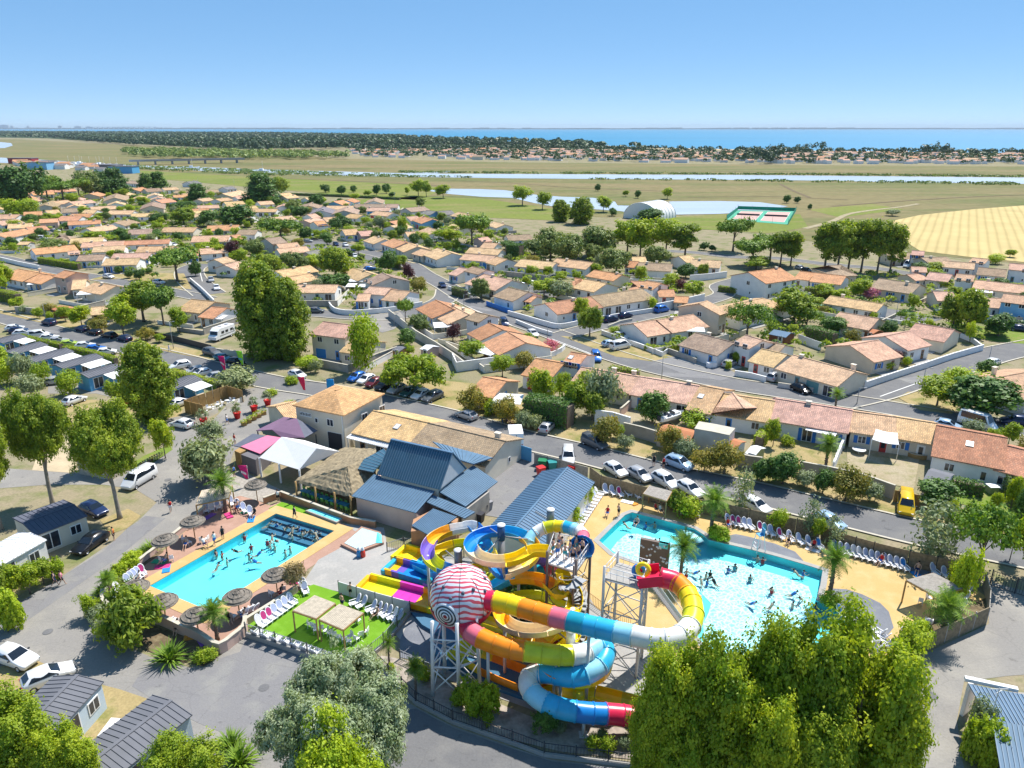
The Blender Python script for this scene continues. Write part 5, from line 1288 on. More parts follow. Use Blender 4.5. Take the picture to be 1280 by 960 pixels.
def car_kind(name, L, W, Hh, hood, wb, roof0, roof1, tail, tailz, belt, look, hoodz=0.78, wheels=None):
    """front at +x; x marks: hood end / windscreen base (wb), roof start and end, tail foot of the rear window"""
    h = L / 2; hw = W / 2
    st = [(h, 0.36, 0.62, 0.64, hw * 0.80, hw * 0.78, hw * 0.6), (h - 0.12, 0.24, 0.68, 0.71, hw * 0.93, hw * 0.9, hw * 0.75), (h - 0.55, 0.22, hoodz, hoodz + 0.03, hw, hw * 0.97, hw * 0.85),
          (wb, 0.22, belt, belt + 0.03, hw, hw * 0.98, hw * 0.9), (roof0, 0.22, belt + 0.02, Hh - 0.05, hw, hw * 0.98, hw * 0.74), (roof0 - 0.3, 0.22, belt + 0.03, Hh, hw, hw * 0.98, hw * 0.73),
          ((roof0 + roof1) / 2, 0.22, belt + 0.04, Hh + 0.01, hw, hw * 0.98, hw * 0.73), (roof1, 0.22, belt + 0.06, Hh - 0.04, hw, hw * 0.97, hw * 0.70),
          (tail, 0.24, tailz, tailz + 0.03, hw * 0.97, hw * 0.94, hw * 0.80), (-h + 0.05, 0.30, tailz - 0.1, tailz - 0.07, hw * 0.92, hw * 0.88, hw * 0.74), (-h, 0.40, tailz - 0.22, tailz - 0.2, hw * 0.86, hw * 0.82, hw * 0.68)]
    body = bm_fix(car_shape(st).mesh('body', ['car_paint']))
    def q(pts, off):
        c = sum((Vector(p) for p in pts), Vector()) / len(pts)
        nrm = (Vector(pts[1]) - Vector(pts[0])).cross(Vector(pts[2]) - Vector(pts[0])).normalized()
        if nrm.dot(Vector(off)) < 0: nrm = -nrm
        o = [c + (Vector(p) - c) * 0.93 + nrm * 0.012 for p in pts]
        i = [c + (Vector(p) - c) * 0.93 - nrm * 0.02 for p in pts]
        k = len(pts)
        return MB().add(o + i, [tuple(range(k)), tuple(reversed(range(k, 2 * k)))] + [(j, (j + 1) % k, k + (j + 1) % k, k + j) for j in range(k)])
    parts = [('windscreen', bm_fix(q([(wb, -hw * .88, belt + .04), (wb, hw * .88, belt + .04), (roof0, hw * .72, Hh - .06), (roof0, -hw * .72, Hh - .06)], (1, 0, 1)).mesh('windscreen', 'car_glass')), (0, 0, 0)),
             ('rear_window', bm_fix(q([(tail, -hw * .78, tailz + .04), (tail, hw * .78, tailz + .04), (roof1, hw * .68, Hh - .05), (roof1, -hw * .68, Hh - .05)], (-1, 0, 0.5)).mesh('rear_window', 'car_glass')), (0, 0, 0))]
    for s in (-1, 1):
        parts.append(('side_window', bm_fix(q([(wb - 0.15, s * hw * .97, belt + .05), (tail + 0.25, s * hw * .955, belt + .08), (roof1 + 0.1, s * hw * .72, Hh - .08), (roof0 - 0.1, s * hw * .75, Hh - .09)], (0, s, 0.2)).mesh('side_window', 'car_glass')), (0, 0, 0)))
        parts.append(('headlight', MB().box((h - 0.1, s * hw * .66, 0.62), (0.16, 0.34, 0.12), s * -0.35).mesh('headlight', 'lamp_clear'), (0, 0, 0)))
        parts.append(('tail_light', MB().box((-h + 0.04, s * hw * .76, tailz - 0.2), (0.1, 0.2, 0.22)).mesh('tail_light', 'lamp_red'), (0, 0, 0)))
        parts.append(('mirror', MB().box((wb - 0.3, s * (hw + 0.07), belt + 0.06), (0.12, 0.16, 0.12)).mesh('mirror', 'dark_metal'), (0, 0, 0)))
        for wx in wheels or (h - 0.78, -h + 0.75):
            parts.append(('wheel', WHEEL, (wx, s * (hw - 0.09), 0.31)))
    # one-piece version for cars too far off to show their parts
    lite = bmesh.new()
    mats = ['car_paint', 'car_glass', 'lamp_clear', 'lamp_red', 'dark_metal', 'tyre', 'rim']
    def join(me, loc, idx):
        k = len(lite.faces); lite.from_mesh(me); lite.faces.ensure_lookup_table()
        fs = lite.faces[k:]; vs = {v for f in fs for v in f.verts}
        bmesh.ops.translate(lite, verts=list(vs), vec=loc)
        for f in fs: f.material_index = idx if idx is not None else 5 + f.material_index
    join(body, (0, 0, 0), 0)
    for nm, me, loc in parts: join(me, loc, {'headlight': 2, 'tail_light': 3, 'mirror': 4, 'wheel': None}.get(nm, 1))
    lm = bpy.data.meshes.new('parked_car'); lite.to_mesh(lm); lite.free()
    for mt in mats: lm.materials.append(MATS[mt])
    CARK[name] = (body, parts, lm, look)
car_kind('hatch', 4.05, 1.76, 1.48, 0, 0.95, 0.2, -1.35, -1.86, 0.98, 0.95, 'hatchback')
car_kind('suv', 4.4, 1.84, 1.66, 0, 1.05, 0.35, -1.6, -2.05, 1.08, 1.05, 'SUV', 0.92)
car_kind('estate', 4.5, 1.80, 1.46, 0, 0.95, 0.15, -1.5, -2.1, 0.95, 0.93, 'estate car')
car_kind('smallvan', 4.4, 1.85, 1.84, 0, 1.25, 0.65, -2.05, -2.14, 1.15, 1.12, 'compact van', 0.98)
car_kind('van', 5.1, 1.95, 2.0, 0, 1.75, 1.05, -2.42, -2.5, 1.3, 1.2, 'delivery van', 1.0, (1.62, -1.5))
car_kind('bigvan', 5.6, 2.05, 2.5, 0, 2.0, 1.35, -2.65, -2.75, 1.5, 1.3, 'high-roofed van', 1.05, (1.8, -1.7))
CC = {'w': ((0.80, 0.80, 0.80), 'white'), 's': ((0.42, 0.43, 0.45), 'silver'), 'k': ((0.012, 0.013, 0.016), 'black'), 'g': ((0.13, 0.14, 0.15), 'grey'), 'b': ((0.03, 0.16, 0.55), 'bright blue'),
      'n': ((0.015, 0.03, 0.09), 'navy'), 'r': ((0.45, 0.03, 0.02), 'red'), 'm': ((0.13, 0.02, 0.03), 'dark red'), 'y': ((0.80, 0.50, 0.01), 'yellow'), 'l': ((0.45, 0.60, 0.10), 'lime'),
      'd': ((0.02, 0.08, 0.08), 'dark green'), 'c': ((0.35, 0.50, 0.66), 'pale blue'), 't': ((0.02, 0.22, 0.28), 'teal')}
def car(x, y, dx, dy, k='hatch', c='w', label=None, name='parked_car', cat=None):
    p = P(x, y); d = P(x + dx, y + dy) - p
    rz = math.atan2(d.y, d.x)
    body, parts, lm, look = CARK[k]; rgb, cn = CC[c]
    van = 'van' in k
    nm = 'parked_van' if van else 'parked_car'
    p.z = 0.045
    if y < 400:
        t = obj(nm, lm, None, p, rz, rgb)
    else:
        t = empty(nm, p, rz)
        obj('body', body, t, color=rgb)
        for pn, me, loc in parts: obj(pn, me, t, loc, color=rgb)
    if label: tag(t, label, 'van' if van else 'car', 'parked vehicles')
    else: auto(t, f'{cn} {look}', 'van' if van else 'car', 'parked vehicles')
    return t
CARS = '''
769 592 10 6 hatch w;799 598 10 6 hatch s;831 606 10 6 suv w;862 616 10 6 estate w;944 637 10 5 hatch w;1036 657 10 5 hatch c;583 523 -12 -4 hatch s;684 538 8 -8 hatch s
446 475 -9 4 hatch b;458 478 -9 4 hatch w;468 482 -9 4 hatch m;481 486 -9 4 suv k;496 490 -9 4 hatch s;512 494 -9 4 hatch d;526 497 -9 4 hatch w;541 500 -9 4 suv g;372 472 10 3 hatch w
62 406 -9 -2 suv n;103 414 -9 -2 hatch n;119 418 -9 -2 hatch k;137 422 -9 -2 estate k;156 426 -9 -2 hatch n;19 413 10 -1 hatch w;24 416 10 -1 hatch n;30 419 10 -1 estate w;50 422 10 -1 smallvan w;62 425 10 -1 hatch w;73 429 10 -1 hatch s;87 433 10 -1 hatch l
107 435 10 -1 hatch w;120 439 10 -1 hatch b;134 443 10 -1 hatch w;225 461 -9 2 suv w;244 467 -9 2 hatch s;252 470 -9 2 hatch w;267 475 -9 2 hatch s;265 444 9 2 suv g;279 451 9 2 hatch t;296 456 9 2 hatch k;70 480 9 -1 hatch s;166 506 10 -1 hatch r
226 507 8 -3 hatch w;94 504 8 -3 hatch w;136 348 9 1 hatch w;199 355 9 1 hatch w;114 684 -10 7 estate k;118 642 10 4 hatch n;20 828 12 4 estate w;62 852 12 -5 hatch w
463 338 9 -1 estate b;520 355 4 6 smallvan k;553 359 5 4 hatch n;396 391 9 0 hatch g;630 407 4 6 smallvan n;666 420 8 5 hatch w;641 345 9 2 hatch n;696 349 9 1 hatch n;654 359 9 -1 hatch c;660 354 9 0 hatch w;763 402 10 -2 suv n;782 397 10 -2 hatch n
827 390 10 -2 smallvan b;776 423 9 3 hatch w;763 433 9 -1 hatch c;891 450 10 -3 estate b;911 458 8 -4 hatch s;967 475 8 -5 suv s;1001 490 10 4 hatch k;1184 536 10 2 hatch c;1241 456 8 -3 hatch w;1228 403 9 1 hatch b;1275 414 9 1 estate n
1064 386 8 2 hatch b;1076 385 8 2 hatch w;420 307 6 3 hatch n;432 308 6 3 hatch w;442 314 5 5 hatch n;444 322 5 5 hatch w;392 298 5 4 smallvan w;64 291 8 2 hatch k;109 285 8 -1 hatch n;96 288 8 -1 hatch b;217 308 8 1 hatch w;210 310 8 1 hatch c
259 291 8 0 hatch w;385 303 8 0 hatch s;246 333 3 6 hatch w;264 352 3 6 hatch s;271 362 3 6 hatch w;1008 340 8 2 hatch k;1000 337 8 2 hatch s;607 488 6 -3 hatch w;40 268 8 0 hatch w;130 281 8 0 hatch m;70 290 8 0 hatch w;620 306 8 0 hatch w;790 336 5 4 hatch k
1290 530 10 2 hatch k;745 450 3 7 smallvan b;436 281 6 0 hatch s;476 310 6 3 hatch w;308 300 6 0 hatch w;540 303 6 0 hatch w
'''
for row in CARS.replace('\n', ';').split(';'):
    q = row.split()
    if q: car(*[float(v) for v in q[:4]], q[4], q[5])
car(175, 604, -10, 6, 'van', 'w', 'white delivery van on the camp road near the bicycle rack')
car(1131, 636, 0.4, 10, 'van', 'y', 'bright yellow van parked on the verge, nose to the street')
car(775, 436, 10, -2, 'van', 'w', 'white van on the dry verge by the corner garden wall')
car(1221, 534, 10, 3, 'bigvan', 'w', 'white van with a lettered side behind the big orange-roofed house')
car(1268, 531, -10, -1, 'suv', 'n', 'navy people carrier under the glossy dark trees')
car(1135, 334, -8, 3, 'bigvan', 'w', 'white van in front of the far cream house by the stubble field')
car(743, 558, 12, 5, 'smallvan', 'g', 'grey compact van beside the rusty shrub on the verge')
car(710, 576, 0.2, 9, 'smallvan', 'w', 'small white van nose-on beside the red pallet truck')
car(228, 534, -10, -2, 'hatch', 'w', 'white hatchback with open tailgate in front of the wooden terrace')
car(848, 584, 11, 4, 'suv', 'c', 'pale blue car with open doors at the roadside')
car(52, 300, 8, 0, 'van', 'w', 'small white van between the orange roofs at the left')
def box_truck():
    p = P(644, 556); p.z = 0.04; t = empty('box_truck', p, math.atan2(*(P(644, 540) - P(648, 560)).yx))
    MB().box((-0.6, 0, 1.75), (3.6, 2.1, 2.2)).build('cargo_box', 'white_plastic', t)
    obj('cab', MB().box((1.9, 0, 1.15), (1.4, 1.95, 1.5)).box((1.75, 0, 2.05), (1.0, 1.85, 0.35)).mesh('cab', 'white_plastic'), t)
    MB().box((2.56, 0, 1.5), (0.1, 1.7, 0.7)).build('windscreen', 'car_glass', t)
    MB().box((0.2, 0, 0.55), (4.6, 1.2, 0.2)).build('chassis', 'dark_metal', t)
    for s in (-1, 1):
        for wx in (1.7, -1.5): obj('wheel', WHEEL, t, (wx, s * 0.86, 0.36), scale=1.15)
        MB().box((-2.42, s * 0.85, 0.95), (0.06, 0.2, 0.3)).build('tail_light', 'lamp_red', t)
    MB().box((-2.41, 0, 1.7), (0.04, 0.06, 1.9)).build('door_seam', 'dark_metal', t)
    tag(t, 'white box truck at the kerb beside the tile-roofed hall', 'truck')
box_truck()
def motorhome():
    p = P(278, 423); p.z = 0.04; d = P(268, 427) - P(278, 423); t = empty('motorhome', p, math.atan2(d.y, d.x))
    m = MB(); sec = [(-3.4, 0.5), (-3.4, 2.75), (1.6, 2.85), (2.5, 2.3), (2.75, 1.5), (3.35, 1.15), (3.45, 0.5)]
    n = len(sec); vs = [(x, s * 1.1, z) for s in (-1, 1) for x, z in sec]
    m.add(vs, [tuple(reversed(range(n))), tuple(range(n, 2 * n))] + [(i, (i + 1) % n, n + (i + 1) % n, n + i) for i in range(n)])
    m.build('body', 'white_plastic', t)
    for s in (-1, 1):
        for x in (-2.2, -0.5, 0.9): MB().box((x, s * 1.11, 1.8), (0.95, 0.05, 0.55)).build('window', 'car_glass', t)
        MB().box((-0.6, s * 1.113, 1.15), (5.2, 0.03, 0.18)).build('side_stripe', 'grey_steel', t)
        for wx in (2.2, -1.9): obj('wheel', WHEEL, t, (wx, s * 0.98, 0.33), scale=1.1)
    o = MB().box((0, 0, 0), (0.08, 1.8, 0.8)).build('windscreen', 'car_glass', t, (2.66, 0, 1.92)); o.rotation_euler = (0, R(-17), 0)
    for x in (-2.0, 0.4): MB().box((x, 0, 2.88), (0.8, 0.7, 0.14)).build('roof_hatch', 'grey_steel', t)
    tag(t, 'white motorhome parked beside the tall twin poplars', 'motorhome')
motorhome()
def boat():
    p = P(838, 529); t = empty('motor_boat', p, math.atan2(*(P(852, 524) - P(826, 532)).yx))
    m = MB(); rows = []
    for x, hw, zk in ((-2.6, 1.0, 0.75), (-1.5, 1.12, 0.7), (0.2, 1.15, 0.7), (1.6, 0.9, 0.8), (2.5, 0.45, 1.0), (3.0, 0.04, 1.35)):
        rows.append([(x, -hw, 1.65), (x, -hw * 0.85, 1.1), (x, 0, zk), (x, hw * 0.85, 1.1), (x, hw, 1.65)])
    vs = [v for r in rows for v in r]
    fs = [(i * 5 + j, i * 5 + j + 1, (i + 1) * 5 + j + 1, (i + 1) * 5 + j) for i in range(5) for j in range(4)] + [(0, 1, 2, 3, 4)]
    m.add(vs, fs); bm_fix(m.mesh('x', 'white_plastic'))
    obj('hull', bm_fix(m.mesh('hull', 'white_plastic')), t)
    MB().prism([(-2.4, -0.9), (1.4, -0.85), (2.3, 0), (1.4, 0.85), (-2.4, 0.9)], 1.45, 1.6).build('deck', 'white_plastic', t)
    MB().box((0.9, 0, 1.75), (1.2, 1.2, 0.35)).build('cabin', 'white_plastic', t)
    MB().box((0.2, 0, 1.95), (0.08, 1.2, 0.45)).build('windscreen', 'car_glass', t)
    for y in (-0.4, 0.4): MB().box((-0.8, y, 1.75), (0.5, 0.5, 0.35)).box((-1.02, y, 1.98), (0.1, 0.5, 0.3)).build('seat', 'felt_grey', t)
    MB().box((-2.8, 0, 1.5), (0.45, 0.4, 0.8)).build('outboard_motor', 'dark_metal', t)
    MB().box((-0.2, 0, 0.42), (5.2, 0.12, 0.12)).box((-1.2, 0, 0.42), (0.1, 1.9, 0.1)).box((-1.2, 0, 0.6), (0.3, 0.3, 0.4)).build('trailer_frame', 'grey_steel', t)
    for s in (-1, 1): obj('wheel', WHEEL, t, (-1.2, s * 1.0, 0.31))
    tag(t, 'white motor boat on a trailer in the gravel garden', 'boat')
boat()
def bicycle_mesh():
    m = MB()
    for x in (-0.52, 0.52):
        pts = [(x + 0.33 * math.cos(a * math.pi / 6), 0, 0.34 + 0.33 * math.sin(a * math.pi / 6)) for a in range(13)]
        m.tube(pts, 0.022, 4, 1, False)
    for a, b in (((-0.52, 0, 0.34), (-0.05, 0, 0.36)), ((-0.05, 0, 0.36), (0.38, 0, 0.78)), ((-0.18, 0, 0.82), (0.38, 0, 0.80)), ((-0.05, 0, 0.36), (-0.2, 0, 0.92)), ((-0.52, 0, 0.34), (-0.18, 0, 0.8)), ((0.52, 0, 0.34), (0.36, 0, 0.98))):
        m.tube([a, b], 0.02, 5)
    m.tube([(0.34, -0.26, 1.0), (0.36, 0, 0.98), (0.34, 0.26, 1.0)], 0.018, 5)
    m.box((-0.22, 0, 0.95), (0.24, 0.13, 0.06), mat=1)
    return m.mesh('bicycle', ['painted', 'tyre'])
BIKE = bicycle_mesh()
bc = [(0.5, 0.04, 0.03), (0.6, 0.6, 0.62), (0.03, 0.1, 0.4), (0.02, 0.02, 0.02), (0.4, 0.1, 0.3)]
for i in range(9):
    x, y = 178 + i * 2.9, 585 - i * 1.55
    o = obj('bicycle', BIKE, None, P(x, y), R(75), bc[i % 5])
    tag(o, f'{["first", "second", "third", "fourth", "fifth", "sixth", "seventh", "eighth", "ninth"][i]} bicycle in the rack counted from the white delivery van', 'bicycle', 'bicycles in the rack')
for i in range(4):
    o = obj('bicycle', BIKE, None, P(628 + i * 4, 530 + i * 0.8), R(100 + 12 * i), bc[(i + 2) % 5])
    tag(o, f'{["first", "second", "third", "fourth"][i]} bicycle from the left in the shade of the rusty shrub', 'bicycle', 'bicycles under the shrub')
# ------------------------------------------------------------------ the water park: ground, pools
def holed(name, outer, holes, mat, z, kind='structure'):
    polys = [[Vector((p[0], p[1], 0)) for p in q] for q in [outer] + holes]
    flat = [p for q in polys for p in q]; tri = []
    for a, b, c in tessellate_polygon(polys):
        cr = (flat[b] - flat[a]).cross(flat[c] - flat[a]).z
        tri.append((a, b, c) if cr > 0 else (a, c, b))
    return struct(name, MB().add([(p.x, p.y, z) for p in flat], tri), mat, kind)
def grow(poly, d):
    """a closed outline moved outwards by d"""
    n = len(poly); ar = sum(poly[i].x * poly[(i + 1) % n].y - poly[(i + 1) % n].x * poly[i].y for i in range(n))
    s = 1 if ar > 0 else -1; out = []
    for i in range(n):
        a, b, c = poly[i - 1], poly[i], poly[(i + 1) % n]
        e, f = (b - a).normalized(), (c - b).normalized()
        n1, n2 = Vector((e.y, -e.x, 0)) * s, Vector((f.y, -f.x, 0)) * s
        m = n1 + n2
        m = m / max(0.35, m.length_squared / 2) if m.length > 1e-3 else n1
        out.append(b + m * d)
    return out
RECT = px(186, 733, 345, 642, 419, 664, 260, 764)
def rounded(pts, r=2):
    return spline(pts + [pts[0]], r)[:-1]
LAG = px(748, 676, 765, 659, 781, 644, 790, 640.5, 830, 650.5, 868, 661, 879, 668, 886, 674.5, 908, 680, 940, 687.5, 969, 695, 1000, 704, 1029, 713, 1026, 732, 1021, 750, 1036, 757, 1053, 764, 1068, 780, 1040, 815,
         960, 830, 885, 812, 864, 788, 867, 762, 877, 745, 857, 733, 848, 724, 820, 712, 790, 700, 766, 692)
KID = px(426, 683, 452, 661, 476, 668, 480, 681, 447, 693)
GX = grow(RECT, 0.01); LX = grow(LAG, 0.01)
# the dry ground is cut open where the basins lie
for o in [o for o in COL.objects if o.name in ('ground', 'park_ground')]: bpy.data.objects.remove(o)
def land():
    c = [(-400, 164.4), (0, 164.6), (330, 166.5), (480, 170), (640, 177), (800, 184), (960, 187.5), (1280, 191.5), (1700, 196)]
    far = PP(c)
    outer = [Vector((far[0].x - 9000, far[0].y, 0))] + far + [Vector((far[-1].x + 600, -300, 0)), Vector((-9000, -300, 0)), Vector((-16000, far[0].y * 0.5, 0))]
    holed('ground', outer, [GX, LX], 'dry_ground', 0.0)
land()
sheet('camp_road', [px(-60, 1010, -60, 800, 0, 768, 40, 745, 90, 712, 140, 678, 172, 652, 196, 628, 170, 612, 130, 606, 60, 606, -60, 615, -60, 580, 40, 588, 120, 592, 165, 586, 205, 560, 218, 545, 205, 522, 190, 508, 120, 492, 60, 492, 60, 480, 130, 484,
                       215, 512, 262, 530, 300, 488, 345, 480, 372, 470, 420, 484, 400, 500, 350, 520, 320, 545, 292, 565, 284, 590, 262, 615, 245, 640, 215, 668, 182, 694, 150, 720, 128, 742, 112, 768, 140, 800, 190, 822, 250, 838, 276, 818, 308, 792,
                       340, 803, 425, 836, 455, 848, 520, 884, 566, 908, 640, 934, 690, 950, 800, 962, 870, 985, 980, 1010, 1010, 1080, -60, 1080)], 'asphalt_pale', 0.02)
sheet('camp_road', [px(1075, 1080, 1090, 960, 1110, 900, 1130, 830, 1180, 806, 1236, 780, 1236, 745, 1240, 728, 1330, 752, 1330, 840, 1260, 845, 1205, 852, 1196, 900, 1205, 960, 1220, 1080)], 'asphalt_pale', 0.02)
sheet('road_patch', [px(128, 690, 160, 660, 182, 645, 207, 648, 150, 695, 100, 730, 40, 772, 0, 795, 0, 768), px(165, 858, 180, 835, 230, 838, 300, 815, 308, 796, 345, 806, 425, 836, 370, 900, 300, 925, 250, 905, 200, 880)], 'asphalt_patch', 0.03)
sheet('road_patch', [px(520, 886, 566, 910, 640, 936, 690, 952, 800, 964, 900, 985, 900, 1080, 420, 1080, 430, 900)], 'asphalt', 0.032)
sheet('yard_grass', [px(40, 823, 95, 848, 150, 862, 188, 875, 165, 895, 130, 940, 90, 1010, -60, 1010, -60, 850)], 'verge_grass', 0.034)
sheet('yard_grass', [px(125, 650, 160, 636, 176, 645, 160, 660, 138, 668), px(-60, 690, 20, 700, 60, 690, 70, 715, 0, 760, -60, 790), px(60, 500, 120, 500, 200, 512, 232, 505, 226, 520, 180, 530, 140, 540, 60, 520)], 'verge_grass', 0.034)
sheet('playground_sand', [px(50, 560, 100, 545, 160, 548, 170, 570, 150, 585, 100, 592, 40, 588)], 'beach', 0.036)
sheet('lawn_strip', [px(160, 583, 180, 570, 212, 556, 216, 562, 190, 580, 168, 590)], 'lawn', 0.036)
# pink terrace, sand terrace, paved yard
holed('pool_terrace', rounded(px(131, 748, 140, 735, 200, 692, 232, 664, 262, 636, 300, 618, 335, 632, 356, 628, 430, 655, 446, 666, 420, 690, 384, 712, 372, 738, 308, 786, 276, 806, 246, 796, 200, 778, 146, 764)), [GX], 'pink_deck', 0.04)
sheet('paved_yard', [px(378, 730, 398, 700, 424, 686, 447, 694, 484, 684, 515, 690, 520, 720, 505, 745, 424, 740), px(430, 655, 480, 660, 484, 684, 447, 694, 424, 686, 446, 666)], 'concrete', 0.045)
sheet('service_yard', [px(590, 590, 640, 560, 690, 570, 690, 585, 628, 648, 580, 640)], 'asphalt_patch', 0.045)
holed('sand_terrace', rounded(px(738, 622, 748, 608, 800, 623, 850, 637, 907, 649, 965, 661, 1030, 680, 1090, 697, 1134, 708, 1204, 724, 1232, 746, 1230, 772, 1180, 795, 1134, 818, 1100, 840, 1040, 850, 900, 860, 830, 820, 770, 790, 730, 760, 712, 720, 706, 690, 716, 655), 1), [LX], 'sand_deck', 0.04)
sheet('slate_paving', [px(903, 671, 920, 668, 935, 671, 969, 680, 994, 690, 1004, 701, 1004, 704, 969, 694, 930, 683.5, 908, 678.5), px(1041, 736, 1058, 737, 1077, 743, 1100, 754, 1111, 765, 1117, 785, 1100, 806, 1080, 800, 1072, 780, 1055, 763, 1030, 752),
                       px(1040, 690, 1100, 706, 1134, 715, 1190, 728, 1205, 724, 1134, 708, 1090, 697, 1041, 684)], 'slate_deck', 0.05)
sheet('slide_court', [px(448, 738, 505, 688, 560, 696, 640, 700, 720, 720, 745, 760, 800, 800, 830, 840, 830, 900, 700, 900, 560, 850, 500, 800)], 'concrete', 0.042)
sheet('slide_court', [px(500, 800, 512, 775, 540, 782, 560, 800, 560, 835, 500, 822)], 'slate_deck', 0.05)
sheet('rock_bed', [px(476, 820, 500, 824, 540, 845, 600, 870, 660, 895, 720, 905, 830, 915, 840, 955, 700, 940, 640, 925, 566, 900, 520, 876, 470, 850)], 'rock_bed', 0.055)
sheet('soil_bed', [px(105, 770, 128, 742, 150, 770, 200, 785, 248, 802, 278, 818, 255, 834, 200, 820, 145, 798), px(120, 750, 150, 715, 190, 685, 205, 690, 160, 722, 130, 748), px(590, 700, 700, 700, 720, 740, 650, 780, 600, 790),
                   px(1100, 806, 1140, 788, 1232, 748, 1232, 774, 1134, 820)], 'soil_bed', 0.06)
sheet('boardwalk', [px(258, 604, 300, 588, 350, 612, 336, 630, 300, 620, 262, 634)], 'wood_grey', 0.05)
sheet('turf_terrace', [px(309, 783, 376, 737, 392, 731, 424, 741, 512, 767, 480, 806, 430, 836)], 'turf', 0.065)
sheet('turf_terrace', [px(336, 636, 352, 628, 392, 638, 386, 646, 346, 640)], 'turf', 0.066)

struct('splash_pool', MB().prism(px(514, 769, 545, 773, 590, 800, 640, 830, 700, 858, 760, 868, 820, 880, 820, 902, 700, 892, 620, 864, 560, 838, 540, 816, 556, 801, 528, 785), 0, 0.4), 'basin_navy')
def pool(name, outline, depth, floor, wallm, label, cope_w, cope_mat, insets=(), water_z=-0.12):
    o = sum(outline, Vector()) / len(outline); o.z = 0
    t = empty(name, o); q = [p - o for p in outline]
    def sh(poly, z, nm, mt):
        pts = [Vector((p.x, p.y, 0)) for p in poly]; tri = []
        for a, b, c in tessellate_polygon([pts]):
            cr = (pts[b] - pts[a]).cross(pts[c] - pts[a]).z
            tri.append((a, b, c) if cr > 0 else (a, c, b))
        return MB().add([(p.x, p.y, z) for p in pts], tri).build(nm, mt, t)
    sh(grow(q, 0.05), -depth, 'basin_floor', floor)
    for nm, poly, z, mt in insets: sh([p - o for p in poly], z, nm, mt)
    n = len(q); w = MB(); g = grow(q, 0.02)
    w.add([(p.x, p.y, z) for z in (-depth, 0.02) for p in g], [(i, (i + 1) % n, n + (i + 1) % n, n + i) for i in range(n)])
    w.build('basin_wall', wallm, t)
    sh(q, water_z, 'water', 'pool_water')
    a, b = grow(q, -0.06), grow(q, cope_w); c = MB()
    c.add([(p.x, p.y, 0.075) for p in a + b] + [(p.x, p.y, 0.0) for p in a + b], [(i, (i + 1) % n, n + (i + 1) % n, n + i) for i in range(n)] + [(i, 2 * n + i, 2 * n + (i + 1) % n, (i + 1) % n) for i in range(n)] +
          [(n + i, n + (i + 1) % n, 3 * n + (i + 1) % n, 3 * n + i) for i in range(n)])
    obj('coping', bm_fix(c.mesh('coping', cope_mat)), t)
    tag(t, label, 'swimming pool')
    return t
e1 = (RECT[1] - RECT[0]).normalized()
steps = []
for i in range(3):
    d = 0.9 * (i + 1)
    steps.append(('step', [RECT[1] - e1 * d, RECT[1], RECT[2], RECT[2] - e1 * d], -0.95 + 0.25 * (2 - i), 'basin_navy'))
pool('swimming_pool', RECT, 1.25, 'basin_blue', 'basin_blue', 'rectangular bright blue pool with navy steps at its far end', 1.5, 'sand_deck', steps)
lag_in = px(764, 679, 784, 659, 815, 663, 850, 674, 862, 690, 880, 690, 905, 692, 950, 703, 1012, 724, 1012, 752, 1000, 790, 950, 822, 890, 800, 880, 770, 890, 745, 860, 722, 820, 704, 790, 694)
pool('lagoon_pool', LAG, 0.95, 'basin_turquoise', 'basin_turquoise', 'free-form lagoon pool with glittering pale turquoise water', 0.55, 'concrete', [('caustic_floor', rounded(lag_in), -0.91, 'basin_caustic')] +
     [('step', px(852 + 2 * k, 658 + k, 872 - k, 662 + k, 881 - 2 * k, 674, 868 - 2 * k, 676 - k), -0.35 - 0.2 * k, 'basin_caustic') for k in range(3)])
def kid_pool():
    o = sum(KID, Vector()) / len(KID); t = empty('paddling_pool', (o.x, o.y, 0)); q = [p - o for p in KID]
    MB().prism(q, 0.0, 0.34).build('rim', 'pink_deck', t)
    MB().prism(grow(q, -0.35), 0.1, 0.40).build('basin_floor', 'canvas_white', t)
    MB().prism(grow(q, -0.38), 0.3, 0.43).build('water', 'pool_water', t)
    w = [P(472, 669) - o, P(477, 672) - o, P(478, 682) - o, P(470, 682) - o]
    MB().prism(w, 0.3, 0.42).build('deep_end', 'basin_turquoise', t)
    tag(t, 'small white paddling pool with turquoise end in the paved yard', 'pool')
    for k, (x, c, n) in enumerate(((449, (0.03, 0.25, 0.55), 'blue'), (454, (0.65, 0.05, 0.03), 'red'))):
        b = empty('play_bollard', P(x, 696))
        obj('post', MB().lathe([(0.0, 0.9), (0.2, 0.85), (0.28, 0.6), (0.3, 0.2), (0.26, 0.0)], 12).mesh('post', 'plastic_any'), b, color=c)
        obj('cap', MB().lathe([(0, 1.3), (0.12, 1.2), (0.2, 0.92)], 12).mesh('cap', 'plastic_any'), b, color=(0.7, 0.75, 0.8))
        tag(b, f'{n} rounded play bollard beside the paddling pool', 'bollard')
    gp = px(382, 641, 392, 638, 430, 651, 421, 656); g = empty('glass_channel', sum(gp, Vector()) / 4); oo = g.location
    MB().prism([p - oo for p in gp], 0.02, 0.35).build('trough', 'concrete', g); MB().prism(grow([p - oo for p in gp], -0.2), 0.2, 0.37).build('water', 'basin_turquoise', g)
    tag(g, 'narrow turquoise water channel behind the rectangular pool', 'pool')
kid_pool()

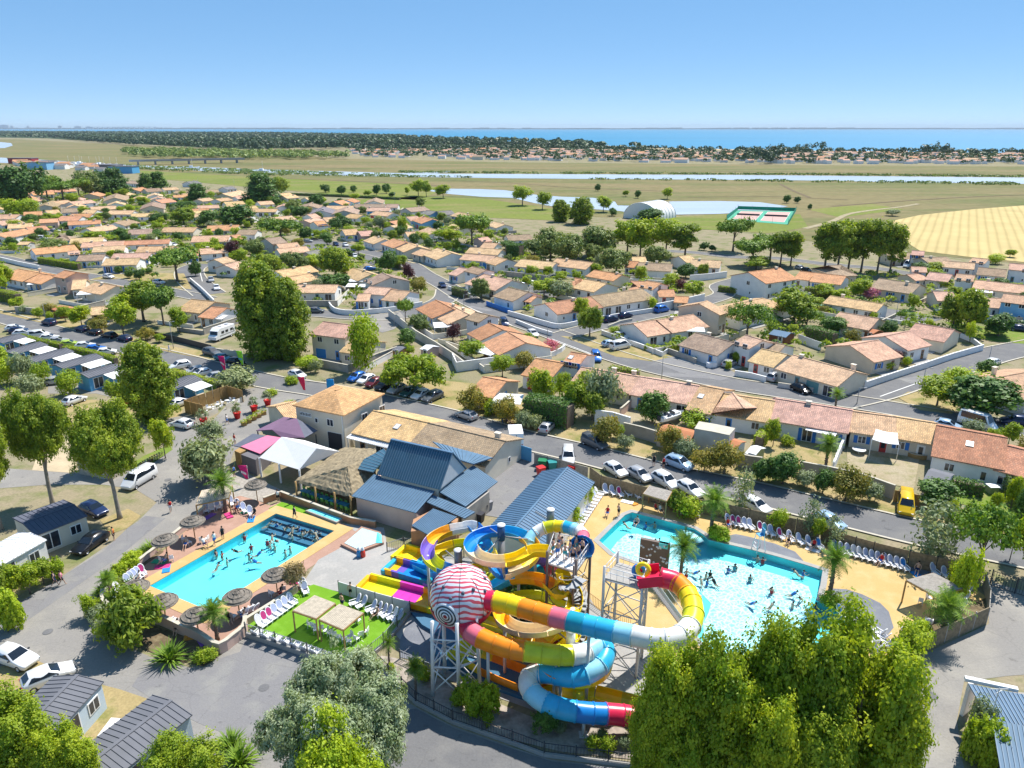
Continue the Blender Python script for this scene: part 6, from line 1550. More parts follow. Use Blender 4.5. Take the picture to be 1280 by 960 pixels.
# ------------------------------------------------------------------ park buildings
def quadroof(t, name, pts, mat, ribs=0, ribmat=None, th=0.12, down=None):
    """a sheet-metal (or canvas) roof plane through four surveyed points (top-left, top-right, bottom-right, bottom-left)"""
    o = t.location
    p = [Vector(a) - o for a in pts]
    nrm = (p[1] - p[0]).cross(p[-1] - p[0]).normalized()
    if nrm.z < 0: nrm = -nrm
    m = MB(); k = len(p)
    m.add(p + [a - nrm * th for a in p], [tuple(range(k)), tuple(reversed(range(k, 2 * k)))] + [(j, (j + 1) % k, k + (j + 1) % k, k + j) for j in range(k)])
    ro = obj(name, bm_fix(m.mesh(name, mat)), t)
    if ribs and k == 4:
        r = MB()
        for i in range(ribs + 1):
            f = i / ribs
            a, b = p[0].lerp(p[1], f) + nrm * 0.03, p[3].lerp(p[2], f) + nrm * 0.03
            r.beam(a, b, 0.07, 0.07)
        rr = r.build('roof_rib', ribmat or ('roof_rib' if 'roof_sheet' in mat and 'white' not in mat else mat), ro); rr['kind'] = 'stuff'
    return ro
def poly_wall(t, name, poly, z0, z1, mat):
    o = t.location
    return MB().prism([Vector((p[0] - o.x, p[1] - o.y, 0)) for p in poly], z0, z1).build(name, mat, t)
# two-storey reception block with hipped tile roof
def reception():
    z = 6.1
    Lc, F, Rc = P(369, 505, z), P(429, 517, z), P(487, 493, z)
    a, b = Lc - F, Rc - F
    u = a.normalized(); n = Vector((-u.y, u.x, 0)); n = n if n.dot(b) > 0 else -n
    D = b.dot(n); W = a.length
    c = F + a / 2 + n * D / 2; rz = math.atan2(n.y, n.x)
    t = empty('reception_building', (c.x, c.y, 0), rz)
    FOOT.append((c.x, c.y, D / 2 + 1, W / 2 + 1, rz))
    obj('wall', wall_mesh(D, W, z, z + 1, 'render_cream', True), t)
    zr = z + W / 2 * 0.34
    ro = obj('roof', roof_mesh(D, W, z, zr, over=0.35, gab=0.35, hip=True), t, color=(0.68, 0.42, 0.21))
    M = t.matrix_basis.inverted()
    def on(pt, w, h, z0, name, me=None, col=None, off=0.02):
        pass
    ang = math.atan2(a.y, a.x)
    # openings on the two walls that face the pool side
    def place(base, d, dist, z0, nm, me, sc=None, col=None):
        p = base + d.normalized() * dist
        out = Vector((d.y, -d.x, 0)).normalized()
        if out.dot(c - p) > 0: out = -out
        rr = math.atan2(out.y, out.x) + math.pi / 2
        w = M @ Vector((p.x + out.x * 0.03, p.y + out.y * 0.03, z0))
        o = obj(nm, me, t, w, rr - rz, col)
        if sc: o.scale = sc
        return o
    place(F, a, 2.6, 3.6, 'window', W_STD); place(F, a, 5.2, 3.7, 'window', W_SMALL); place(F, a, 1.9, 0.05, 'entrance', door_mesh(2.6, 2.6), None, (0.05, 0.05, 0.06))
    place(F, b, 4.2, 3.6, 'window', W_STD); place(F, b, 8.0, 3.6, 'window', W_STD)
    sg = place(F, a, 7.2, 4.3, 'sign_panel', MB().box((0, -0.02, 0.4), (2.2, 0.04, 0.7)).mesh('sign_panel', 'white_frame'))
    lt = MB()
    for i, wd in enumerate((0.28, 0.28, 0.28, 0.12, 0.28, 0.28)):
        x = -0.9 + i * 0.36
        lt.box((x - wd / 2, -0.05, 0.45), (0.07, 0.02, 0.4)).box((x + wd / 2 - 0.04, -0.05, 0.45), (0.07, 0.02, 0.4)).box((x, -0.05, 0.62 if i % 2 else 0.45), (wd, 0.02, 0.08))
    lo = obj('lettering', lt.mesh('lettering', 'dark_metal'), sg)
    place(F, a, 0.25, 0, 'downpipe', MB().box((0, -0.05, 3), (0.12, 0.12, 6)).mesh('downpipe', 'white_frame'))
    tag(t, 'cream two-storey reception block with hipped tile roof', 'building')
reception()
house(347, 507, 367, 502, 6.5, 2.8, 'y', 'c', 'n')
house(468, 513.5, 536, 528.5, 10, 3.3, 'y', 'c', 'kn')
house(537, 529, 630, 551, 10, 3.3, 'b', 'c', '')
def metal_hall():
    t = empty('restaurant_hall', P(520, 625))
    zr, ze = 8.0, 4.4
    r0, r1, e1, e0 = P(489, 549, zr), P(566, 566, zr), P(545, 611, ze), P(465, 591, ze)
    # far slope mirrors the near one about the ridge
    ax = (r1 - r0).normalized(); per = e1 - r1; per -= ax * per.dot(ax); f1 = r1 - Vector((per.x, per.y, -per.z)); f0 = r0 - Vector((per.x, per.y, -per.z))
    e1 = r1 + per; e0 = r0 + per
    quadroof(t, 'roof', [r0, r1, e1, e0], 'roof_sheet_navy', 26); quadroof(t, 'roof', [r1, r0, f0, f1], 'roof_sheet_navy', 26)
    o = t.location
    def slab(nm, p, mat):
        q = [Vector(v) - o for v in p]; k = len(q); n = (q[1] - q[0]).cross(q[2] - q[0]).normalized() * 0.1
        obj(nm, bm_fix(MB().add(q + [v - n for v in q], [tuple(range(k)), tuple(reversed(range(k, 2 * k)))] + [(j, (j + 1) % k, k + (j + 1) % k, k + j) for j in range(k)]).mesh(nm, mat)), t)
    ins = ax * 0.15
    slab('gable', [r1 - ins - Vector((0, 0, .15)), e1 - ins - Vector((0, 0, .1)), f1 - ins - Vector((0, 0, .1))], 'pale_steel')
    slab('gable', [r0 + ins - Vector((0, 0, .15)), f0 + ins - Vector((0, 0, .1)), e0 + ins - Vector((0, 0, .1))], 'pale_steel')
    poly_wall(t, 'wall', [e0 + ax * .4 - per * .04, e1 - ax * .4 - per * .04, f1 - ax * .4 + per * .04, f0 + ax * .4 + per * .04], 0, ze - 0.1, 'render_beige')
    MB().beam(r0 - o, r1 - o, 0.35, 0.16).build('ridge_cap', 'roof_sheet_blue', t)
    # lower roofs round it
    S = [('roof', [P(468, 593, 4.0), P(544, 613, 4.0), P(520, 641, 3.0), P(440, 620, 3.0)], 'roof_sheet_slate', 24),
         ('roof', [P(592, 582, 3.9), P(622, 602, 3.2), P(582, 633, 3.2), P(546, 613, 3.9)], 'roof_sheet_slate', 18),
         ('roof', [P(542, 619, 3.5), P(594, 640, 3.1), P(581, 648, 2.9), P(532, 627, 3.3)], 'roof_sheet_slate', 16),
         ('roof', [P(542, 636, 3.4), P(571, 646, 3.4), P(538, 670, 2.9), P(515, 657, 2.9)], 'roof_sheet_blue', 14),
         ('roof', [P(541, 552, 4.4), P(616, 572, 4.0), P(592, 580, 4.6), P(566, 572, 4.8)], 'roof_sheet_slate', 12),
         ('roof', [P(436, 584, 3.4), P(479, 561, 4.4), P(486, 568, 4.8), P(466, 590, 4.3)], 'roof_sheet_navy', 8)]
    for nm, p, mat, rb in S: quadroof(t, nm, p, mat, rb)
    poly_wall(t, 'wall', [P(470, 625), P(474, 612), P(545, 640), P(522, 668), P(447, 645)], 0, 2.85, 'render_pink')
    poly_wall(t, 'wall', [P(515, 690), P(571, 682), P(575, 668), P(545, 660), P(518, 674)], 0, 2.7, 'brick_tan')
    poly_wall(t, 'wall', [P(556, 650), P(590, 628), P(612, 640), P(578, 668)], 0, 2.9, 'wall_block')
    for x, y in ((455, 640), (478, 652), (500, 660)):
        p = P(x, y) - o
        MB().box((p.x, p.y, 1.1), (1.3, 0.12, 2.1), math.atan2(*(P(522, 668) - P(447, 645)).yx)).build('door', 'white_frame', t)
    tag(t, 'restaurant hall under a steep navy ribbed metal roof', 'building')
    FOOT.append((o.x, o.y + 5, 14, 8, -0.3))
metal_hall()
def lean_to():
    t = empty('canopy_roof', P(475, 560))
    quadroof(t, 'roof', [P(450, 534, 3.1), P(518, 553, 3.1), P(484, 560, 2.7), P(433, 547, 2.7)], 'roof_sheet_white', 22)
    for x, y in ((436, 565), (460, 572), (482, 577)):
        p = P(x, y) - t.location; MB().box((p.x, p.y, 1.3), (0.15, 0.15, 2.6)).build('post', 'white_frame', t)
    tag(t, 'pale ribbed canopy beside the reception block', 'canopy')
lean_to()
def long_shed():
    zr, ze = 4.6, 3.2
    A, B = P(710, 584, zr), P(636, 668, zr); d = (B - A).normalized(); n = Vector((-d.y, d.x, 0)); n = n if n.x < 0 else -n; w = 3.7
    t = empty('long_shed', ((A + B) / 2).xy.to_3d())
    for s in (1, -1):
        a0, b0 = A + n * s * w, B + n * s * w; a0.z = b0.z = ze
        quadroof(t, 'roof', [A, B, b0, a0], 'roof_sheet_blue', 34)
    pts = [A + n * (w - .3) + d * .2, B + n * (w - .3) - d * .2, B - n * (w - .3) - d * .2, A - n * (w - .3) + d * .2]
    poly_wall(t, 'wall', pts, 0, ze - 0.05, 'render_white')
    o = t.location
    for q, k in ((A + d * .25, 1), (B - d * .25, -1)):
        v = [q + n * (w - .4) - o, q - n * (w - .4) - o, q - o]; v = [Vector((v[0].x, v[0].y, ze - .08)), Vector((v[1].x, v[1].y, ze - .08)), Vector((v[2].x, v[2].y, zr - .1))]
        obj('gable', bm_fix(MB().add(v + [a + d * 0.08 for a in v], [(0, 1, 2), (5, 4, 3), (0, 3, 4, 1), (1, 4, 5, 2), (2, 5, 3, 0)]).mesh('gable', 'render_white')), t)
    MB().beam(A - o, B - o, 0.24, 0.12).build('ridge_cap', 'roof_sheet_slate', t)
    tag(t, 'long low shed with blue ribbed metal roof and white wall', 'building')
    FOOT.append((o.x, o.y, 12, 6, math.atan2(d.y, d.x)))
long_shed()
def thatch_pavilion():
    t = empty('thatched_pavilion', P(425, 635)); o = t.location
    W, S, E, Nn, pk, F = P(367, 602, 2.5), P(440, 621, 2.5), P(470, 596, 2.9), P(470, 561, 3.3), P(434, 584, 4.6), P(430, 559, 3.0)
    rnd = random.Random(5)
    def slope(a, b, c, d, nm):                       # thatch laid in shaggy courses
        m = MB(); nu, nv = 22, 12; vs = []
        a, b, c, d = [Vector(v) - o for v in (a, b, c, d)]
        nr = (b - a).cross(d - a).normalized(); nr = nr if nr.z > 0 else -nr
        for j in range(nv + 1):
            for i in range(nu + 1):
                p = a.lerp(b, i / nu).lerp(d.lerp(c, i / nu), j / nv)
                vs.append(p + nr * (rnd.uniform(-0.07, 0.07) + 0.06 * (j % 2)) + Vector((0, 0, -rnd.uniform(0, 0.25) if j == nv else 0)))
        m.add(vs, [(j * (nu + 1) + i, j * (nu + 1) + i + 1, (j + 1) * (nu + 1) + i + 1, (j + 1) * (nu + 1) + i) for j in range(nv) for i in range(nu)])
        obj(nm, bm_fix(m.mesh(nm, 'thatch')), t)
    slope(pk, pk + (E - S) * 0.05, S, W, 'thatch_slope'); slope(F, Nn, pk, W, 'thatch_slope'); slope(pk, Nn, E, S, 'thatch_slope')
    for x, y in ((372, 627), (396, 634), (420, 641), (440, 646), (400, 612), (450, 630)):
        p = P(x, y) - o; MB().tube([(p.x, p.y, 0), (p.x, p.y, 2.9)], 0.13, 8).build('post', 'wood_tan', t)
    tag(t, 'thatched pavilion roof over the blue dining tables', 'pavilion')
    tb = MB().box((0, 0, 0.74), (1.5, 0.8, 0.06)).box((-0.6, 0, 0.36), (0.08, 0.6, 0.7)).box((0.6, 0, 0.36), (0.08, 0.6, 0.7)).mesh('table', 'painted')
    ch = chair_mesh()
    k = 0
    for x, y in ((383, 620), (394, 624), (406, 628), (418, 632), (430, 636)):
        q = obj('dining_table', tb, None, P(x, y), R(-28), (0.03, 0.28, 0.42)); auto(q, 'blue dining table', 'table', 'dining tables')
        for s in (-1, 1):
            for e in (-0.4, 0.4):
                p = P(x, y) + Vector((e * 0.88 - s * 0.3, s * 0.65 - e * 0.5, 0))
                c = obj('dining_chair', ch, None, p, R(60 if s < 0 else -120), (0.20, 0.52, 0.10)); auto(c, 'green dining chair', 'chair', 'dining chairs')
def chair_mesh():
    m = MB(); m.box((0, 0, 0.44), (0.46, 0.46, 0.05)); m.box((-0.22, 0, 0.68), (0.05, 0.44, 0.45))
    for a in (-1, 1):
        for b in (-1, 1): m.box((a * 0.19, b * 0.19, 0.21), (0.04, 0.04, 0.42))
    return m.mesh('chair', 'painted')
thatch_pavilion()
def tents():
    t = empty('white_marquee', P(372, 612)); o = t.location
    ze, zr = 3.0, 5.0
    a, b, c, d, e = P(324, 572, ze), P(374, 587, ze), P(352, 546, zr), P(396, 560, zr), P(424, 564, ze)
    quadroof(t, 'canopy', [c, d, b, a], 'canvas_white'); quadroof(t, 'canopy', [d, c, c + (e - d), e], 'canvas_white')
    v = [Vector(q) - o - Vector((0, 0, .05)) for q in (d, b, e)]; ax = (d - c).normalized() * 0.06
    obj('gable', bm_fix(MB().add(v + [q - ax for q in v], [(0, 1, 2), (5, 4, 3), (0, 3, 4, 1), (1, 4, 5, 2), (2, 5, 3, 0)]).mesh('gable', 'canvas_white')), t)
    for q in (a, b, (a + b) / 2, e): MB().box((q.x - o.x, q.y - o.y, ze / 2), (0.22, 0.22, ze - 0.1)).build('post', 'white_frame', t)
    tag(t, 'open white marquee between the pink roof and the thatch', 'marquee')
    t = empty('games_room', P(315, 588)); o = t.location
    quadroof(t, 'roof', [P(334, 544, 3.2), P(352, 547, 3.2), P(325, 567, 2.8), P(301, 558, 2.8)], 'canvas_pink')
    quadroof(t, 'roof', [P(316, 542, 3.1), P(335, 545, 3.1), P(302, 559, 2.7), P(292, 557, 2.7)], 'felt_grey')
    poly_wall(t, 'wall', [P(296, 584), P(303, 587), P(336, 570), P(322, 566)], 0, 2.6, 'wood_tan')
    poly_wall(t, 'counter', [P(304, 588), P(322, 595), P(340, 578), P(334, 574)], 0, 2.5, 'render_dark')
    tag(t, 'games room with faded pink canvas roof and grey felt lean-to', 'building')
    t = empty('plum_tent', P(362, 570)); o = t.location
    c0, c1 = P(340, 537, 3.9), P(371, 523, 4.6)
    quadroof(t, 'canopy', [c0, c1, P(381, 547, 3.1), P(352, 547, 3.1)], 'canvas_plum'); quadroof(t, 'canopy', [c1, P(397, 538, 3.1), P(381, 547, 3.1)], 'felt_grey')
    quadroof(t, 'canopy', [c0, c1, P(355, 521, 3.2), P(320, 538, 3.2)], 'canvas_plum')
    for x, y in ((352, 575), (380, 576), (397, 566), (325, 562)):
        p = P(x, y) - o; MB().box((p.x, p.y, 1.5), (0.15, 0.15, 3.0)).build('post', 'dark_metal', t)
    tag(t, 'plum-coloured peaked tent below the reception block', 'tent')
tents()
def corner_building():
    t = empty('service_building', P(1260, 960)); o = t.location
    quadroof(t, 'roof', [P(1211, 855, 3.6), P(1300, 872, 3.6), P(1330, 925, 3.2), P(1239, 903, 3.2)], 'roof_sheet_blue', 16)
    quadroof(t, 'roof', [P(1240, 899, 3.7), P(1330, 918, 3.7), P(1345, 985, 3.1), P(1252, 968, 3.1)], 'roof_sheet_slate', 14)
    poly_wall(t, 'wall', [P(1211, 900), P(1239, 950), P(1330, 975), P(1300, 905)], 0, 3.1, 'wood_grey')
    poly_wall(t, 'wall', [P(1240, 946), P(1255, 1010), P(1340, 1030), P(1330, 960)], 0, 3.0, 'render_cream')
    poly_wall(t, 'parapet', [P(1199, 893), P(1203, 896), P(1213, 888), P(1206, 884)], 0, 3.2, 'render_white')
    MB().beam(P(1206, 848, 3.6) - o, P(1272, 862, 3.6) - o, 0.4, 0.3).build('parapet', 'render_white', t)
    p = P(1241, 890, 3.8) - o
    MB().beam(p, p + Vector((0, 0, 2.3)), 0.05).beam(p + Vector((-0.7, 0, 2.2)), p + Vector((0.7, 0, 2.2)), 0.04).beam(p + Vector((-0.4, -.2, 1.9)), p + Vector((0.4, .2, 1.9)), 0.04).build('aerial', 'pale_steel', t)
    tag(t, 'blue metal-roofed service building at the lower right corner', 'building')
corner_building()
cabin(106, 566, 146, 573, 3.0, 2.3, 'wood_pale', 'roof_sheet_white', 'small wooden playground hut with white roof beside the trunk')
def screened_terrace():
    t = empty('screened_terrace', P(270, 512)); o = t.location
    def panel(a, b, h, nm, mat, n):
        a, b = a - o, b - o
        for i in range(n):
            p, q = a.lerp(b, i / n), a.lerp(b, (i + 0.93) / n)
            MB().beam(p + Vector((0, 0, h / 2)), q + Vector((0, 0, h / 2)), 0.08, h).build(nm, mat, t)
    panel(P(232, 516), P(285, 497), 2.3, 'fence_panel', 'wood_tan', 6); panel(P(285, 497), P(305, 503), 2.3, 'fence_panel', 'wood_tan', 3); panel(P(232, 516), P(256, 522), 2.3, 'fence_panel', 'wood_tan', 3)
    panel(P(245, 529), P(275, 515), 1.0, 'front_wall', 'render_cream', 1); panel(P(283, 512), P(309, 500), 1.0, 'front_wall', 'render_cream', 1)
    tag(t, 'terrace screened by tan wooden fence panels', 'terrace')
    tb = MB().lathe([(0, 0.72), (0.42, 0.72), (0.42, 0.68), (0.05, 0.66), (0.05, 0.05), (0.25, 0.02), (0, 0.0)], 12).mesh('table', 'painted'); ch = chair_mesh()
    for x, y in ((262, 514), (272, 510), (284, 505), (293, 505)):
        q = obj('cafe_table', tb, None, P(x, y), 0, (0.8, 0.8, 0.8)); auto(q, 'round white cafe table', 'table', 'terrace tables')
        for k in range(3):
            a = k * 2.1 + x
            c = obj('cafe_chair', ch, None, P(x, y) + Vector((math.cos(a) * 0.75, math.sin(a) * 0.75, 0)), a + math.pi, (0.8, 0.8, 0.82)); auto(c, 'white cafe chair', 'chair', 'terrace chairs')
screened_terrace()
def flags():
    for x, yb, h, col, nm, mk in ((284, 473, 4.6, (0.75, 0.02, 0.16), 'pink', 1), (306, 466, 4.6, (0.30, 0.72, 0.04), 'green', 2), (383, 497, 4.0, (0.75, 0.03, 0.10), 'red', 0), (419, 497, 3.6, (0.02, 0.30, 0.70), 'blue', 0), (312, 608, 3.2, (0.75, 0.03, 0.20), 'pink poolside', 1)):
        t = empty('feather_flag', P(x, yb), R(10))
        MB().tube([(0, 0, 0), (0, 0, h)], [0.035, 0.02], 6).build('pole', 'white_frame', t)
        m = MB(); rows = 8
        for i in range(rows + 1):
            z = h * (0.35 + 0.63 * i / rows); w = 1.2 * (0.35 + 0.65 * i / rows) if nm != 'blue' else 1.3
            m.v += [(0.02, 0.03 * math.sin(i), z), (-w, 0.12 * math.sin(i * 1.1), z + 0.12)]
        m.add([], [])
        m.f = [(2 * i, 2 * i + 1, 2 * i + 3, 2 * i + 2) for i in range(rows)]; m.m = [0] * rows; m.smooth = [True] * rows
        c = obj('banner', m.mesh('banner', 'fabric_any'), t, color=col)
        sd = c.modifiers.new('thickness', 'SOLIDIFY'); sd.thickness = 0.02
        if mk:
            g = MB()
            for k in range(4): g.box((-0.25 - 0.16 * k, -0.12, h * (0.62 + 0.035 * k * (1 if mk == 1 else 0.4))), (0.13, 0.02, 0.34))
            obj('emblem', g.mesh('emblem', 'white_frame' if mk == 1 else 'cladding_blue'), c)
        tag(t, f'tall {nm} feather flag on a white pole', 'flag')
    pot = MB().lathe([(0.0, 0.0), (0.42, 0.0), (0.62, 1.0), (0.68, 1.02), (0.66, 1.12), (0.55, 1.1), (0.5, 0.95), (0, 0.95)], 14).mesh('pot', 'painted')
    rng = np.random.default_rng(4)
    for i, (x, y) in enumerate(((297, 523), (318, 515), (335, 507), (255, 531))):
        t = empty('flower_pot', P(x, y)); obj('pot', pot, t, color=(0.62, 0.02, 0.02))
        c, nn, tt = lobes_leaves([((0, 0, 1.9), (0.8, 0.8, 0.75))], 60, 0.14, rng, 0.4)
        obj('plant', leaves_mesh('plant', c, nn, 0.15, 'leaf_olive', rng, 2.0, tt), t)
        tag(t, ['red pot with olive plant, closest of three to the boardwalk', 'red pot with olive plant, middle of three', 'red pot with olive plant, closest to the reception block', 'small red pot at the corner of the wooden terrace'][i], 'planter', 'red planters')
    for i in range(5):
        x, y = 305 + i * 6.2, 532 - i * 3.4
        t = empty('planter_box', P(x, y)); obj('box', MB().box((0, 0, 0.3), (0.8, 0.6, 0.6), 0.5).mesh('box', 'wood_tan'), t)
        c, nn, tt = lobes_leaves([((0, 0, 0.8), (0.45, 0.45, 0.4))], 60, 0.12, rng, 0.3)
        obj('plant', leaves_mesh('plant', c, nn, 0.13, 'leaf_lime', rng, 1.6, tt), t)
        tag(t, f'{["first", "second", "third", "fourth", "fifth"][i]} wooden planter box from the left in the forecourt row', 'planter', 'forecourt planters')
flags()
# ------------------------------------------------------------------ water slides
SC = {'r': (0.70, 0.02, 0.08), 'p': (0.78, 0.16, 0.22), 'o': (0.90, 0.27, 0.01), 'a': (0.92, 0.45, 0.01), 'y': (0.93, 0.68, 0.01), 'l': (0.66, 0.68, 0.02), 'g': (0.45, 0.55, 0.05), 'w': (0.80, 0.80, 0.77),
      'c': (0.80, 0.66, 0.42), 'b': (0.01, 0.22, 0.62), 's': (0.03, 0.42, 0.70), 't': (0.01, 0.33, 0.45), 'u': (0.16, 0.10, 0.50), 'm': (0.62, 0.05, 0.42), 'n': (0.02, 0.07, 0.22), 'h': (0.30, 0.66, 0.82)}
def section_mesh(pts, r, flume, ups=None):
    """one moulded piece: a closed tube, or an open trough with rolled rims"""
    m = MB(); k = len(pts); th = 0.05
    if not flume:
        m.tube(pts, r, 18, 0, False)
        for e in (0, -1):
            t = (pts[1] - pts[0]).normalized() if e == 0 else (pts[-1] - pts[-2]).normalized()
            m.tube([pts[e] - t * 0.045, pts[e] + t * 0.045], r + 0.055, 18, 0, True)
        return m
    prof = [(-1.0, 0.42), (-1.0, 0.1), (-0.92, -0.35), (-0.6, -0.72), (0, -0.85), (0.6, -0.72), (0.92, -0.35), (1.0, 0.1), (1.0, 0.42)]
    prof += [(1.09, 0.45), (1.09, 0.1), (1.0, -0.4), (0.64, -0.8), (0, -0.93), (-0.64, -0.8), (-1.0, -0.4), (-1.09, 0.1), (-1.09, 0.45)]
    n = len(prof); vs = []
    for i, p in enumerate(pts):
        t = (pts[min(i + 1, k - 1)] - pts[max(i - 1, 0)]); t.normalize()
        s = t.cross(Vector((0, 0, 1))); s.normalize(); u = s.cross(t)
        vs += [p + s * (a * r) + u * (b * r) for a, b in prof]
    m.add(vs, [(i * n + j, i * n + (j + 1) % n, (i + 1) * n + (j + 1) % n, (i + 1) * n + j) for i in range(k - 1) for j in range(n)], 0, False)
    m.add([vs[j] for j in range(n)] + [vs[(k - 1) * n + j] for j in range(n)], [(j, (j + 1) % 9, 17 - (j + 1) % 9, 17 - j) for j in range(8)] + [(n + j, n + 17 - j, n + 16 - j, n + j + 1) for j in range(8)], 0, False)
    return m
def resample(pts, step):
    cum = [0.0]
    for i in range(len(pts) - 1): cum.append(cum[-1] + (pts[i + 1] - pts[i]).length)
    L = cum[-1]; n = max(2, int(L / step)); out = []; j = 0
    for i in range(n + 1):
        s = L * i / n
        while j < len(cum) - 2 and cum[j + 1] < s: j += 1
        f = (s - cum[j]) / max(1e-6, cum[j + 1] - cum[j]); out.append(pts[j].lerp(pts[j + 1], min(1, f)))
    return out
def slide(label, pts, r, colours, flume=False, legs=(), seg=None, name='water_slide'):
    q = resample(spline([Vector(p) for p in pts], 10), 0.35)
    o = Vector((q[0].x, q[0].y, 0)); t = empty(name, o)
    n = len(colours); per = (len(q) - 1) / n
    for i in range(n):
        a, b = int(round(i * per)), int(round((i + 1) * per))
        pc = [p - o for p in q[a:b + 1]]
        obj('section', bm_fix(section_mesh(pc, r, flume).mesh('section', 'plastic_any')), t, color=SC[colours[i]])
    for f in legs:
        p = q[int(f * (len(q) - 1))] - o
        m = MB(); m.tube([(p.x, p.y, 0), (p.x, p.y, max(0.4, p.z - r * 0.8))], 0.14, 8); m.box((p.x, p.y, 0.06), (0.7, 0.7, 0.12))
        m.build('support_leg', 'pale_steel', t)
    tag(t, label, 'water slide')
    return t, q
ball_g = P(573, 857)
ball_c = P(577, 745, 7.9)
# tube from the white tower to the ball, and from the ball round to the run-out
slide('enclosed tube slide from the white tower into the striped ball',
      [P(826, 722, 10.0), P(844, 727, 9.85), P(858, 740, 9.7), P(866, 758, 9.55), P(865, 778, 9.4), P(852, 794, 9.3), P(832, 800, 9.2), P(808, 798, 9.1), P(780, 792, 9.0), P(740, 783, 8.85), P(700, 773, 8.7), P(660, 762, 8.55), P(628, 753, 8.4), P(600, 749, 8.2)],
      0.84, 'royylwwwwhsstpooyyr', legs=(0.3, 0.62))
slide('enclosed tube slide curling down below the striped ball',
      [P(578, 776, 6.5), P(592, 792, 6.3), P(612, 802, 6.15), P(640, 811, 6.0), P(672, 816, 5.85), P(702, 819, 5.7), P(730, 817, 5.5), P(748, 808, 5.3), P(757, 812, 5.0), P(752, 829, 4.7), P(736, 841, 4.4), P(712, 846, 4.1), P(688, 842, 3.8), P(668, 842, 3.5), P(660, 855, 3.2), P(672, 872, 2.9), P(700, 885, 2.6), P(735, 891, 2.3), P(770, 893, 2.0), P(805, 898, 1.7), P(840, 905, 1.5)],
      0.84, 'rpooolllwhsshssswwhssbbrroo', legs=(0.10, 0.27, 0.55, 0.8))
def striped_ball():
    t = empty('slide_ball', (ball_g.x, ball_g.y, 0)); o = t.location
    rad = 2.75; c = ball_c - Vector((o.x, o.y, 0))
    m = MB(); nu, nv = 40, 22; vs = []
    for j in range(nv + 1):
        th = math.pi * j / nv
        for i in range(nu):
            a = 2 * math.pi * i / nu; vs.append((math.sin(th) * math.cos(a) * rad, math.sin(th) * math.sin(a) * rad, math.cos(th) * rad))
    fs = [(j * nu + i, (j + 1) * nu + i, (j + 1) * nu + (i + 1) % nu, j * nu + (i + 1) % nu) for j in range(nv) for i in range(nu)]
    m.add(vs, fs, 0, True)
    me = m.mesh('shell', 'ball_skin')
    obj('shell', bm_fix(me), t, c)
    # moulded panel seams
    s = MB()
    for k in range(4):
        a = k * math.pi / 4; pts = [(math.cos(a) * math.cos(x) * rad * 1.006, math.sin(a) * math.cos(x) * rad * 1.006, math.sin(x) * rad * 1.006) for x in [i * 2 * math.pi / 40 for i in range(41)]]
        s.tube(pts, 0.02, 4, 0, False)
    s.build('seam', 'dark_metal', t, c)
    # pink lower funnel
    f = MB(); f.lathe([(rad * 0.99, -0.75), (rad * 1.0, -0.95), (rad * 0.93, -1.4), (rad * 0.7, -2.15), (rad * 0.3, -2.75), (0, -2.85)], 28)
    obj('funnel', bm_fix(f.mesh('funnel', 'plastic_any')), t, c, color=SC['r'])
    # target disc on the side that faces the road
    d = Vector((-0.42, -0.90, -0.06)).normalized(); q = d.to_track_quat('Z', 'Y').to_matrix()
    for k, (rr, mt) in enumerate(((1.12, 'white_plastic'), (0.98, 'dark_metal'), (0.84, 'white_plastic'), (0.70, 'dark_metal'), (0.56, 'white_plastic'), (0.42, 'dark_metal'), (0.30, 'white_plastic'), (0.18, 'far_red'))):
        g = MB(); g.lathe([(0, 0.03), (rr, 0.03), (rr, -0.25 if k == 0 else 0.0)], 28)
        vs2 = [q @ (Vector(v) + Vector((0, 0, rad * 0.985 + 0.02 * k))) for v in g.v]
        g.v = [tuple(v) for v in vs2]
        obj('target_ring', bm_fix(g.mesh('target_ring', mt)), t, c)
    # studs
    for k in range(11):
        a, e = R(200 + k * 26), R(38 + 8 * math.sin(k * 2.2)); v = Vector((math.cos(a) * math.cos(e), math.sin(a) * math.cos(e), math.sin(e))) * rad
        obj('stud', STUD, t, c + v, scale=1.0)
    # lattice legs
    legs = [P(541, 870) - o, P(574, 872) - o, P(600, 860) - o, P(556, 842) - o]
    for l in legs:
        top = Vector((l.x, l.y, 0)) * 0.9; top.z = 7.6
        MB().tube([(l.x, l.y, 0), top], 0.17, 8).build('leg', 'white_steel', t)
    for i in range(4):
        a, b = legs[i], legs[(i + 1) % 4] if i != 1 else legs[2]
        for z0, z1 in ((0.4, 3.0), (3.0, 0.4), (3.2, 5.8), (5.8, 3.2)):
            MB().tube([Vector((a.x, a.y, z0)) * 1.0, Vector((b.x, b.y, z1))], 0.06, 6).build('brace', 'white_steel', t)
        for z in (3.1, 5.9): MB().tube([Vector((a.x, a.y, z)), Vector((b.x, b.y, z))], 0.07, 6).build('brace', 'white_steel', t)
    tag(t, 'huge ball with red and white marbled stripes on white lattice legs', 'slide ball')
STUD = MB().lathe([(0, 0.16), (0.1, 0.13), (0.15, 0.05), (0.15, -0.1)], 8).mesh('stud', 'felt_grey')
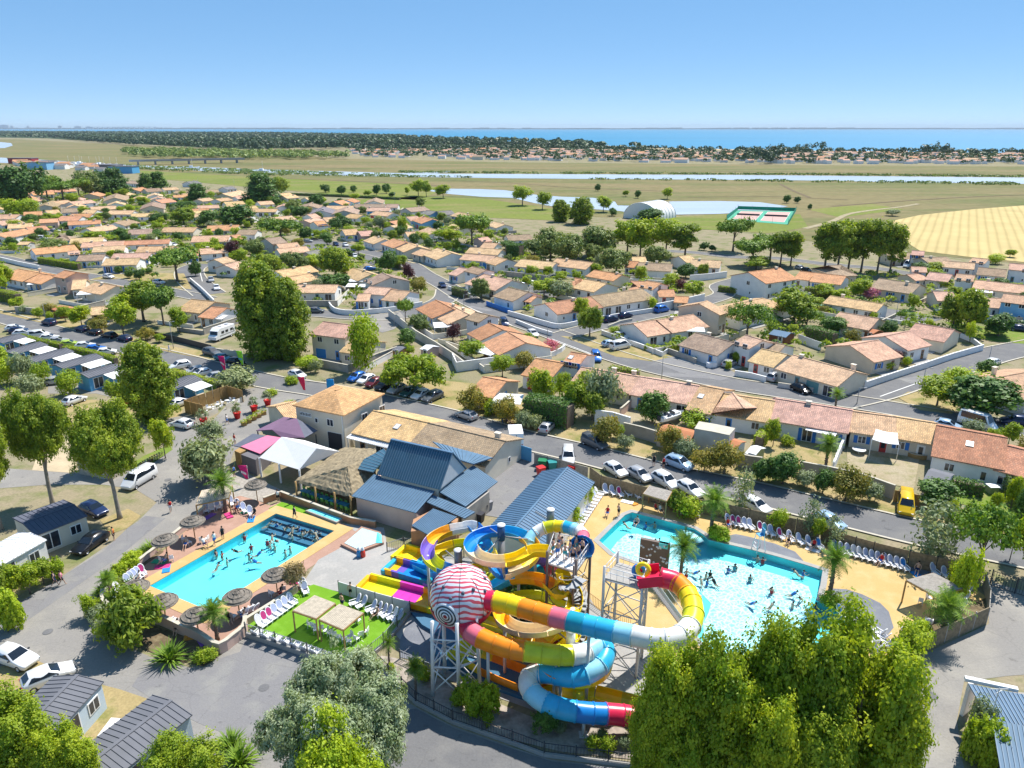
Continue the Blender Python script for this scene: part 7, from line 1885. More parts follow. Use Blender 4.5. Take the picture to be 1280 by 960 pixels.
def ball_skin():
    m, t, b = nt_new('ball_skin')
    tc = t.nodes.new('ShaderNodeTexCoord'); mp = t.nodes.new('ShaderNodeMapping')
    mp.inputs['Rotation'].default_value = (R(50), R(0), R(-35)); t.links.new(tc.outputs['Object'], mp.inputs[0])
    wv = t.nodes.new('ShaderNodeTexWave'); wv.bands_direction = 'Z'; wv.inputs['Scale'].default_value = 0.85; wv.inputs['Distortion'].default_value = 7.0
    wv.inputs['Detail'].default_value = 1.5; wv.inputs['Detail Scale'].default_value = 0.7
    t.links.new(mp.outputs[0], wv.inputs['Vector'])
    t.links.new(ramp(t, wv.outputs['Fac'], [(0.40, (0.68, 0.10, 0.14)), (0.50, (0.80, 0.80, 0.84)), (0.60, (0.78, 0.80, 0.86))]), b.inputs['Base Color'])
    b.inputs['Roughness'].default_value = 0.22; b.inputs['Specular IOR Level'].default_value = 0.5
ball_skin(); striped_ball()
def circ(cx, cy, z0, r, a0, turns, z1, n=14):
    c = P(cx, cy, (z0 + z1) / 2); out = []
    for i in range(n + 1):
        f = i / n; a = R(a0) + turns * 2 * math.pi * f
        out.append(Vector((c.x + r * math.cos(a), c.y + r * math.sin(a), z0 + (z1 - z0) * f)))
    return out
# open spirals left of the brown tower
slide('open flume spiralling through two big loops to the left run-out',
      [P(694, 690, 9.4), P(668, 688, 9.3)] + circ(628, 684, 9.0, 3.0, -60, -1.1, 7.9, 14) + circ(574, 692, 7.6, 3.1, 60, 1.25, 5.2, 16) + [P(556, 716, 3.6), P(540, 714, 1.8), P(522, 706, 0.9)],
      0.62, 'yyccbbsaycbysbwaulbyyllyybst', True, (0.2, 0.45, 0.6, 0.75))
slide('light blue tube looping behind the brown slide tower',
      [P(727, 684, 9.9), P(728, 668, 9.8), P(716, 661, 9.6), P(700, 658, 9.3), P(684, 659, 9.0), P(670, 666, 8.5), P(661, 678, 7.9), P(664, 692, 7.0), P(680, 700, 6.2), P(692, 706, 5.5), P(680, 713, 4.9), P(655, 714, 4.4), P(632, 716, 3.8), P(614, 722, 3.2), P(604, 733, 2.4), P(598, 745, 1.6)],
      0.6, 'bpwhsylwhhuurrttsgglly', False, (0.3, 0.5, 0.72))
slide('open flume in teal and orange crossing in front of the brown tower',
      [P(702, 712, 9.2), P(706, 728, 8.0), P(700, 742, 7.2), P(684, 728, 6.8), P(662, 722, 6.2), P(636, 724, 5.4), P(612, 735, 4.4), P(585, 745, 3.0), P(560, 738, 1.6), P(535, 728, 0.9)],
      0.62, 'yyyoaassbbtsbu', True, (0.4, 0.6))
slide('yellow open spiral in front of the brown tower',
      [P(712, 722, 9.0)] + circ(672, 768, 7.4, 3.3, 40, -1.35, 3.4, 18) + [P(640, 790, 2.6), P(600, 775, 1.6), P(560, 764, 1.0), P(540, 757, 0.8)],
      0.62, 'yyycccalllyyyoayyyoa', True, (0.3, 0.55))
slide('yellow and red open bowl spiral under the tubes',
      circ(714, 826, 4.6, 2.7, 100, 1.5, 2.0, 18) + [P(740, 868, 1.4), P(790, 880, 1.0), P(830, 890, 0.8)],
      0.75, 'yaroyylayrroyylyga', True, (0.2, 0.5))
slide('splash trough in lime and orange running below the ball',
      [P(566, 806, 1.6), P(585, 816, 1.2), P(605, 828, 0.9), P(630, 840, 0.8), P(655, 850, 0.8)], 1.1, 'lgyooo', True)
# long straight run-outs
def runout(a, b, w, cols, label, rim):
    A, B = P(*a), P(*b); d = (B - A); L = d.length; rz = math.atan2(d.y, d.x); t = empty('slide_runout', A, rz); n = len(cols)
    for i, c in enumerate(cols):
        x0, x1 = L * i / n, L * (i + 1) / n; m = MB(); xc, lx = (x0 + x1) / 2, x1 - x0 - 0.015
        m.box((xc, 0, 0.42), (lx, w, 0.10))
        for s in (-1, 1): m.box((xc, s * w / 2, 0.72), (lx, 0.12, 0.72)); m.box((xc, s * (w / 2 + 0.08), 1.1), (lx, 0.28, 0.07))
        obj('section', m.mesh('section', 'plastic_any'), t, color=SC[c])
    m = MB().box((-0.2, 0, 0.6), (0.5, w + 0.3, 0.5)); obj('end_stop', m.mesh('end_stop', 'plastic_any'), t, color=SC[rim])
    tag(t, label, 'slide run-out')
runout((501, 697), (530, 706), 2.3, 'yyas', 'yellow and teal slide run-out farthest from the turf', 'y')
runout((489, 714), (541, 729), 2.3, 'aubbbt', 'blue and purple slide run-out in the middle', 's')
runout((455, 737), (552, 763), 2.6, 'ylllmmmaay', 'lime, magenta and orange run-out closest to the turf', 'a')
def mast(x, yb, z, label, col):
    p = P(x, yb); t = empty('slide_mast', p)
    MB().tube([(0, 0, 0), (0, 0, z - 1.6)], 0.36, 12).build('pole', 'grey_steel', t)
    obj('head', MB().tube([(0, 0, z - 1.6), (0, 0, z)], 0.38, 12).mesh('head', 'painted'), t, color=col)
    MB().lathe([(0, 0.08), (0.42, 0.05), (0.42, 0.0)], 12, c=(0, 0, z)).build('cap', 'white_steel', t)
    for k in range(3):
        a = k * 2.1; MB().tube([(0, 0, z - 1.2), (math.cos(a) * 2.8, math.sin(a) * 2.8, z - 1.6)], 0.07, 6).build('arm', 'grey_steel', t)
    tag(t, label, 'mast')
mast(627, 765, 10.0, 'stout mast with dark blue head inside the right loop', (0.03, 0.10, 0.25))
mast(575, 775, 8.0, 'thin grey mast inside the left loop', (0.25, 0.27, 0.28))
mast(686, 745, 10.2, 'grey-blue mast behind the brown tower', (0.16, 0.20, 0.26))
mast(711, 870, 6.8, 'pale mast standing in the yellow bowl spiral', (0.75, 0.75, 0.72))
def tower(name, corners, z, steel, deck, label, rails, stairs, brace, extra=None):
    o = sum((P(*c, z) for c in corners), Vector()) / len(corners); o.z = 0
    t = empty(name, o); q = [P(*c, z) - o for c in corners]; n = len(q)
    MB().prism([(p.x, p.y) for p in q], z - 0.22, z).build('platform', deck, t)
    for p in q:
        MB().tube([(p.x, p.y, 0), (p.x, p.y, z + 1.15)], 0.13, 8).build('leg', steel, t)
    for i in range(n):
        a, b = q[i], q[(i + 1) % n]
        a0, b0 = Vector((a.x, a.y, 0)), Vector((b.x, b.y, 0))
        m = MB()
        for zz in (z + 1.1, z + 0.6): m.tube([a0 + Vector((0, 0, zz)), b0 + Vector((0, 0, zz))], 0.035, 5)
        k = max(3, int((b - a).length / 0.5))
        for j in range(1, k): m.tube([a0.lerp(b0, j / k) + Vector((0, 0, z)), a0.lerp(b0, j / k) + Vector((0, 0, z + 1.1))], 0.02, 4)
        m.build('railing', rails, t)
        lv = int(z / 2.6)
        for j in range(lv):
            z0, z1 = z * j / lv, z * (j + 1) / lv - 0.2
            MB().tube([a0 + Vector((0, 0, z0)), b0 + Vector((0, 0, z1))], brace, 5).build('brace', steel, t)
            MB().tube([a0 + Vector((0, 0, z1)), b0 + Vector((0, 0, z0))], brace, 5).build('brace', steel, t)
            MB().tube([a0 + Vector((0, 0, z1)), b0 + Vector((0, 0, z1))], brace * 1.2, 5).build('brace', steel, t)
    if stairs == 'spiral':
        c = P(717, 720, z) - o; c.z = 0; ns = 44
        MB().tube([(c.x, c.y, 0), (c.x, c.y, z + 1)], 0.1, 8).build('newel', steel, t)
        st = MB().prism([(0.1, -0.12), (1.25, -0.34), (1.25, 0.34), (0.1, 0.12)], 0, 0.05).mesh('stair_tread', 'grey_steel')
        rail = []
        for i in range(ns):
            a = i * 0.42; zz = z * (i + 1) / ns
            obj('stair_tread', st, t, (c.x, c.y, zz), a)
            rail.append((c.x + 1.25 * math.cos(a), c.y + 1.25 * math.sin(a), zz + 1.0))
        MB().tube(rail, 0.035, 5).build('handrail', rails, t)
    else:
        a0, b0 = P(*stairs[0], z) - o, P(*stairs[1], 0.0) - o; ns = 36; d = (b0 - a0); side = Vector((-d.y, d.x, 0)).normalized() * 0.7
        st = MB().box((0, 0, 0), (0.3, 1.4, 0.05)).mesh('stair_tread', 'grey_steel'); rz = math.atan2(d.y, d.x)
        for i in range(ns): obj('stair_tread', st, t, a0.lerp(b0, (i + 0.5) / ns), rz)
        for s in (-1, 1):
            MB().beam(a0 + side * s, b0 + side * s, 0.06, 0.25).build('stringer', steel, t)
            MB().tube([a0 + side * s + Vector((0, 0, 1)), b0 + side * s + Vector((0, 0, 1))], 0.035, 5).build('handrail', rails, t)
    tag(t, label, 'slide tower')
    return t, o
tower('slide_tower', [(684, 703), (720, 714), (738, 688), (692, 679)], 9.5, 'brown_steel', 'canvas_white', 'brown steel slide tower with spiral stair and crowded white platform', 'pale_steel', 'spiral', 0.04)
tower('pool_tower', [(755, 722), (803, 735), (810, 714), (772, 702)], 9.4, 'pale_steel', 'concrete', 'pale steel slide tower beside the lagoon pool', 'white_steel', ((806, 716), (862, 792)), 0.05)
def tower_bits():
    t = empty('red_slide_entry', P(812, 726, 9.4).xy.to_3d()); o = t.location
    a, b = P(796, 725, 9.7) - o, P(826, 722, 10.0) - o
    for s in (-1, 1):
        d = (b - a).normalized(); n = Vector((-d.y, d.x, 0)) * s * 0.95
        obj('side', MB().beam(a + n + Vector((0, 0, 0.3)), b + n + Vector((0, 0, 0.3)), 0.08, 1.0).mesh('side', 'plastic_any'), t, color=SC['r'])
    obj('chute', MB().beam(a, b, 1.9, 0.1).mesh('chute', 'plastic_any'), t, color=SC['r'])
    tag(t, 'red open entry chute on the pale steel tower', 'slide entry')
    pts = [(0.48 * math.cos(i * math.pi / 9), 0.48 * math.sin(i * math.pi / 9), 0) for i in range(19)]
    tube = MB().tube(pts, 0.2, 10, 0, False).mesh('swim_ring', 'plastic_any')
    for k, (x, y, z, c, l) in enumerate(((804, 712, 10.6, 'y', 'yellow'), (799, 714, 10.0, 'b', 'blue'), (867, 745, 9.6, 'g', 'olive'))):
        if k == 2: continue
        s = obj('swim_ring', tube, None, P(x, y, z), 0, SC[c]); s.rotation_euler = (R(70), 0, R(-20)); tag(s, f'{l} swim ring held at the red chute entry', 'swim ring')
    t = empty('tube_entry', P(726, 686, 9.6).xy.to_3d()); o = t.location; c = P(727, 684, 10.1) - o
    g = MB(); g.lathe([(0.62, -0.9), (0.8, -0.4), (1.15, 0.0), (1.2, 0.06), (1.1, 0.04), (0.75, -0.4), (0.55, -0.9)], 20)
    q = Vector((-0.2, -1, 0.15)).to_track_quat('Z', 'Y').to_matrix(); g.v = [tuple(q @ Vector(v) + c) for v in g.v]
    obj('mouth', bm_fix(g.mesh('mouth', 'plastic_any')), t, color=SC['b'])
    MB().box((c.x, c.y - 0.2, 9.55), (1.8, 0.9, 0.15)).build('sill', 'cladding_blue', t)
    tag(t, 'blue funnel mouth of the tube slide on the brown tower', 'slide entry')
    t = empty('climbing_wall', P(806, 715)); o = t.location
    a, b = P(798, 716), P(834, 724); d = b - a; rz = math.atan2(d.y, d.x); c = (a + b) / 2 - o
    MB().box((c.x, c.y, 2.2), (d.length, 0.4, 4.4), rz).build('panel', 'brown_steel', t)
    rnd = random.Random(3); hold = MB().lathe([(0, 0.1), (0.1, 0.06), (0.13, 0)], 6).mesh('hold', 'white_plastic')
    for i in range(40):
        f, z = rnd.uniform(0.04, 0.96), rnd.uniform(0.4, 4.2); out = Vector((d.y, -d.x, 0)).normalized() * 0.2
        h = obj('hold', hold, t, a.lerp(b, f) - o + out + Vector((0, 0, z))); h.rotation_euler = (R(90), 0, rz)
    MB().box((c.x + d.x * 0.35, c.y + d.y * 0.35 + 0.5, 4.1), (d.length * 0.3, 1.4, 0.6), rz).build('top_box', 'basin_turquoise', t)
    tag(t, 'brown climbing wall with white holds standing at the lagoon edge', 'climbing wall')
tower_bits()

# ------------------------------------------------------------------ fences, pergolas, parasols, loungers
def fence(pts, h, label, mat, post=2.4, name='reed_fence', th=0.08, postmat='dark_metal', bars=False, base=0.0):
    q = px(*pts); o = Vector((q[0].x, q[0].y, 0)); t = empty(name, o)
    for i in range(len(q) - 1):
        a, b = q[i] - o, q[i + 1] - o; L = (b - a).length; n = max(1, round(L / post))
        for k in range(n):
            p, r = a.lerp(b, k / n), a.lerp(b, (k + 0.97) / n)
            if bars:
                m = MB()
                for zz in (base + 0.12, base + h - 0.06): m.beam(p + Vector((0, 0, zz)), r + Vector((0, 0, zz)), 0.045)
                nb = max(4, int((r - p).length / 0.22))
                for j in range(nb): w = p.lerp(r, (j + .5) / nb); m.beam(w + Vector((0, 0, base + 0.1)), w + Vector((0, 0, base + h)), 0.03)
                m.build('bar_panel', mat, t)
            else: MB().beam(p + Vector((0, 0, base + h / 2)), r + Vector((0, 0, base + h / 2)), th, h).build('panel', mat, t)
            MB().beam(p, p + Vector((0, 0, base + h + 0.12)), 0.09).build('post', postmat, t)
    if base: 
        for i in range(len(q) - 1):
            a, b = q[i] - o, q[i + 1] - o; MB().beam(a + Vector((0, 0, base / 2)), b + Vector((0, 0, base / 2)), 0.25, base).build('plinth', 'concrete', t)
    tag(t, label, 'fence')
fence((737, 600, 751, 611, 800, 624, 850, 637, 907, 648, 965, 661, 1024, 673), 2.0, 'long reed screen fence behind the lagoon, left stretch', 'reed')
fence((1026, 674, 1045, 684, 1090, 697, 1134, 708, 1204, 724, 1226, 730), 2.0, 'reed screen fence behind the row of loungers, right stretch', 'reed')
fence((1133, 824, 1180, 803, 1232, 780), 2.0, 'reed fence between the shade pergola and the service road', 'reed', postmat='grey_steel')
fence((1232, 780, 1234, 755, 1228, 733), 1.8, 'slatted grey fence beside the street gate', 'wood_grey', postmat='grey_steel')
fence((1237, 732, 1268, 742, 1300, 752), 1.9, 'black barred gate at the street', 'dark_metal', 3.5, 'street_gate', bars=True)
fence((424, 742, 470, 756, 513, 768), 1.5, 'grey privacy fence between turf and slide run-outs', 'pale_steel', 2.2, 'privacy_fence')
fence((513, 768, 497, 788, 480, 808, 456, 828), 1.1, 'glass-like grey fence along the right side of the turf', 'grey_steel', 2.2, 'turf_fence', bars=True, base=0.4)
fence((308, 796, 345, 808, 385, 822, 426, 838), 1.1, 'grey railing on a low wall along the road side of the turf', 'grey_steel', 2.2, 'turf_fence', bars=True, base=0.5)
fence((470, 830, 520, 880, 566, 904, 640, 930, 680, 945, 760, 955, 830, 964), 1.0, 'dark railing on a pale kerb wall round the rocky slide bed', 'dark_metal', 2.4, 'bed_railing', bars=True, base=0.35)
fence((484, 690, 505, 683, 560, 694, 600, 700), 1.2, 'grey railing behind the slide run-outs', 'grey_steel', 2.4, 'yard_railing', bars=True)
fence((500, 824, 530, 838, 556, 848), 1.1, 'grey railing by the slate court below the run-outs', 'grey_steel', 2.4, 'yard_railing', bars=True)
fence((735, 752, 760, 770, 790, 785), 1.2, 'brown wooden fence below the two slide towers', 'wood_tan', 2.2, 'yard_fence', bars=True)
fence((640, 570, 665, 578), 2.2, 'dark blue service gate beside the tile-roofed hall', 'cladding_blue', 2.5, 'service_gate')
fence((668, 580, 700, 588, 735, 598), 1.7, 'wooden yard fence behind the long shed', 'wood_grey', 2.4, 'yard_fence')
wall((131, 748, 131, 760, 142, 768, 170, 774, 200, 780, 226, 792, 247, 800, 262, 810, 276, 817, 292, 806, 306, 794, 308, 782), 1.15, 'pink rendered terrace wall round the near end of the pool', 'render_pink', 0.3, True, 'terrace_wall', 2)
wall((131, 748, 145, 730, 170, 710, 196, 690, 232, 662, 262, 634), 0.7, 'low pink wall between the pool terrace and the camp road', 'render_pink', 0.3, True, 'terrace_wall')
wall((308, 782, 340, 762, 372, 740), 0.8, 'low pink wall between pool terrace and turf', 'render_pink', 0.25, True, 'terrace_wall')
wall((330, 630, 352, 622, 400, 640, 440, 655, 470, 660), 0.9, 'low brick-coloured wall in front of the thatched pavilion', 'brick_tan', 0.25, True, 'terrace_wall')
def pergola(c, z, label, slatm='wood_pale', n=26, name='pergola'):
    q = [P(a, b, z) for a, b in c]; o = sum(q, Vector()) / 4; o.z = 0; t = empty(name, o); q = [p - o for p in q]
    for i in range(n):
        a, b = q[0].lerp(q[3], (i + 0.5) / n), q[1].lerp(q[2], (i + 0.5) / n); w = (q[3] - q[0]).length / n * 0.82
        MB().beam(a, b, w, 0.04).build('slat', slatm, t)
    for i in range(4):
        MB().beam(q[i] - Vector((0, 0, .1)), q[(i + 1) % 4] - Vector((0, 0, .1)), 0.12, 0.14).build('beam', 'wood_tan', t)
        MB().beam((q[i].x, q[i].y, 0), (q[i].x, q[i].y, z - 0.1), 0.12).build('post', 'wood_tan', t)
    tag(t, label, 'pergola', 'pergolas')
pergola([(366, 763), (393, 744), (419, 754), (395, 773)], 2.6, 'slatted pergola on the turf, the one nearer the pool', n=16)
pergola([(399, 774), (424, 755), (454, 766), (429, 787)], 2.6, 'slatted pergola on the turf, the one nearer the slide ball', n=16)
pergola([(804, 617), (812, 607), (840, 614), (833, 626)], 2.6, 'small grey slatted pergola at the far edge of the lagoon', 'wood_grey', 18)
pergola([(1133, 725), (1167, 716), (1204, 735), (1168, 744)], 2.7, 'large grey slatted shade pergola beside the bushy palm', 'wood_grey', 26)
pergola([(245, 631), (252, 613), (290, 606), (286, 622)], 2.5, 'reed-covered pergola beside the palm at the far pool end', 'wood_pale', 16)
def parasol_protos():
    m = MB(); k = 16; prof = [(0.0, 2.95), (0.35, 2.78), (0.8, 2.58), (1.25, 2.38), (1.42, 2.22)]
    vs = []; rr = random.Random(2)
    for r, z in prof:
        for j in range(28): vs.append((r * math.cos(j * 2 * math.pi / 28) * rr.uniform(0.97, 1.03), r * math.sin(j * 2 * math.pi / 28) * rr.uniform(0.97, 1.03), z + rr.uniform(-0.05, 0.05)))
    m.add(vs, [(i * 28 + j, (i + 1) * 28 + j, (i + 1) * 28 + (j + 1) % 28, i * 28 + (j + 1) % 28) for i in range(len(prof) - 1) for j in range(28)])
    rings = MB()
    for i, (r, z) in enumerate(prof[1:]):
        rings.tube([(r * math.cos(a * math.pi / 10), r * math.sin(a * math.pi / 10), z + 0.03) for a in range(21)], 0.05, 5, 0, False)
    return bm_fix(m.mesh('thatch_canopy', 'thatch_grey')), rings.mesh('thatch_course', 'thatch_grey'), MB().tube([(0, 0, 0), (0, 0, 2.8)], 0.06, 8).mesh('pole', 'wood_tan')
PAR = parasol_protos()
for x, y, l in ((244, 673, 'thatched parasol by the tables at the far left of the pool'), (210, 697, 'thatched parasol beside the colourful towels on the left terrace'), (173, 758, 'thatched parasol behind the oleander bush'), (208, 776, 'thatched parasol at the near left pool corner'),
                (249, 794, 'thatched parasol over the near terrace wall'), (300, 770, 'thatched parasol at the near right pool corner'), (347, 742, 'thatched parasol beside the half-dry tree'), (322, 626, 'thatched parasol at the far pool end by the thatched pavilion')):
    t = empty('parasol', P(x, y)); c = obj('thatch_canopy', PAR[0], t); obj('thatch_course', PAR[1], c); obj('pole', PAR[2], t); tag(t, l, 'parasol', 'thatched parasols')
def lounger_protos():
    s = MB(); s.box((0.18, 0, 0.32), (0.85, 0.6, 0.05))
    for y in (-0.31, 0.31): s.box((0.1, y, 0.52), (0.8, 0.07, 0.05)); s.box((0.46, y, 0.3), (0.06, 0.05, 0.44))
    b = MB(); M = Matrix.Rotation(R(63), 3, 'Y'); b.box((-0.42, 0, 0.72), (0.92, 0.1, 0.05), M=M)
    pts = [M @ Vector((0.5 * math.cos(a * math.pi / 8), 0.32 * math.sin(a * math.pi / 8), 0)) + Vector((-0.42, 0, 0.72)) for a in range(17)]
    b.tube(pts, 0.055, 6, 0, False)
    b2 = MB().box((-0.40, 0, 0.735), (0.8, 0.5, 0.03), M=M)
    return s.mesh('seat', 'painted'), b.mesh('backrest', 'painted'), b2.mesh('back_mesh', 'fabric_any'), MB().box((0, 0, 0.16), (0.06, 0.06, 0.32)).mesh('leg', 'painted')
LG = lounger_protos()
LN = 0
def lounger(p, rz, where, col=(0.82, 0.82, 0.84), back=(0.42, 0.48, 0.68)):
    t = empty('sun_lounger', p, rz); t.scale = (1.0, 1.0, 1.0)
    obj('seat', LG[0], t, color=col); b = obj('backrest', LG[1], t, color=col); obj('back_mesh', LG[2], b, color=back)
    for a, c in ((-0.2, -0.26), (-0.2, 0.26), (0.5, -0.26), (0.5, 0.26)): obj('leg', LG[3], t, (a, c, 0), color=col)
    tag(t, where, 'sun lounger', 'white sun loungers')
ORDN = ['first', 'second', 'third', 'fourth', 'fifth', 'sixth', 'seventh', 'eighth', 'ninth', 'tenth', 'eleventh', 'twelfth', 'thirteenth', 'fourteenth']
def row_loungers(x0, y0, x1, y1, n, face, where, back=(0.42, 0.48, 0.68)):
    rnd = random.Random(int(x0))
    for i in range(n):
        f = i / max(1, n - 1); p = P(x0 + (x1 - x0) * f, y0 + (y1 - y0) * f); p.z = 0.06
        col = back if rnd.random() < 0.75 else rnd.choice([(0.03, 0.2, 0.55), (0.5, 0.05, 0.2), (0.1, 0.45, 0.5), (0.7, 0.7, 0.72)])
        lounger(p, R(face) + rnd.uniform(-0.12, 0.12), f'white lounger, {ORDN[i]} of {where}', back=col)
row_loungers(749, 620, 721, 662, 12, -25, 'the row along the long shed, counted from the fence')
row_loungers(757, 617, 775, 621, 3, -75, 'three left of the small pergola')
row_loungers(785, 620, 797, 623, 2, -75, 'the pair beside the small pergola')
row_loungers(851, 641, 869, 646, 3, -75, 'the three right of the small pergola')
row_loungers(911, 656, 938, 662, 5, -75, 'the five right of the clipped-bush palm')
row_loungers(951, 666, 964, 670, 3, -75, 'the three behind the lifeguard chair')
row_loungers(976, 674, 1024, 687, 5, -75, 'the loose row right of the lifeguard chair')
row_loungers(1045, 690, 1130, 713, 12, -78, 'the long row by the reed fence, counted from the pool')
row_loungers(1168, 719, 1196, 728, 3, -80, 'the three behind the shade pergola')
row_loungers(1206, 742, 1198, 762, 3, 190, 'the three right of the shade pergola')
row_loungers(1130, 792, 1160, 782, 5, 60, 'the five below the bushy palm')
row_loungers(1052, 772, 1056, 752, 1, -60, 'one on the slate paving by the pool corner')
row_loungers(1098, 795, 1112, 812, 4, 120, 'the jumble beside the slate paving')
row_loungers(1090, 808, 1100, 820, 3, 100, 'the stack below the slate paving')
row_loungers(179, 720, 162, 732, 5, -40, 'the row on the left terrace of the rectangular pool')
row_loungers(150, 742, 148, 752, 2, -20, 'the pair at the curved wall')
row_loungers(327, 784, 366, 756, 7, -30, 'the row along the pool side of the turf')
row_loungers(444, 757, 452, 760, 2, 215, 'the pair at the grey privacy fence')
row_loungers(464, 765, 497, 777, 6, 215, 'the row at the grey privacy fence')
row_loungers(322, 796, 420, 828, 9, 70, 'the row behind the road-side railing of the turf')
row_loungers(378, 734, 382, 742, 3, -60, 'the three at the top of the turf')
row_loungers(216, 781, 236, 790, 3, 60, 'the three at the near terrace wall')
row_loungers(258, 640, 280, 634, 4, -60, 'the row under the reed pergola')
row_loungers(290, 632, 314, 645, 4, -50, 'the group between palm and parasol at the far pool end')
row_loungers(305, 770, 318, 765, 3, 150, 'the three at the near right parasol')
CHM = None
def plastic_chairs():
    ch = chair_mesh(); k = 0
    for x, y, a in ((388, 785, 0), (393, 787, 1), (402, 790, 2), (408, 793, 3), (413, 796, 2.5), (418, 798, 2), (424, 801, 1), (430, 803, 0.5), (437, 806, 0), (446, 803, 1), (451, 798, 2), (458, 794, 3), (448, 780, 1), (449, 774, 2), (438, 800, 4), (395, 792, 5), (231, 678, 0), (237, 682, 1), (252, 679, 2), (259, 678, 3),
                    (203, 704, 1), (215, 702, 2), (293, 775, 1), (308, 776, 2), (340, 746, 1), (355, 741, 2), (1160, 752, 0), (1150, 756, 1), (1172, 748, 2)):
        c = obj('plastic_chair', ch, None, P(x, y) + Vector((0, 0, 0.06)), a, (0.82, 0.82, 0.83)); auto(c, 'white plastic chair', 'chair', 'white plastic chairs')
plastic_chairs()
def lifeguard():
    t = empty('lifeguard_chair', P(948, 688), R(190)); m = MB()
    for a in (-0.45, 0.45):
        for b in (-0.5, 0.5): MB().beam((a * 1.2, b * 1.2, 0), (a * 0.7, b * 0.7, 2.1), 0.07).build('leg', 'white_steel', t)
    obj('seat', MB().box((0, 0, 2.1), (0.7, 0.7, 0.08)).mesh('seat', 'cladding_blue'), t); obj('backrest', MB().box((-0.32, 0, 2.5), (0.08, 0.7, 0.75)).mesh('backrest', 'cladding_blue'), t)
    for z in (0.5, 1.0, 1.5): MB().box((0.45, 0, z), (0.06, 0.9, 0.06)).build('rung', 'white_steel', t)
    tag(t, 'tall lifeguard chair with blue seat on the slate paving', 'chair')
lifeguard()
# wheelie bins and clutter of the service yard
BINB = MB().add([(-0.35, -0.4, 0.1), (0.35, -0.4, 0.1), (0.35, 0.4, 0.1), (-0.35, 0.4, 0.1), (-0.45, -0.5, 1.15), (0.45, -0.5, 1.15), (0.45, 0.5, 1.15), (-0.45, 0.5, 1.15)], [(3, 2, 1, 0), (4, 5, 6, 7), (0, 1, 5, 4), (1, 2, 6, 5), (2, 3, 7, 6), (3, 0, 4, 7)]).mesh('bin_body', 'painted')
BINL = MB().box((0, 0, 1.2), (0.98, 1.05, 0.1)).box((0, -0.5, 1.22), (0.6, 0.1, 0.08)).mesh('lid', 'painted')
for i, (x, y, c, l, s) in enumerate(((596, 645, (0.06, 0.06, 0.07), 'dark', 1.0), (604, 641, (0.06, 0.06, 0.07), 'dark', 1.0), (610, 637, (0.3, 0.3, 0.32), 'grey', 1.0), (600, 652, (0.05, 0.05, 0.06), 'dark', 1.0), (678, 586, (0.02, 0.2, 0.08), 'green', 1.15), (690, 588, (0.03, 0.25, 0.25), 'teal', 1.15), (676, 594, (0.6, 0.03, 0.03), 'red', 1.05), (716, 592, (0.6, 0.03, 0.03), 'red', 1.05))):
    t = empty('wheelie_bin', P(x, y), R(20 * i)); t.scale = (s, s, s); obj('bin_body', BINB, t, color=c); obj('lid', BINL, t, color=c)
    auto(t, f'{l} wheeled bin', 'bin', 'bins in the service yard')
def street_lamp(x, yb, yt, label):
    p = P(x, yb); v = (yt - 480) / FPX; h = CAM_H - p.y * (_s + v * _c) / (_c - v * _s); t = empty('street_lamp', p)
    MB().tube([(0, 0, 0), (0, 0, h * 0.5), (0, 0, h)], [0.09, 0.07, 0.05], 6).build('pole', 'grey_steel', t); MB().beam((0, 0, h), (0.9, -0.2, h + 0.1), 0.05).build('arm', 'grey_steel', t); MB().box((0.95, -0.2, h + 0.08), (0.5, 0.2, 0.1)).build('lamp_head', 'grey_steel', t)
    tag(t, label, 'street lamp', 'street lamps')
for a in ((827, 474, 446, 'street lamp behind the terrace roofs by the asphalt court'), (684, 428, 405, 'street lamp by the crimson-flowered tree'), (580, 388, 368, 'street lamp at the curved street'), (1071, 505, 485, 'street lamp at the T-junction'), (1152, 487, 460, 'street lamp at the dry traffic island'), (1236, 450, 433, 'street lamp at the right-hand bend'),
          (512, 352, 332, 'street lamp at the upper court'), (493, 408, 392, 'street lamp on the long boundary wall'), (217, 436, 402, 'street lamp beside the dark timber fence'), (58, 402, 380, 'street lamp along the left street'), (1120, 394, 378, 'street lamp at the little court'), (333, 244, 226, 'tall utility pole beside the dark conifer'),
          (249, 240, 222, 'utility pole at the edge of the meadow, left one'), (294, 242, 224, 'utility pole at the edge of the meadow, right one'), (494, 258, 240, 'utility pole behind the long brown roofs')): street_lamp(*a)
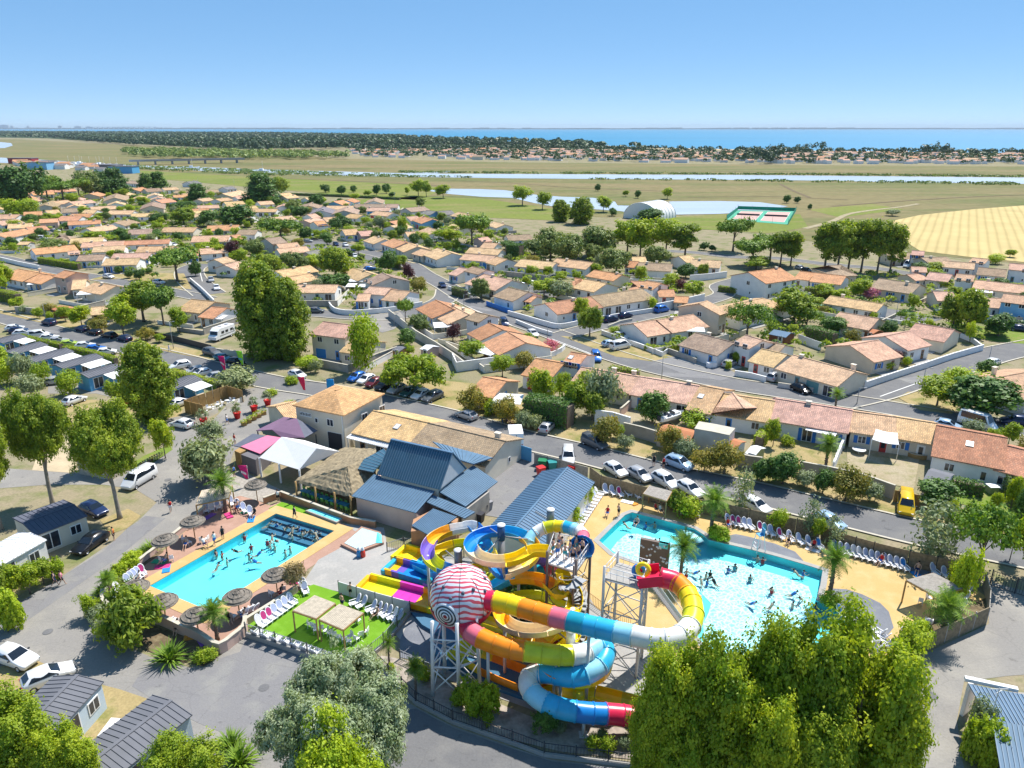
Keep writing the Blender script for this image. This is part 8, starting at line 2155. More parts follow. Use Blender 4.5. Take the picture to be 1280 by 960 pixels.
def patio():
    t = empty('sail_shade', P(1102, 574)); o = t.location
    c = [P(1090, 549, 3.2) - o, P(1095, 536, 3.4) - o, P(1122, 541, 3.4) - o, P(1124, 556, 2.7) - o]; m = MB(); n = 8; vs = []
    for j in range(n + 1):
        for i in range(n + 1):
            u, v = i / n, j / n; p = c[0].lerp(c[1], v).lerp(c[3].lerp(c[2], v), u); p.z -= 0.9 * (u * (1 - u) + v * (1 - v)) * 0.8; vs.append(p)
    m.add(vs, [(j * (n + 1) + i, j * (n + 1) + i + 1, (j + 1) * (n + 1) + i + 1, (j + 1) * (n + 1) + i) for j in range(n) for i in range(n)], 0, True)
    s = m.build('sail', 'canvas_white', t); s.modifiers.new('thickness', 'SOLIDIFY').thickness = 0.03
    for p in (c[0], c[3]): MB().tube([(p.x, p.y, 0), p], 0.05, 6).build('post', 'white_frame', t)
    tag(t, 'white shade sail over a patio of the terrace house', 'shade sail')
    for x, y, r, h, mat, l in ((799, 505, 1.6, 0.8, 'wall_block', 'round grey water tank in the gravel garden'), (1146, 569, 1.7, 0.75, 'wood_tan', 'round wooden garden pool by the patio door'), (1073, 567, 0.9, 0.72, 'white_frame', 'round white patio table')):
        g = empty('garden_tank' if h > .72 else 'patio_table', P(x, y)); MB().lathe([(r * .1 if h == .72 else r, 0), (r if h > .72 else .08, h - .06), (r, h - .05), (r, h), (0, h - .02)], 20).build('body', mat, g); MB().lathe([(r - .1, 0), (r + .06, 0.02), (r + .06, .08), (r - .1, .08)], 20, c=(0, 0, h - .05)).build('rim', 'kerb' if mat != 'white_frame' else mat, g)
        tag(g, l, 'tank' if h > .72 else 'table')
patio()
def garden_pool():
    g = empty('garden_pool', P(1035, 383)); MB().prism([(-3, -1.6), (3, -1.6), (3, 1.6), (-3, 1.6)], 0, .12).build('coping', 'concrete', g); MB().prism([(-2.5, -1.2), (2.5, -1.2), (2.5, 1.2), (-2.5, 1.2)], 0.05, .16).build('water', 'basin_turquoise', g); tag(g, 'small turquoise garden pool between two hedges', 'pool')
    s = empty('chest_freezer', P(889, 459)); MB().box((0, 0, .5), (1.9, .9, 1.0), .2).build('body', 'white_plastic', s); MB().box((0, 0, 1.03), (1.95, .95, .08), .2).build('lid', 'white_plastic', s); tag(s, 'white box trailer in front of the blue garage door', 'trailer')
    g = empty('compost_box', P(1239, 616)); MB().box((0, 0, .5), (1.1, 1.0, 1.0)).build('body', 'shed_green', g); MB().box((0, 0, 1.05), (1.3, 1.2, .1)).build('lid', 'roof_sheet_white', g); tag(g, 'small green garden box with white lid beside the big house', 'garden box')
garden_pool()
# ------------------------------------------------------------------ people
def skin_body(name, V, E, Rr, root=0, lvl=2):
    me = bpy.data.meshes.new(name); me.from_pydata(V, E, [])
    o = bpy.data.objects.new(name, me); COL.objects.link(o)
    o.modifiers.new('s', 'SKIN'); sd = o.modifiers.new('d', 'SUBSURF'); sd.levels = sd.render_levels = 1
    for i, sv in enumerate(me.skin_vertices[0].data):
        sv.radius = (Rr[i], Rr[i] * (0.78 if i in (0, 1, 2) else 1)); sv.use_root = i == root
    dg = bpy.context.evaluated_depsgraph_get()
    out = bpy.data.meshes.new_from_object(o.evaluated_get(dg)); bpy.data.objects.remove(o); bpy.data.meshes.remove(me)
    out.name = name; out.materials.clear(); out.materials.append(MATS['skin']); out.polygons.foreach_set('use_smooth', [True] * len(out.polygons))
    return out
def pose(hip, lean, kneeL, footL, kneeR, footR, elL, haL, elR, haR):
    h = Vector(hip); up = Vector((lean[0], lean[1], 1)).normalized()
    ch = h + up * 0.30; sh = h + up * 0.50; nk = h + up * 0.58; hd = h + up * 0.74; tp = h + up * 0.83
    V = [h, ch, sh, nk, hd, tp]; Rr = [0.15, 0.155, 0.13, 0.055, 0.095, 0.06]; E = [(0, 1), (1, 2), (2, 3), (3, 4), (4, 5)]
    for s, k, f in ((-1, kneeL, footL), (1, kneeR, footR)):
        b = len(V); hp = h + Vector((0, s * 0.1, -0.08)); k, f = Vector(k), Vector(f)
        V += [hp, k, f, f + Vector((0.14, 0, -0.02))]; Rr += [0.095, 0.06, 0.04, 0.035]; E += [(0, b), (b, b + 1), (b + 1, b + 2), (b + 2, b + 3)]
    for s, e, w in ((-1, elL, haL), (1, elR, haR)):
        b = len(V); V += [sh + Vector((0, s * 0.19, -0.02)), Vector(e), Vector(w), Vector(w) + (Vector(w) - Vector(e)).normalized() * 0.1]; Rr += [0.055, 0.042, 0.033, 0.028]; E += [(2, b), (b, b + 1), (b + 1, b + 2), (b + 2, b + 3)]
    return [tuple(v) for v in V], E, Rr, h, up, hd
POSES = {}
def mkpose(name, *a):
    V, E, Rr, h, up, hd = pose(*a)
    body = skin_body('body', V, E, Rr)
    rot = up.to_track_quat('Z', 'X').to_matrix()
    def lath(prof, mt, nm, sy=0.78, leg=False):
        m = MB(); m.lathe(prof, 12); m.v = [tuple(rot @ Vector((v[0] * sy, v[1], v[2])) + h) for v in m.v]
        return m.mesh(nm, mt)
    shorts = MB(); shorts.lathe([(0.165, 0.10), (0.19, 0.0), (0.2, -0.08), (0.12, -0.14)], 12); shorts.v = [tuple(rot @ Vector((v[0] * 0.85, v[1] * 1.05, v[2])) + h) for v in shorts.v]
    for s in (-1, 1):
        k = Vector(a[2] if s < 0 else a[4]); hp = h + Vector((0, s * 0.1, -0.06)); shorts.tube([hp, hp.lerp(k, 0.6)], [0.12, 0.1], 8)
    top = lath([(0.17, 0.02), (0.185, 0.2), (0.21, 0.42), (0.17, 0.53), (0.07, 0.57)], 'fabric_any', 'shirt')
    hair = MB(); hair.lathe([(0.0, 0.12), (0.07, 0.105), (0.105, 0.04), (0.105, -0.03), (0.06, -0.07)], 12); hair.v = [tuple(Vector(v) + hd + Vector((-0.025, 0, 0.02))) for v in hair.v]
    POSES[name] = (body, shorts.mesh('shorts', 'fabric_any'), top, hair.mesh('hair', 'hair_dark'))
mkpose('stand', (0, 0, 0.92), (0, 0), (0.02, -0.11, 0.48), (-0.02, -0.12, 0.05), (0.02, 0.11, 0.48), (-0.02, 0.13, 0.05), (-0.03, -0.30, 1.14), (0.08, -0.32, 0.9), (-0.03, 0.30, 1.14), (0.1, 0.3, 0.92))
mkpose('walk', (0, 0, 0.90), (0.04, 0), (0.2, -0.1, 0.5), (0.28, -0.11, 0.05), (-0.02, 0.1, 0.46), (-0.32, 0.11, 0.1), (-0.14, -0.28, 1.14), (-0.08, -0.3, 0.9), (0.1, 0.28, 1.14), (0.28, 0.27, 0.95))
mkpose('wade', (-0.1, 0, -0.62), (0.12, 0), (0.0, -0.12, -1.0), (-0.1, -0.14, -1.2), (0.02, 0.12, -1.0), (-0.1, 0.14, -1.2), (0.14, -0.36, -0.30), (0.40, -0.34, -0.16), (0.16, 0.34, -0.32), (0.34, 0.30, -0.30))
mkpose('swim', (-0.42, 0, -0.40), (1.2, 0), (-0.8, -0.1, -0.5), (-1.15, -0.12, -0.42), (-0.78, 0.1, -0.45), (-1.15, 0.13, -0.55), (0.2, -0.38, -0.2), (0.45, -0.3, -0.12), (0.15, 0.4, -0.25), (0.42, 0.42, -0.3))
mkpose('sit', (-0.1, 0, 0.5), (-0.35, 0), (0.38, -0.14, 0.5), (0.62, -0.14, 0.16), (0.38, 0.14, 0.48), (0.72, 0.14, 0.2), (-0.1, -0.32, 0.72), (0.16, -0.28, 0.58), (-0.1, 0.32, 0.72), (0.18, 0.26, 0.6))
def person(x, y, z, pz, rz, shirt, shorts, label, zoff=0.0):
    b, s, t, h = POSES[pz]
    p = P(x, y, z); e = empty('person', p, rz)
    obj('body', b, e)
    if shorts: obj('shorts', s, e, color=shorts)
    if shirt: obj('shirt', t, e, color=shirt)
    obj('hair', h, e)
    if label: tag(e, label, 'person')
    return e
RED, WHT, BLK, NAV, ORA, BLU, PNK, TEA = (0.55, 0.03, 0.03), (0.8, 0.8, 0.8), (0.02, 0.02, 0.025), (0.02, 0.03, 0.1), (0.75, 0.2, 0.03), (0.05, 0.2, 0.6), (0.7, 0.2, 0.35), (0.05, 0.35, 0.4)
for a in ((214, 640, 'walk', 2.2, RED, WHT, 'person in a red top walking across the camp road'), (69, 732, 'walk', 0.9, NAV, NAV, 'person in dark clothes walking, left one of a pair on the road'), (78, 731, 'walk', 0.9, PNK, BLK, 'person in pink top walking, right one of a pair on the road'),
          (143, 675, 'stand', 0.3, ORA, BLK, 'person in an orange top beside the black estate car'), (269, 681, 'walk', 2.4, WHT, BLU, 'person in a white top standing at the pool edge'), (279, 674, 'stand', 2.6, BLK, BLK, 'person in black at the pool edge beside the one in white'),
          (294, 555, 'stand', 1.0, RED, WHT, 'person in red beside the grey felt lean-to'), (348, 627, 'stand', -1.2, WHT, BLK, 'person in a light top by the low brick wall'), (369, 648, 'walk', -2.0, BLK, BLK, 'person in dark clothes at the navy pool steps'), (293, 596, 'stand', -0.5, BLU, BLK, 'person in blue in front of the games room'),
          (212, 440, 'walk', 1.0, WHT, WHT, 'person in white walking beside the left street'), (773, 645, 'stand', 0.5, None, BLK, 'bather standing on sand terrace at the corner of the lagoon'), (829, 585, 'stand', -1.0, RED, BLK, 'person in red beside the pale blue car with open doors'), (817, 582, 'stand', -1.4, BLK, BLK, 'person in black behind the pale blue car'),
          (857, 728, 'stand', 1.8, None, RED, 'bather standing on the stone edge by the lagoon palm'), (439, 746, 'stand', -1.6, None, BLK, 'bather standing at the corner of the privacy fence'), (428, 760, 'stand', 1.0, None, NAV, 'bather behind the turf pergola'), (298, 640, 'stand', -0.8, None, BLU, 'bather in blue shorts by the far pool edge'), (284, 530, 'walk', 0.2, WHT, BLU, 'person walking through the forecourt beside the planters')):
    person(a[0], a[1], 0.06, a[2], a[3], a[4], a[5], a[6])
rnd = random.Random(11); k = 0
for i, (x, y) in enumerate(((691, 694), (697, 697), (702, 692), (706, 700), (712, 696), (716, 703), (723, 700), (728, 694), (699, 686), (720, 690))):
    person(x, y, 9.5, 'stand', rnd.uniform(0, 6), None, rnd.choice([BLK, NAV, RED, BLU, TEA]), f'bather queueing on the brown tower platform, {ORDN[i]} from the left')
SW = [(230 + a / 6.4, 560 + b / 6.4) for a, b in ((250, 820), (305, 830), (345, 880), (275, 920), (395, 805), (480, 690), (535, 770), (520, 840), (550, 880), (615, 815), (665, 730), (690, 745), (720, 770), (735, 730), (705, 685), (860, 680), (805, 815), (845, 785), (820, 625), (875, 625), (920, 630), (940, 670), (965, 655), (1010, 650), (1050, 665), (1080, 670), (1050, 715), (745, 590), (690, 585))] + [(273, 749), (267, 754)]
for i, (x, y) in enumerate(SW):
    e = person(x, y + 1.5, -0.26 if i % 5 < 3 else -0.12, 'wade' if i % 5 < 3 else 'swim', rnd.uniform(0, 6.28), rnd.choice([None, None, None, BLK, RED, BLU]), None, None); auto(e, 'bather chest-deep', 'person', 'bathers in the rectangular pool')
SL = [(860 + a / 6.4, 600 + b / 6.4) for a, b in ((325, 690), (375, 675), (500, 765), (665, 860), (855, 715), (930, 725), (555, 605), (600, 620), (865, 885), (895, 930), (150, 740), (180, 725), (160, 795), (200, 780))] + \
     [(700 + a / 5.33, 560 + b / 5.33) for a, b in ((430, 492), (575, 495), (630, 495), (820, 590), (890, 605), (630, 605), (665, 605), (1125, 790), (1170, 775), (920, 815), (940, 860), (1270, 850))] + \
     [(920 + a / 3.556, 560 + b / 3.556) for a, b in ((65, 565), (160, 620), (85, 680), (165, 685), (255, 685), (355, 690), (370, 735))]
for i, (x, y) in enumerate(SL):
    e = person(x, y + 1.5, -0.26 if i % 5 < 3 else -0.12, 'wade' if i % 5 < 3 else 'swim', rnd.uniform(0, 6.28), rnd.choice([None, None, BLK, RED, BLU, TEA]), None, None); auto(e, 'bather wading', 'person', 'bathers in the lagoon pool')
for i, (x, y) in enumerate(((759, 645), (795, 658), (1016, 686), (985, 680), (1100, 705), (1146, 716), (172, 728), (206, 704), (256, 684), (233, 684), (286, 778), (303, 774), (350, 745), (470, 772), (318, 646), (296, 640), (1166, 738), (820, 640), (826, 642), (910, 660), (222, 790))):
    e = person(x, y, 0.06, 'sit', rnd.uniform(3.6, 5.6), rnd.choice([None, None, BLK, RED, WHT]), rnd.choice([BLK, NAV, RED, BLU]), None); auto(e, 'person sitting at the poolside', 'person', 'people sitting at the poolside')
TW = MB().box((0, 0, 0.02), (1.6, 0.8, 0.03)).box((-0.6, 0, 0.06), (0.35, 0.75, 0.06)).mesh('beach_towel', 'fabric_any')
for i, (x, y) in enumerate(((203, 709), (208, 712), (199, 703), (784, 628), (790, 629), (262, 646), (286, 645), (314, 650), (308, 639), (1016, 688), (241, 797), (253, 802), (372, 728), (1147, 720), (700, 668))):
    c = [(0.6, 0.05, 0.2), (0.03, 0.25, 0.6), (0.05, 0.4, 0.2), (0.75, 0.75, 0.75), (0.7, 0.3, 0.05), (0.25, 0.1, 0.4)][i % 6]; n = ['crimson', 'blue', 'green', 'white', 'orange', 'purple'][i % 6]
    o = obj('beach_towel', TW, None, P(x, y) + Vector((0, 0, 0.07)), rnd.uniform(0, 3), c); auto(o, f'{n} beach towel', 'towel', 'beach towels')

# ------------------------------------------------------------------ the far country
def in_poly(x, y, poly):
    c = False; n = len(poly)
    for i in range(n):
        a, b = poly[i], poly[i - 1]
        if (a[1] > y) != (b[1] > y) and x < (b[0] - a[0]) * (y - a[1]) / (b[1] - a[1]) + a[0]: c = not c
    return c
def scatter(poly, n, rnd):
    """points spread over a surveyed outline, evenly on the ground"""
    w = [(p.x, p.y) for p in px(*poly)]; x0, x1 = min(p[0] for p in w), max(p[0] for p in w); y0, y1 = min(p[1] for p in w), max(p[1] for p in w); out = []
    while len(out) < n:
        x, y = rnd.uniform(x0, x1), rnd.uniform(y0, y1)
        if in_poly(x, y, w): out.append((x, y))
    return out
def wood(name, label, pts, h, w, mat, seed, per=26, ls=2.6):
    rng = np.random.default_rng(seed); C, Nn, T = [], [], []
    for x, y in pts:
        hh, ww = h * rng.uniform(0.65, 1.3), w * rng.uniform(0.7, 1.3); d = rng.normal(size=(per, 3)); d /= np.linalg.norm(d, axis=1, keepdims=True); d[:, 2] = np.abs(d[:, 2]) * 0.9 - 0.25
        C.append(d * np.array([ww / 2, ww / 2, hh * 0.42]) * rng.uniform(0.75, 1.08, (per, 1)) + np.array([x, y, hh * 0.58])); Nn.append(d + rng.normal(0, 0.35, d.shape) + np.array([0, 0, 0.4])); T.append(np.full(per, rng.uniform(0.1, 0.9)))
    o = obj(name, leaves_mesh(name, np.concatenate(C), np.concatenate(Nn), ls, mat, rng, 1.3, np.concatenate(T)))
    o['kind'] = 'stuff'; o['label'] = label
    return o
rf = random.Random(5)
FOREST = (-250, 164.8, 0, 165, 330, 167, 480, 170.5, 640, 177.6, 800, 184.6, 812, 187.5, 700, 186, 560, 182.5, 470, 184, 400, 184, 300, 186.5, 240, 184, 150, 178.5, 60, 173, 0, 172, -250, 172)
wood('pine_forest', 'dark pine forest between the marsh and the sea', scatter(FOREST, 9000, rf), 16, 24, 'leaf_far', 3, 20, 8.0)
sheet('forest_floor', [px(*FOREST)], 'forest_floor', 0.3)
wood('pine_forest', 'taller pine edge of the forest facing the marsh', scatter((60, 172, 200, 179, 300, 184, 420, 184, 560, 182, 700, 185.5, 700, 187.5, 560, 184.5, 430, 187.5, 330, 189.5, 230, 187, 120, 179), 900, rf), 17, 17, 'leaf_far', 7, 34, 4.6)
wood('willow_belt', 'pale green belt of willows along the marsh', scatter((150, 189, 230, 190, 320, 192.5, 400, 194, 438, 195.5, 438, 199, 400, 199.5, 320, 200, 250, 199.5, 190, 198.5, 160, 195), 520, rf), 10, 12, 'leaf_far_pale', 4, 36, 2.8)
VIL = (440, 188.5, 560, 185.5, 700, 188, 840, 191, 1000, 192, 1280, 194, 1500, 196, 1500, 207, 1280, 206, 1000, 204.5, 800, 203, 640, 200.5, 520, 198, 450, 196)
def far_house(x, y, s, rz, roof, group, label, wl='w'):
    t = empty('house', (x, y, 0), rz); key = (round(s, 1), roof, wl)
    if key not in FH:
        L, w, e = 12 * s, 8 * s, 3.2 * s
        FH[key] = (wall_mesh(L, w, e, e + w * 0.17, WC[wl][0]), roof_mesh(L, w, e, e + w * 0.17))
    obj('wall', FH[key][0], t); obj('roof', FH[key][1], t, color=RC[roof][0])
    t['label'] = label; t['category'] = 'house'; t['group'] = group
    return t
FH = {}
vp = sorted(scatter(VIL, 118, rf), key=lambda p: p[1])
for i, (x, y) in enumerate(vp):
    ro = rf.choice('ootpb'); wl = 'w' if rf.random() < 0.8 else 'c'
    t = far_house(x, y, rf.choice([1.0, 1.2, 1.5]), rf.uniform(-0.5, 0.5), ro, 'houses of the far village', 'x', wl); auto(t, f'tiny {RC[ro][1]} house of the far village', 'house', 'houses of the far village')
def village_mass():
    m = MB()
    for x, y in scatter(VIL, 800, rf):
        rz = rf.uniform(-0.6, 0.6); L, w, e = rf.uniform(8, 15), rf.uniform(7, 10), rf.uniform(2.8, 5.0); zr = e + w * 0.17; Mx = Matrix.Rotation(rz, 3, 'Z'); o = Vector((x, y, 0))
        v = [Mx @ Vector(q) + o for q in ((-L / 2, -w / 2, 0), (L / 2, -w / 2, 0), (L / 2, w / 2, 0), (-L / 2, w / 2, 0), (-L / 2, -w / 2, e), (L / 2, -w / 2, e), (L / 2, w / 2, e), (-L / 2, w / 2, e), (-L / 2, 0, zr), (L / 2, 0, zr))]
        m.add(v, [(0, 1, 5, 4), (1, 2, 6, 9, 5), (2, 3, 7, 6), (3, 0, 4, 8, 7)], 0); m.add(v, [(4, 5, 9, 8), (6, 7, 8, 9)], 1)
    plain('far_tile', (0.50, 0.29, 0.20), 0.85, 0.3, 0.02, 'world'); o = m.build('village_houses', ['render_white', 'far_tile']); o['kind'] = 'stuff'; o['label'] = 'mass of small roofs of the far village by the sea'
village_mass()
wood('village_trees', 'garden trees among the far village roofs', scatter(VIL, 1300, rf), 8, 10, 'leaf_far', 9, 22, 2.6)
wood('village_trees', 'taller trees along the near edge of the far village', scatter((930, 200, 975, 200, 975, 206, 930, 206), 26, rf) + scatter((1150, 194, 1185, 194, 1185, 199, 1150, 199), 16, rf) + scatter((996, 190, 1030, 190, 1030, 194, 996, 194), 14, rf) + scatter((590, 186, 604, 186, 604, 190, 590, 190), 5, rf), 22, 12, 'leaf_far', 10, 40, 2.6)
wood('village_trees', 'dark tree belt between the far village and the beach', scatter((440, 187.5, 700, 187, 860, 190, 1100, 192.5, 1500, 195.5, 1500, 197, 1100, 194, 860, 191.8, 700, 188.8, 440, 189.5), 330, rf), 12, 14, 'leaf_far', 15, 30, 3.4)
wood('reed_belt', 'dark reeds along the river banks', scatter((100, 205, 330, 213, 640, 224, 960, 227, 1280, 232, 1280, 229.5, 960, 225.6, 640, 223.4, 330, 219.5, 100, 209), 420, rf) + scatter((500, 214.8, 640, 216, 960, 217.6, 1280, 220.4, 1280, 222, 960, 218.8, 640, 217.3, 500, 216.2), 300, rf), 1.6, 9, 'leaf_oak', 12, 18, 1.4)
SUB = (-20, 245, 200, 240, 450, 258, 620, 285, 760, 335, 900, 350, 1080, 345, 1290, 345, 1290, 420, 1080, 455, 900, 445, 700, 440, 560, 400, 420, 380, 300, 375, 120, 345, -20, 330)
RP = [(q.x, q.y, w / 2) for r, w in ROADS for q in r]
def free(x, y, g=0.8, road=3.0):
    for f in FOOT:
        c, s_ = math.cos(f[4]), math.sin(f[4]); dx, dy = x - f[0], y - f[1]
        if abs(dx * c + dy * s_) < f[2] + g and abs(dy * c - dx * s_) < f[3] + g: return False
    return not any(abs(x - a) < w + road and abs(y - b) < w + road for a, b, w in RP)
nf = 0
for x, y in scatter(SUB, 900, rf):
    if nf < 62 and free(x, y, 5.5, 5.0) and all((x - a) ** 2 + (y - b) ** 2 > (r + 4.5) ** 2 for a, b, r in TREES):
        f = min(FOOT, key=lambda f: (f[0] - x) ** 2 + (f[1] - y) ** 2); l = rf.uniform(4.5, 7.5); w = rf.uniform(6.5, 8); e = 2.7; c, s_ = math.cos(f[4]) * l, math.sin(f[4]) * l; z = e + w * 1.16 / 2 * 0.31
        if not free(x - c, y - s_, 3.5, 3.0) or not free(x + c, y + s_, 3.5, 3.0): continue
        HREC.append(house(*SCR((x - c, y - s_, z)), *SCR((x + c, y + s_, z)), w, e, rf.choice('otpty'), rf.choice('wwwc'), '')); nf += 1
print('filler houses', nf)
wood('garden_shrubs', 'low garden shrubs between the houses of the suburb', [p for p in scatter(SUB, 3400, rf) if free(*p)], 2.2, 3.0, 'leaf_poplar', 13, 34, 0.55)
wood('garden_shrubs', 'dark clipped garden shrubs between the houses', [p for p in scatter(SUB, 900, rf) if free(*p)], 2.4, 2.6, 'leaf_dark', 14, 34, 0.5)
for x, y in scatter(SUB, 420, rf):
    if free(x, y, 1.5) and all((x - a) ** 2 + (y - b) ** 2 > (r + 1.8) ** 2 for a, b, r in TREES):
        k = rf.choice(['street', 'dark', 'oak', 'street', 'olive', 'lime', 'broad', 'rust']); h = rf.uniform(2.6, 5.0); put_plant(k, x, y, h, h * rf.uniform(0.8, 1.1), rf)
# low white walls between the plots, and paved terraces in front of the houses
for t, L, zr in HREC:
    c = t.matrix_basis.translation; s = SCR(c); rz = t.rotation_euler[2]; w2 = 5.0
    if s[1] < 248 or s[1] > 470: continue
    u, n = Vector((math.cos(rz), math.sin(rz), 0)), Vector((math.sin(rz), -math.cos(rz), 0))
    q = MB().box((0, -w2 - 0.9, 0.08), (L * 0.7, 3.2, 0.06)); q.build('terrace', rf.choice(['concrete', 'gravel_yard', 'concrete']), t)
    for a, b in ((n * (w2 + 5) - u * (L / 2 + 2), n * (w2 + 5) + u * (L / 2 + 2)), (u * (L / 2 + 2) + n * (w2 + 5), u * (L / 2 + 2) - n * w2)):
        if rf.random() < 0.25: continue
        pts = [c + a.lerp(b, i / 4) for i in range(5)]
        if all(free(p.x, p.y, 0.3, 0.6) for p in pts):
            h = rf.choice([0.9, 1.2, 1.6]); g = empty('garden_wall', pts[2]); M = math.atan2((b - a).y, (b - a).x); mt = rf.choice(['render_white', 'render_white', 'render_cream', 'wall_block'])
            MB().box((0, 0, h / 2), ((b - a).length, 0.22, h), M).build('wall', mt, g); MB().box((0, 0, h + .04), ((b - a).length, 0.32, 0.07), M).build('coping', 'kerb', g)
            auto(g, {'render_white': 'straight white', 'render_cream': 'straight cream', 'wall_block': 'straight grey'}[mt] + ' garden wall', 'wall', 'garden walls between plots')
def far_shore():
    m = MB(); n = 160; rr = random.Random(8)
    for i in range(n):
        x0, x1 = -26000 + i * 330, -26000 + (i + 1) * 330 + 20; h = 46 + rr.uniform(-14, 16); m.box(((x0 + x1) / 2, 30000 + 700 * math.sin(i * 0.2), h / 2), (x1 - x0, 900, h))
    o = m.build('far_shore', 'leaf_far'); o['kind'] = 'structure'
    for x0, x1, z, l in ((36, 47.5, 150, 'wide far-off apartment block on the horizon'), (50, 53, 118, 'small far-off tower beside the wide apartment block'), (69, 71.5, 110, 'lone far-off tower on the horizon'), (106, 110, 120, 'far-off rounded building on the horizon'), (125, 133, 105, 'far-off building cluster on the horizon'), (138, 146, 90, 'long low far-off building left of the viaduct')):
        d = 29200; k = d / FPX * 1.0; X0, X1 = (x0 - 640) * k, (x1 - 640) * k; t = empty('apartment_block', ((X0 + X1) / 2, d, 0)); W = X1 - X0
        MB().box((0, 0, z / 2), (W, 60, z)).build('wall', 'far_concrete', t); MB().box((0, 0, z + 6), (W * 0.5, 40, 12)).build('roof', 'far_concrete', t); tag(t, l, 'building')
    t = empty('viaduct', ((180 - 640) * 28000 / FPX, 28000, 0)); MB().box((0, 0, 78), (2600, 60, 14)).build('deck', 'far_concrete', t)
    for i in range(14): MB().box((-1250 + i * 190, 0, 36), (30, 50, 72)).build('pier', 'far_concrete', t)
    tag(t, 'long pale viaduct on the horizon above the sea', 'bridge')
far_shore()
def bridge():
    a, b = P(162, 206.5), P(306, 203.5); o = (a + b) / 2; o.z = 0; t = empty('river_bridge', o); d = b - a; rz = math.atan2(d.y, d.x)
    MB().box((0, 0, 5.0), (d.length, 9, 1.4), rz).build('deck', 'far_concrete', t)
    for s in (-1, 1): MB().box((-math.sin(rz) * s * 4.4, math.cos(rz) * s * 4.4, 6.2), (d.length, 0.3, 1.0), rz).build('parapet', 'grey_steel', t)
    for i in range(7): p = (a.lerp(b, (i + 0.5) / 7) - o); MB().box((p.x, p.y, 2.2), (2.2, 7, 4.4), rz).build('pier', 'far_concrete', t)
    tag(t, 'low concrete road bridge across the river', 'bridge')
bridge()
def dome():
    t = empty('storage_dome', P(812, 272), R(50)); m = MB(); n, L, w, h = 18, 20.0, 10.5, 8.5; vs = []
    for x in [-L / 2 + L * i / 6 for i in range(7)]: vs += [(x, w * math.cos(math.pi * j / n), h * math.sin(math.pi * j / n) ** 0.9) for j in range(n + 1)]
    m.add(vs, [(i * (n + 1) + j, i * (n + 1) + j + 1, (i + 1) * (n + 1) + j + 1, (i + 1) * (n + 1) + j) for i in range(6) for j in range(n)], 0, True); m.add([vs[j] for j in range(n + 1)], [tuple(range(n + 1))]); m.add([vs[6 * (n + 1) + j] for j in range(n + 1)], [tuple(range(n + 1))])
    obj('shell', bm_fix(m.mesh('shell', 'canvas_white')), t)
    for i in range(7): x = -L / 2 + L * i / 6; MB().tube([(x, (w + .05) * math.cos(math.pi * j / n), (h + .05) * math.sin(math.pi * j / n) ** 0.9) for j in range(n + 1)], 0.16, 5).build('rib', 'white_steel', t)
    tag(t, 'white vaulted sports hall beside the pond', 'hall')
dome()
def tennis():
    plain('court_green', (0.06, 0.34, 0.22), 0.8, 0.06, 0.2, 'world'); plain('court_red', (0.52, 0.33, 0.29), 0.8, 0.06, 0.2, 'world'); plain('mesh_green', (0.02, 0.28, 0.19), 0.8, 0.1, 1)
    q = px(908, 275, 922, 263, 995, 264, 985, 281); t = empty('tennis_court', q[0]); o = q[0]
    MB().prism([p - o for p in q], 0.05, 0.16).build('surface', 'court_green', t)
    for f0, f1 in ((0.08, 0.46), (0.54, 0.92)):
        r = [q[0].lerp(q[3], f0).lerp(q[1].lerp(q[2], f0), 0.12), q[0].lerp(q[3], f0).lerp(q[1].lerp(q[2], f0), 0.88), q[0].lerp(q[3], f1).lerp(q[1].lerp(q[2], f1), 0.88), q[0].lerp(q[3], f1).lerp(q[1].lerp(q[2], f1), 0.12)]
        MB().prism([p - o for p in r], 0.1, 0.18).build('playing_area', 'court_red', t); mid = [(r[0] + r[1]) / 2 - o, (r[2] + r[3]) / 2 - o]; MB().beam(mid[0] + Vector((0, 0, .65)), mid[1] + Vector((0, 0, .65)), 0.06, 0.9).build('net', 'dark_metal', t)
        for i in range(4): MB().beam(r[i] - o + Vector((0, 0, .19)), r[(i + 1) % 4] - o + Vector((0, 0, .19)), 0.15, 0.02).build('line', 'white_frame', t)
    for i in range(4):
        a, b = q[i] - o, q[(i + 1) % 4] - o
        if i != 3: MB().beam(a + Vector((0, 0, 1.6)), b + Vector((0, 0, 1.0)), 0.06, 1.9).build('windbreak', 'mesh_green', t)
        for k in range(5): p = a.lerp(b, k / 4); MB().beam(p, p + Vector((0, 0, 3.3)), 0.1).build('post', 'grey_steel', t)
    tag(t, 'fenced tennis courts with green windbreak beside the pond', 'tennis court')
tennis()
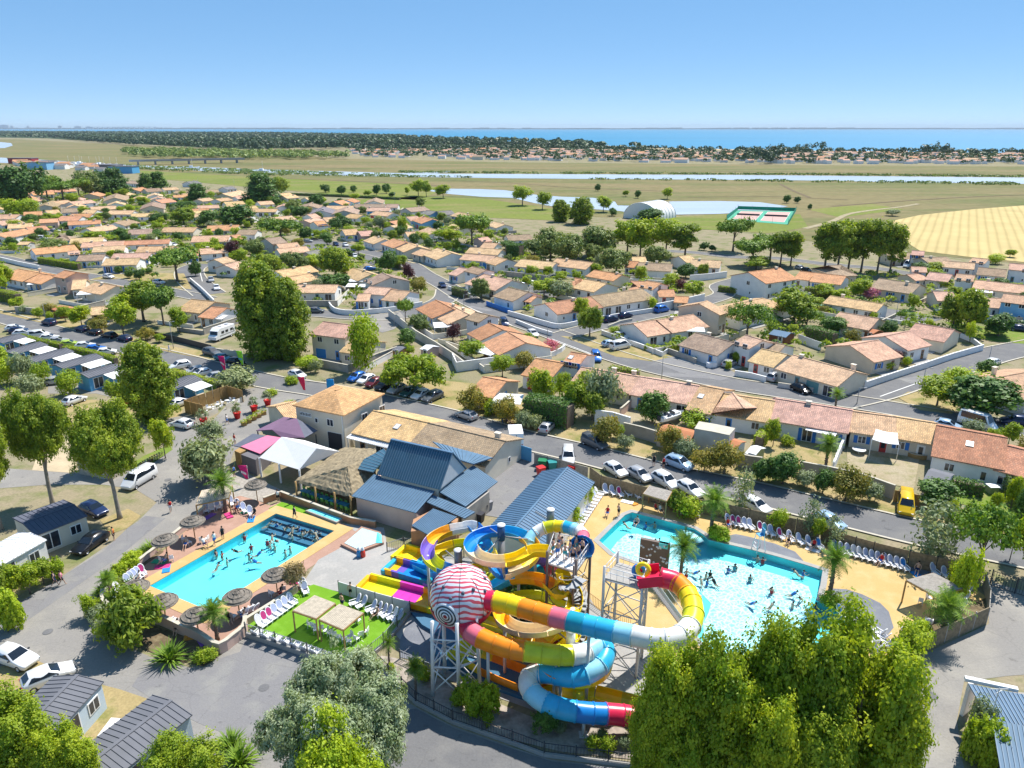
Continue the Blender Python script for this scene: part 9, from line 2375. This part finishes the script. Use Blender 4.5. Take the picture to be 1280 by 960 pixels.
def harbour():
    rr = random.Random(4)
    for i in range(26):
        x = rr.uniform(20, 165); y = 203 + (x - 20) * 0.055 + rr.uniform(1.5, 5.5)
        t = far_house(*P(x, y).xy, rr.choice([1.0, 1.4]), rr.uniform(-0.4, 0.4), rr.choice('oogb'), 'sheds of the far harbour', 'x'); auto(t, 'small harbour shed by the river', 'house', 'sheds of the far harbour')
    for x, y, w, h, mt, l in ((30, 204.5, 34, 7, 'far_red', 'long red harbour warehouse by the river'), (156, 216.5, 26, 7, 'cladding_blue', 'blue harbour warehouse beside the wood'), (140, 213, 20, 6, 'render_dark', 'dark harbour shed behind the blue warehouse'), (52, 212, 24, 8, 'render_blue', 'pale blue harbour building behind the pines')):
        p = P(x, y); t = empty('warehouse', p, R(-4)); MB().box((0, 0, h / 2), (w, 14, h)).build('wall', mt, t); MB().prism([(-w / 2 - .5, -7.6), (w / 2 + .5, -7.6), (w / 2 + .5, 7.6), (-w / 2 - .5, 7.6)], h, h + 0.6).build('roof', 'roof_sheet_grey', t); tag(t, l, 'warehouse')
    hull = MB().add([(-4, -1.3, 0), (3, -1.3, 0), (5, 0, .3), (3, 1.3, 0), (-4, 1.3, 0), (-4.2, -1.6, 1.3), (3, -1.6, 1.3), (6, 0, 1.9), (3, 1.6, 1.3), (-4.2, 1.6, 1.3)], [(0, 1, 6, 5), (1, 2, 7, 6), (2, 3, 8, 7), (3, 4, 9, 8), (4, 0, 5, 9), (5, 6, 7, 8, 9)]).mesh('hull', 'white_plastic'); cab = MB().box((-0.5, 0, 1.9), (2.6, 1.9, 1.4)).mesh('cabin', 'white_plastic'); ms = MB().tube([(0.6, 0, 1.3), (0.6, 0, 9)], 0.09, 5).mesh('mast', 'pale_steel')
    for i, (x, y) in enumerate(((86, 206), (94, 206.6), (103, 207), (112, 207.6), (121, 207.8), (130, 208), (138, 208.4), (146, 208.8), (100, 205.4), (125, 206.8), (328, 215), (240, 211))):
        t = empty('moored_boat', P(x, y, 0.1), rr.uniform(-.4, .4)); obj('hull', hull, t, scale=1.5); obj('cabin', cab, t, scale=1.5); obj('mast', ms, t, scale=1.3); auto(t, 'white moored boat on the river', 'boat', 'boats on the river')
harbour()

def air():
    m = bpy.data.materials.new('haze_air'); m.use_nodes = True; t = m.node_tree; t.nodes.clear()
    v = t.nodes.new('ShaderNodeVolumePrincipled'); v.inputs['Color'].default_value = (0.72, 0.86, 1.0, 1); v.inputs['Density'].default_value = HAZE; v.inputs['Anisotropy'].default_value = 0.0
    o = t.nodes.new('ShaderNodeOutputMaterial'); t.links.new(v.outputs[0], o.inputs['Volume']); MATS['haze_air'] = m
    h = MB().box((0, 18000, 84), (122000, 37000, 172)).build('haze', 'haze_air'); h['kind'] = 'stuff'; h['label'] = 'thin coastal haze over the whole place'
HAZE = 3.0e-5
air()
# ------------------------------------------------------------------ names for look-alikes: told apart by the landmark they stand beside
LAND = [('the tall twin poplars', 340, 435), ('the round umbrella pine', 517, 478), ('the reception block', 425, 530),
        ('the rectangular pool', 300, 700), ('the lagoon pool', 890, 720), ('the striped slide ball', 578, 745), ('the yellow van', 1131, 632),
        ('the white storage dome', 812, 266), ('the tennis courts', 960, 268), ('the stubble field', 1215, 300), ('the brown slide tower', 720, 690),
        ('the white two-storey house', 952, 365), ('the bright blue house', 540, 283), ('the pink flag', 281, 462), ('the motorhome', 277, 415),
        ('the wooden terrace', 270, 500), ('the silvery willow', 420, 900), ('the pale steel tower', 790, 760), ('the turf pergolas', 415, 765),
        ('the boat trailer', 838, 522), ('the sail-shaded patio', 1105, 565), ('the dry traffic island', 1130, 498), ('the river bridge', 255, 204),
        ('the spreading street pine', 218, 345), ('the asphalt court', 475, 402), ('the navy metal roof', 520, 575), ('the long low metal shed', 680, 620),
        ('the slatted pergola', 822, 625), ('the large shade pergola', 1170, 732), ('the black street gate', 1255, 725), ('the turf terrace', 410, 790),
        ('the poplars over the playground', 100, 620), ('the big orange-roofed house', 1205, 580), ('the beige two-storey house', 425, 440),
        ('the blue mobile homes', 95, 465), ('the dark conifer', 330, 232), ('the far pine wood', 60, 235), ('the crimson-flowered tree', 688, 432), ('the grey-green oaks', 700, 310),
        ('the blue-shuttered house', 1010, 540), ('the hip-roofed wing', 922, 530), ('the paddling pool', 456, 676), ('the village centre', 700, 195)]
ORD = ['', 'second ', 'third ', 'fourth ', 'fifth ', 'sixth ', 'seventh ', 'eighth ', 'ninth ', 'tenth ', 'eleventh ', 'twelfth ', 'thirteenth ', 'fourteenth ',
       'fifteenth ', 'sixteenth ', 'seventeenth ', 'eighteenth ', 'nineteenth ', 'twentieth ']
def finish_labels():
    bpy.context.view_layer.update()
    lw = [(n, P(a, b)) for n, a, b in LAND]
    sets = {}
    for o, look, far in REG:
        if far: continue
        p = o.matrix_world.translation
        s = SCR(p)
        best = None
        for n, q in lw:
            sq = SCR(q)
            d = math.hypot(s[0] - sq[0], 1.6 * (s[1] - sq[1]))
            if best is None or d < best[0]: best = (d, n, sq)
        d, n, sq = best
        dx, dy = s[0] - sq[0], s[1] - sq[1]
        if abs(dx) > 1.3 * abs(dy): rel = 'to the right of' if dx > 0 else 'to the left of'
        else: rel = 'in front of' if dy > 0 else 'behind'
        sets.setdefault((look, rel, n), []).append((d, o))
    for (look, rel, n), lst in sets.items():
        lst.sort(key=lambda t: t[0])
        for i, (d, o) in enumerate(lst):
            if len(lst) == 1: o['label'] = f'{look} {rel} {n}'
            elif i < len(ORD):
                o['label'] = (f'{look} nearest {n}, {rel.replace(" of", " of it") if " of" in rel else rel + " it"}' if i == 0
                              else f'{ORD[i]}nearest {look} {rel} {n}')
            else: o['label'] = f'{look} farther off {rel} {n}'
finish_labels()
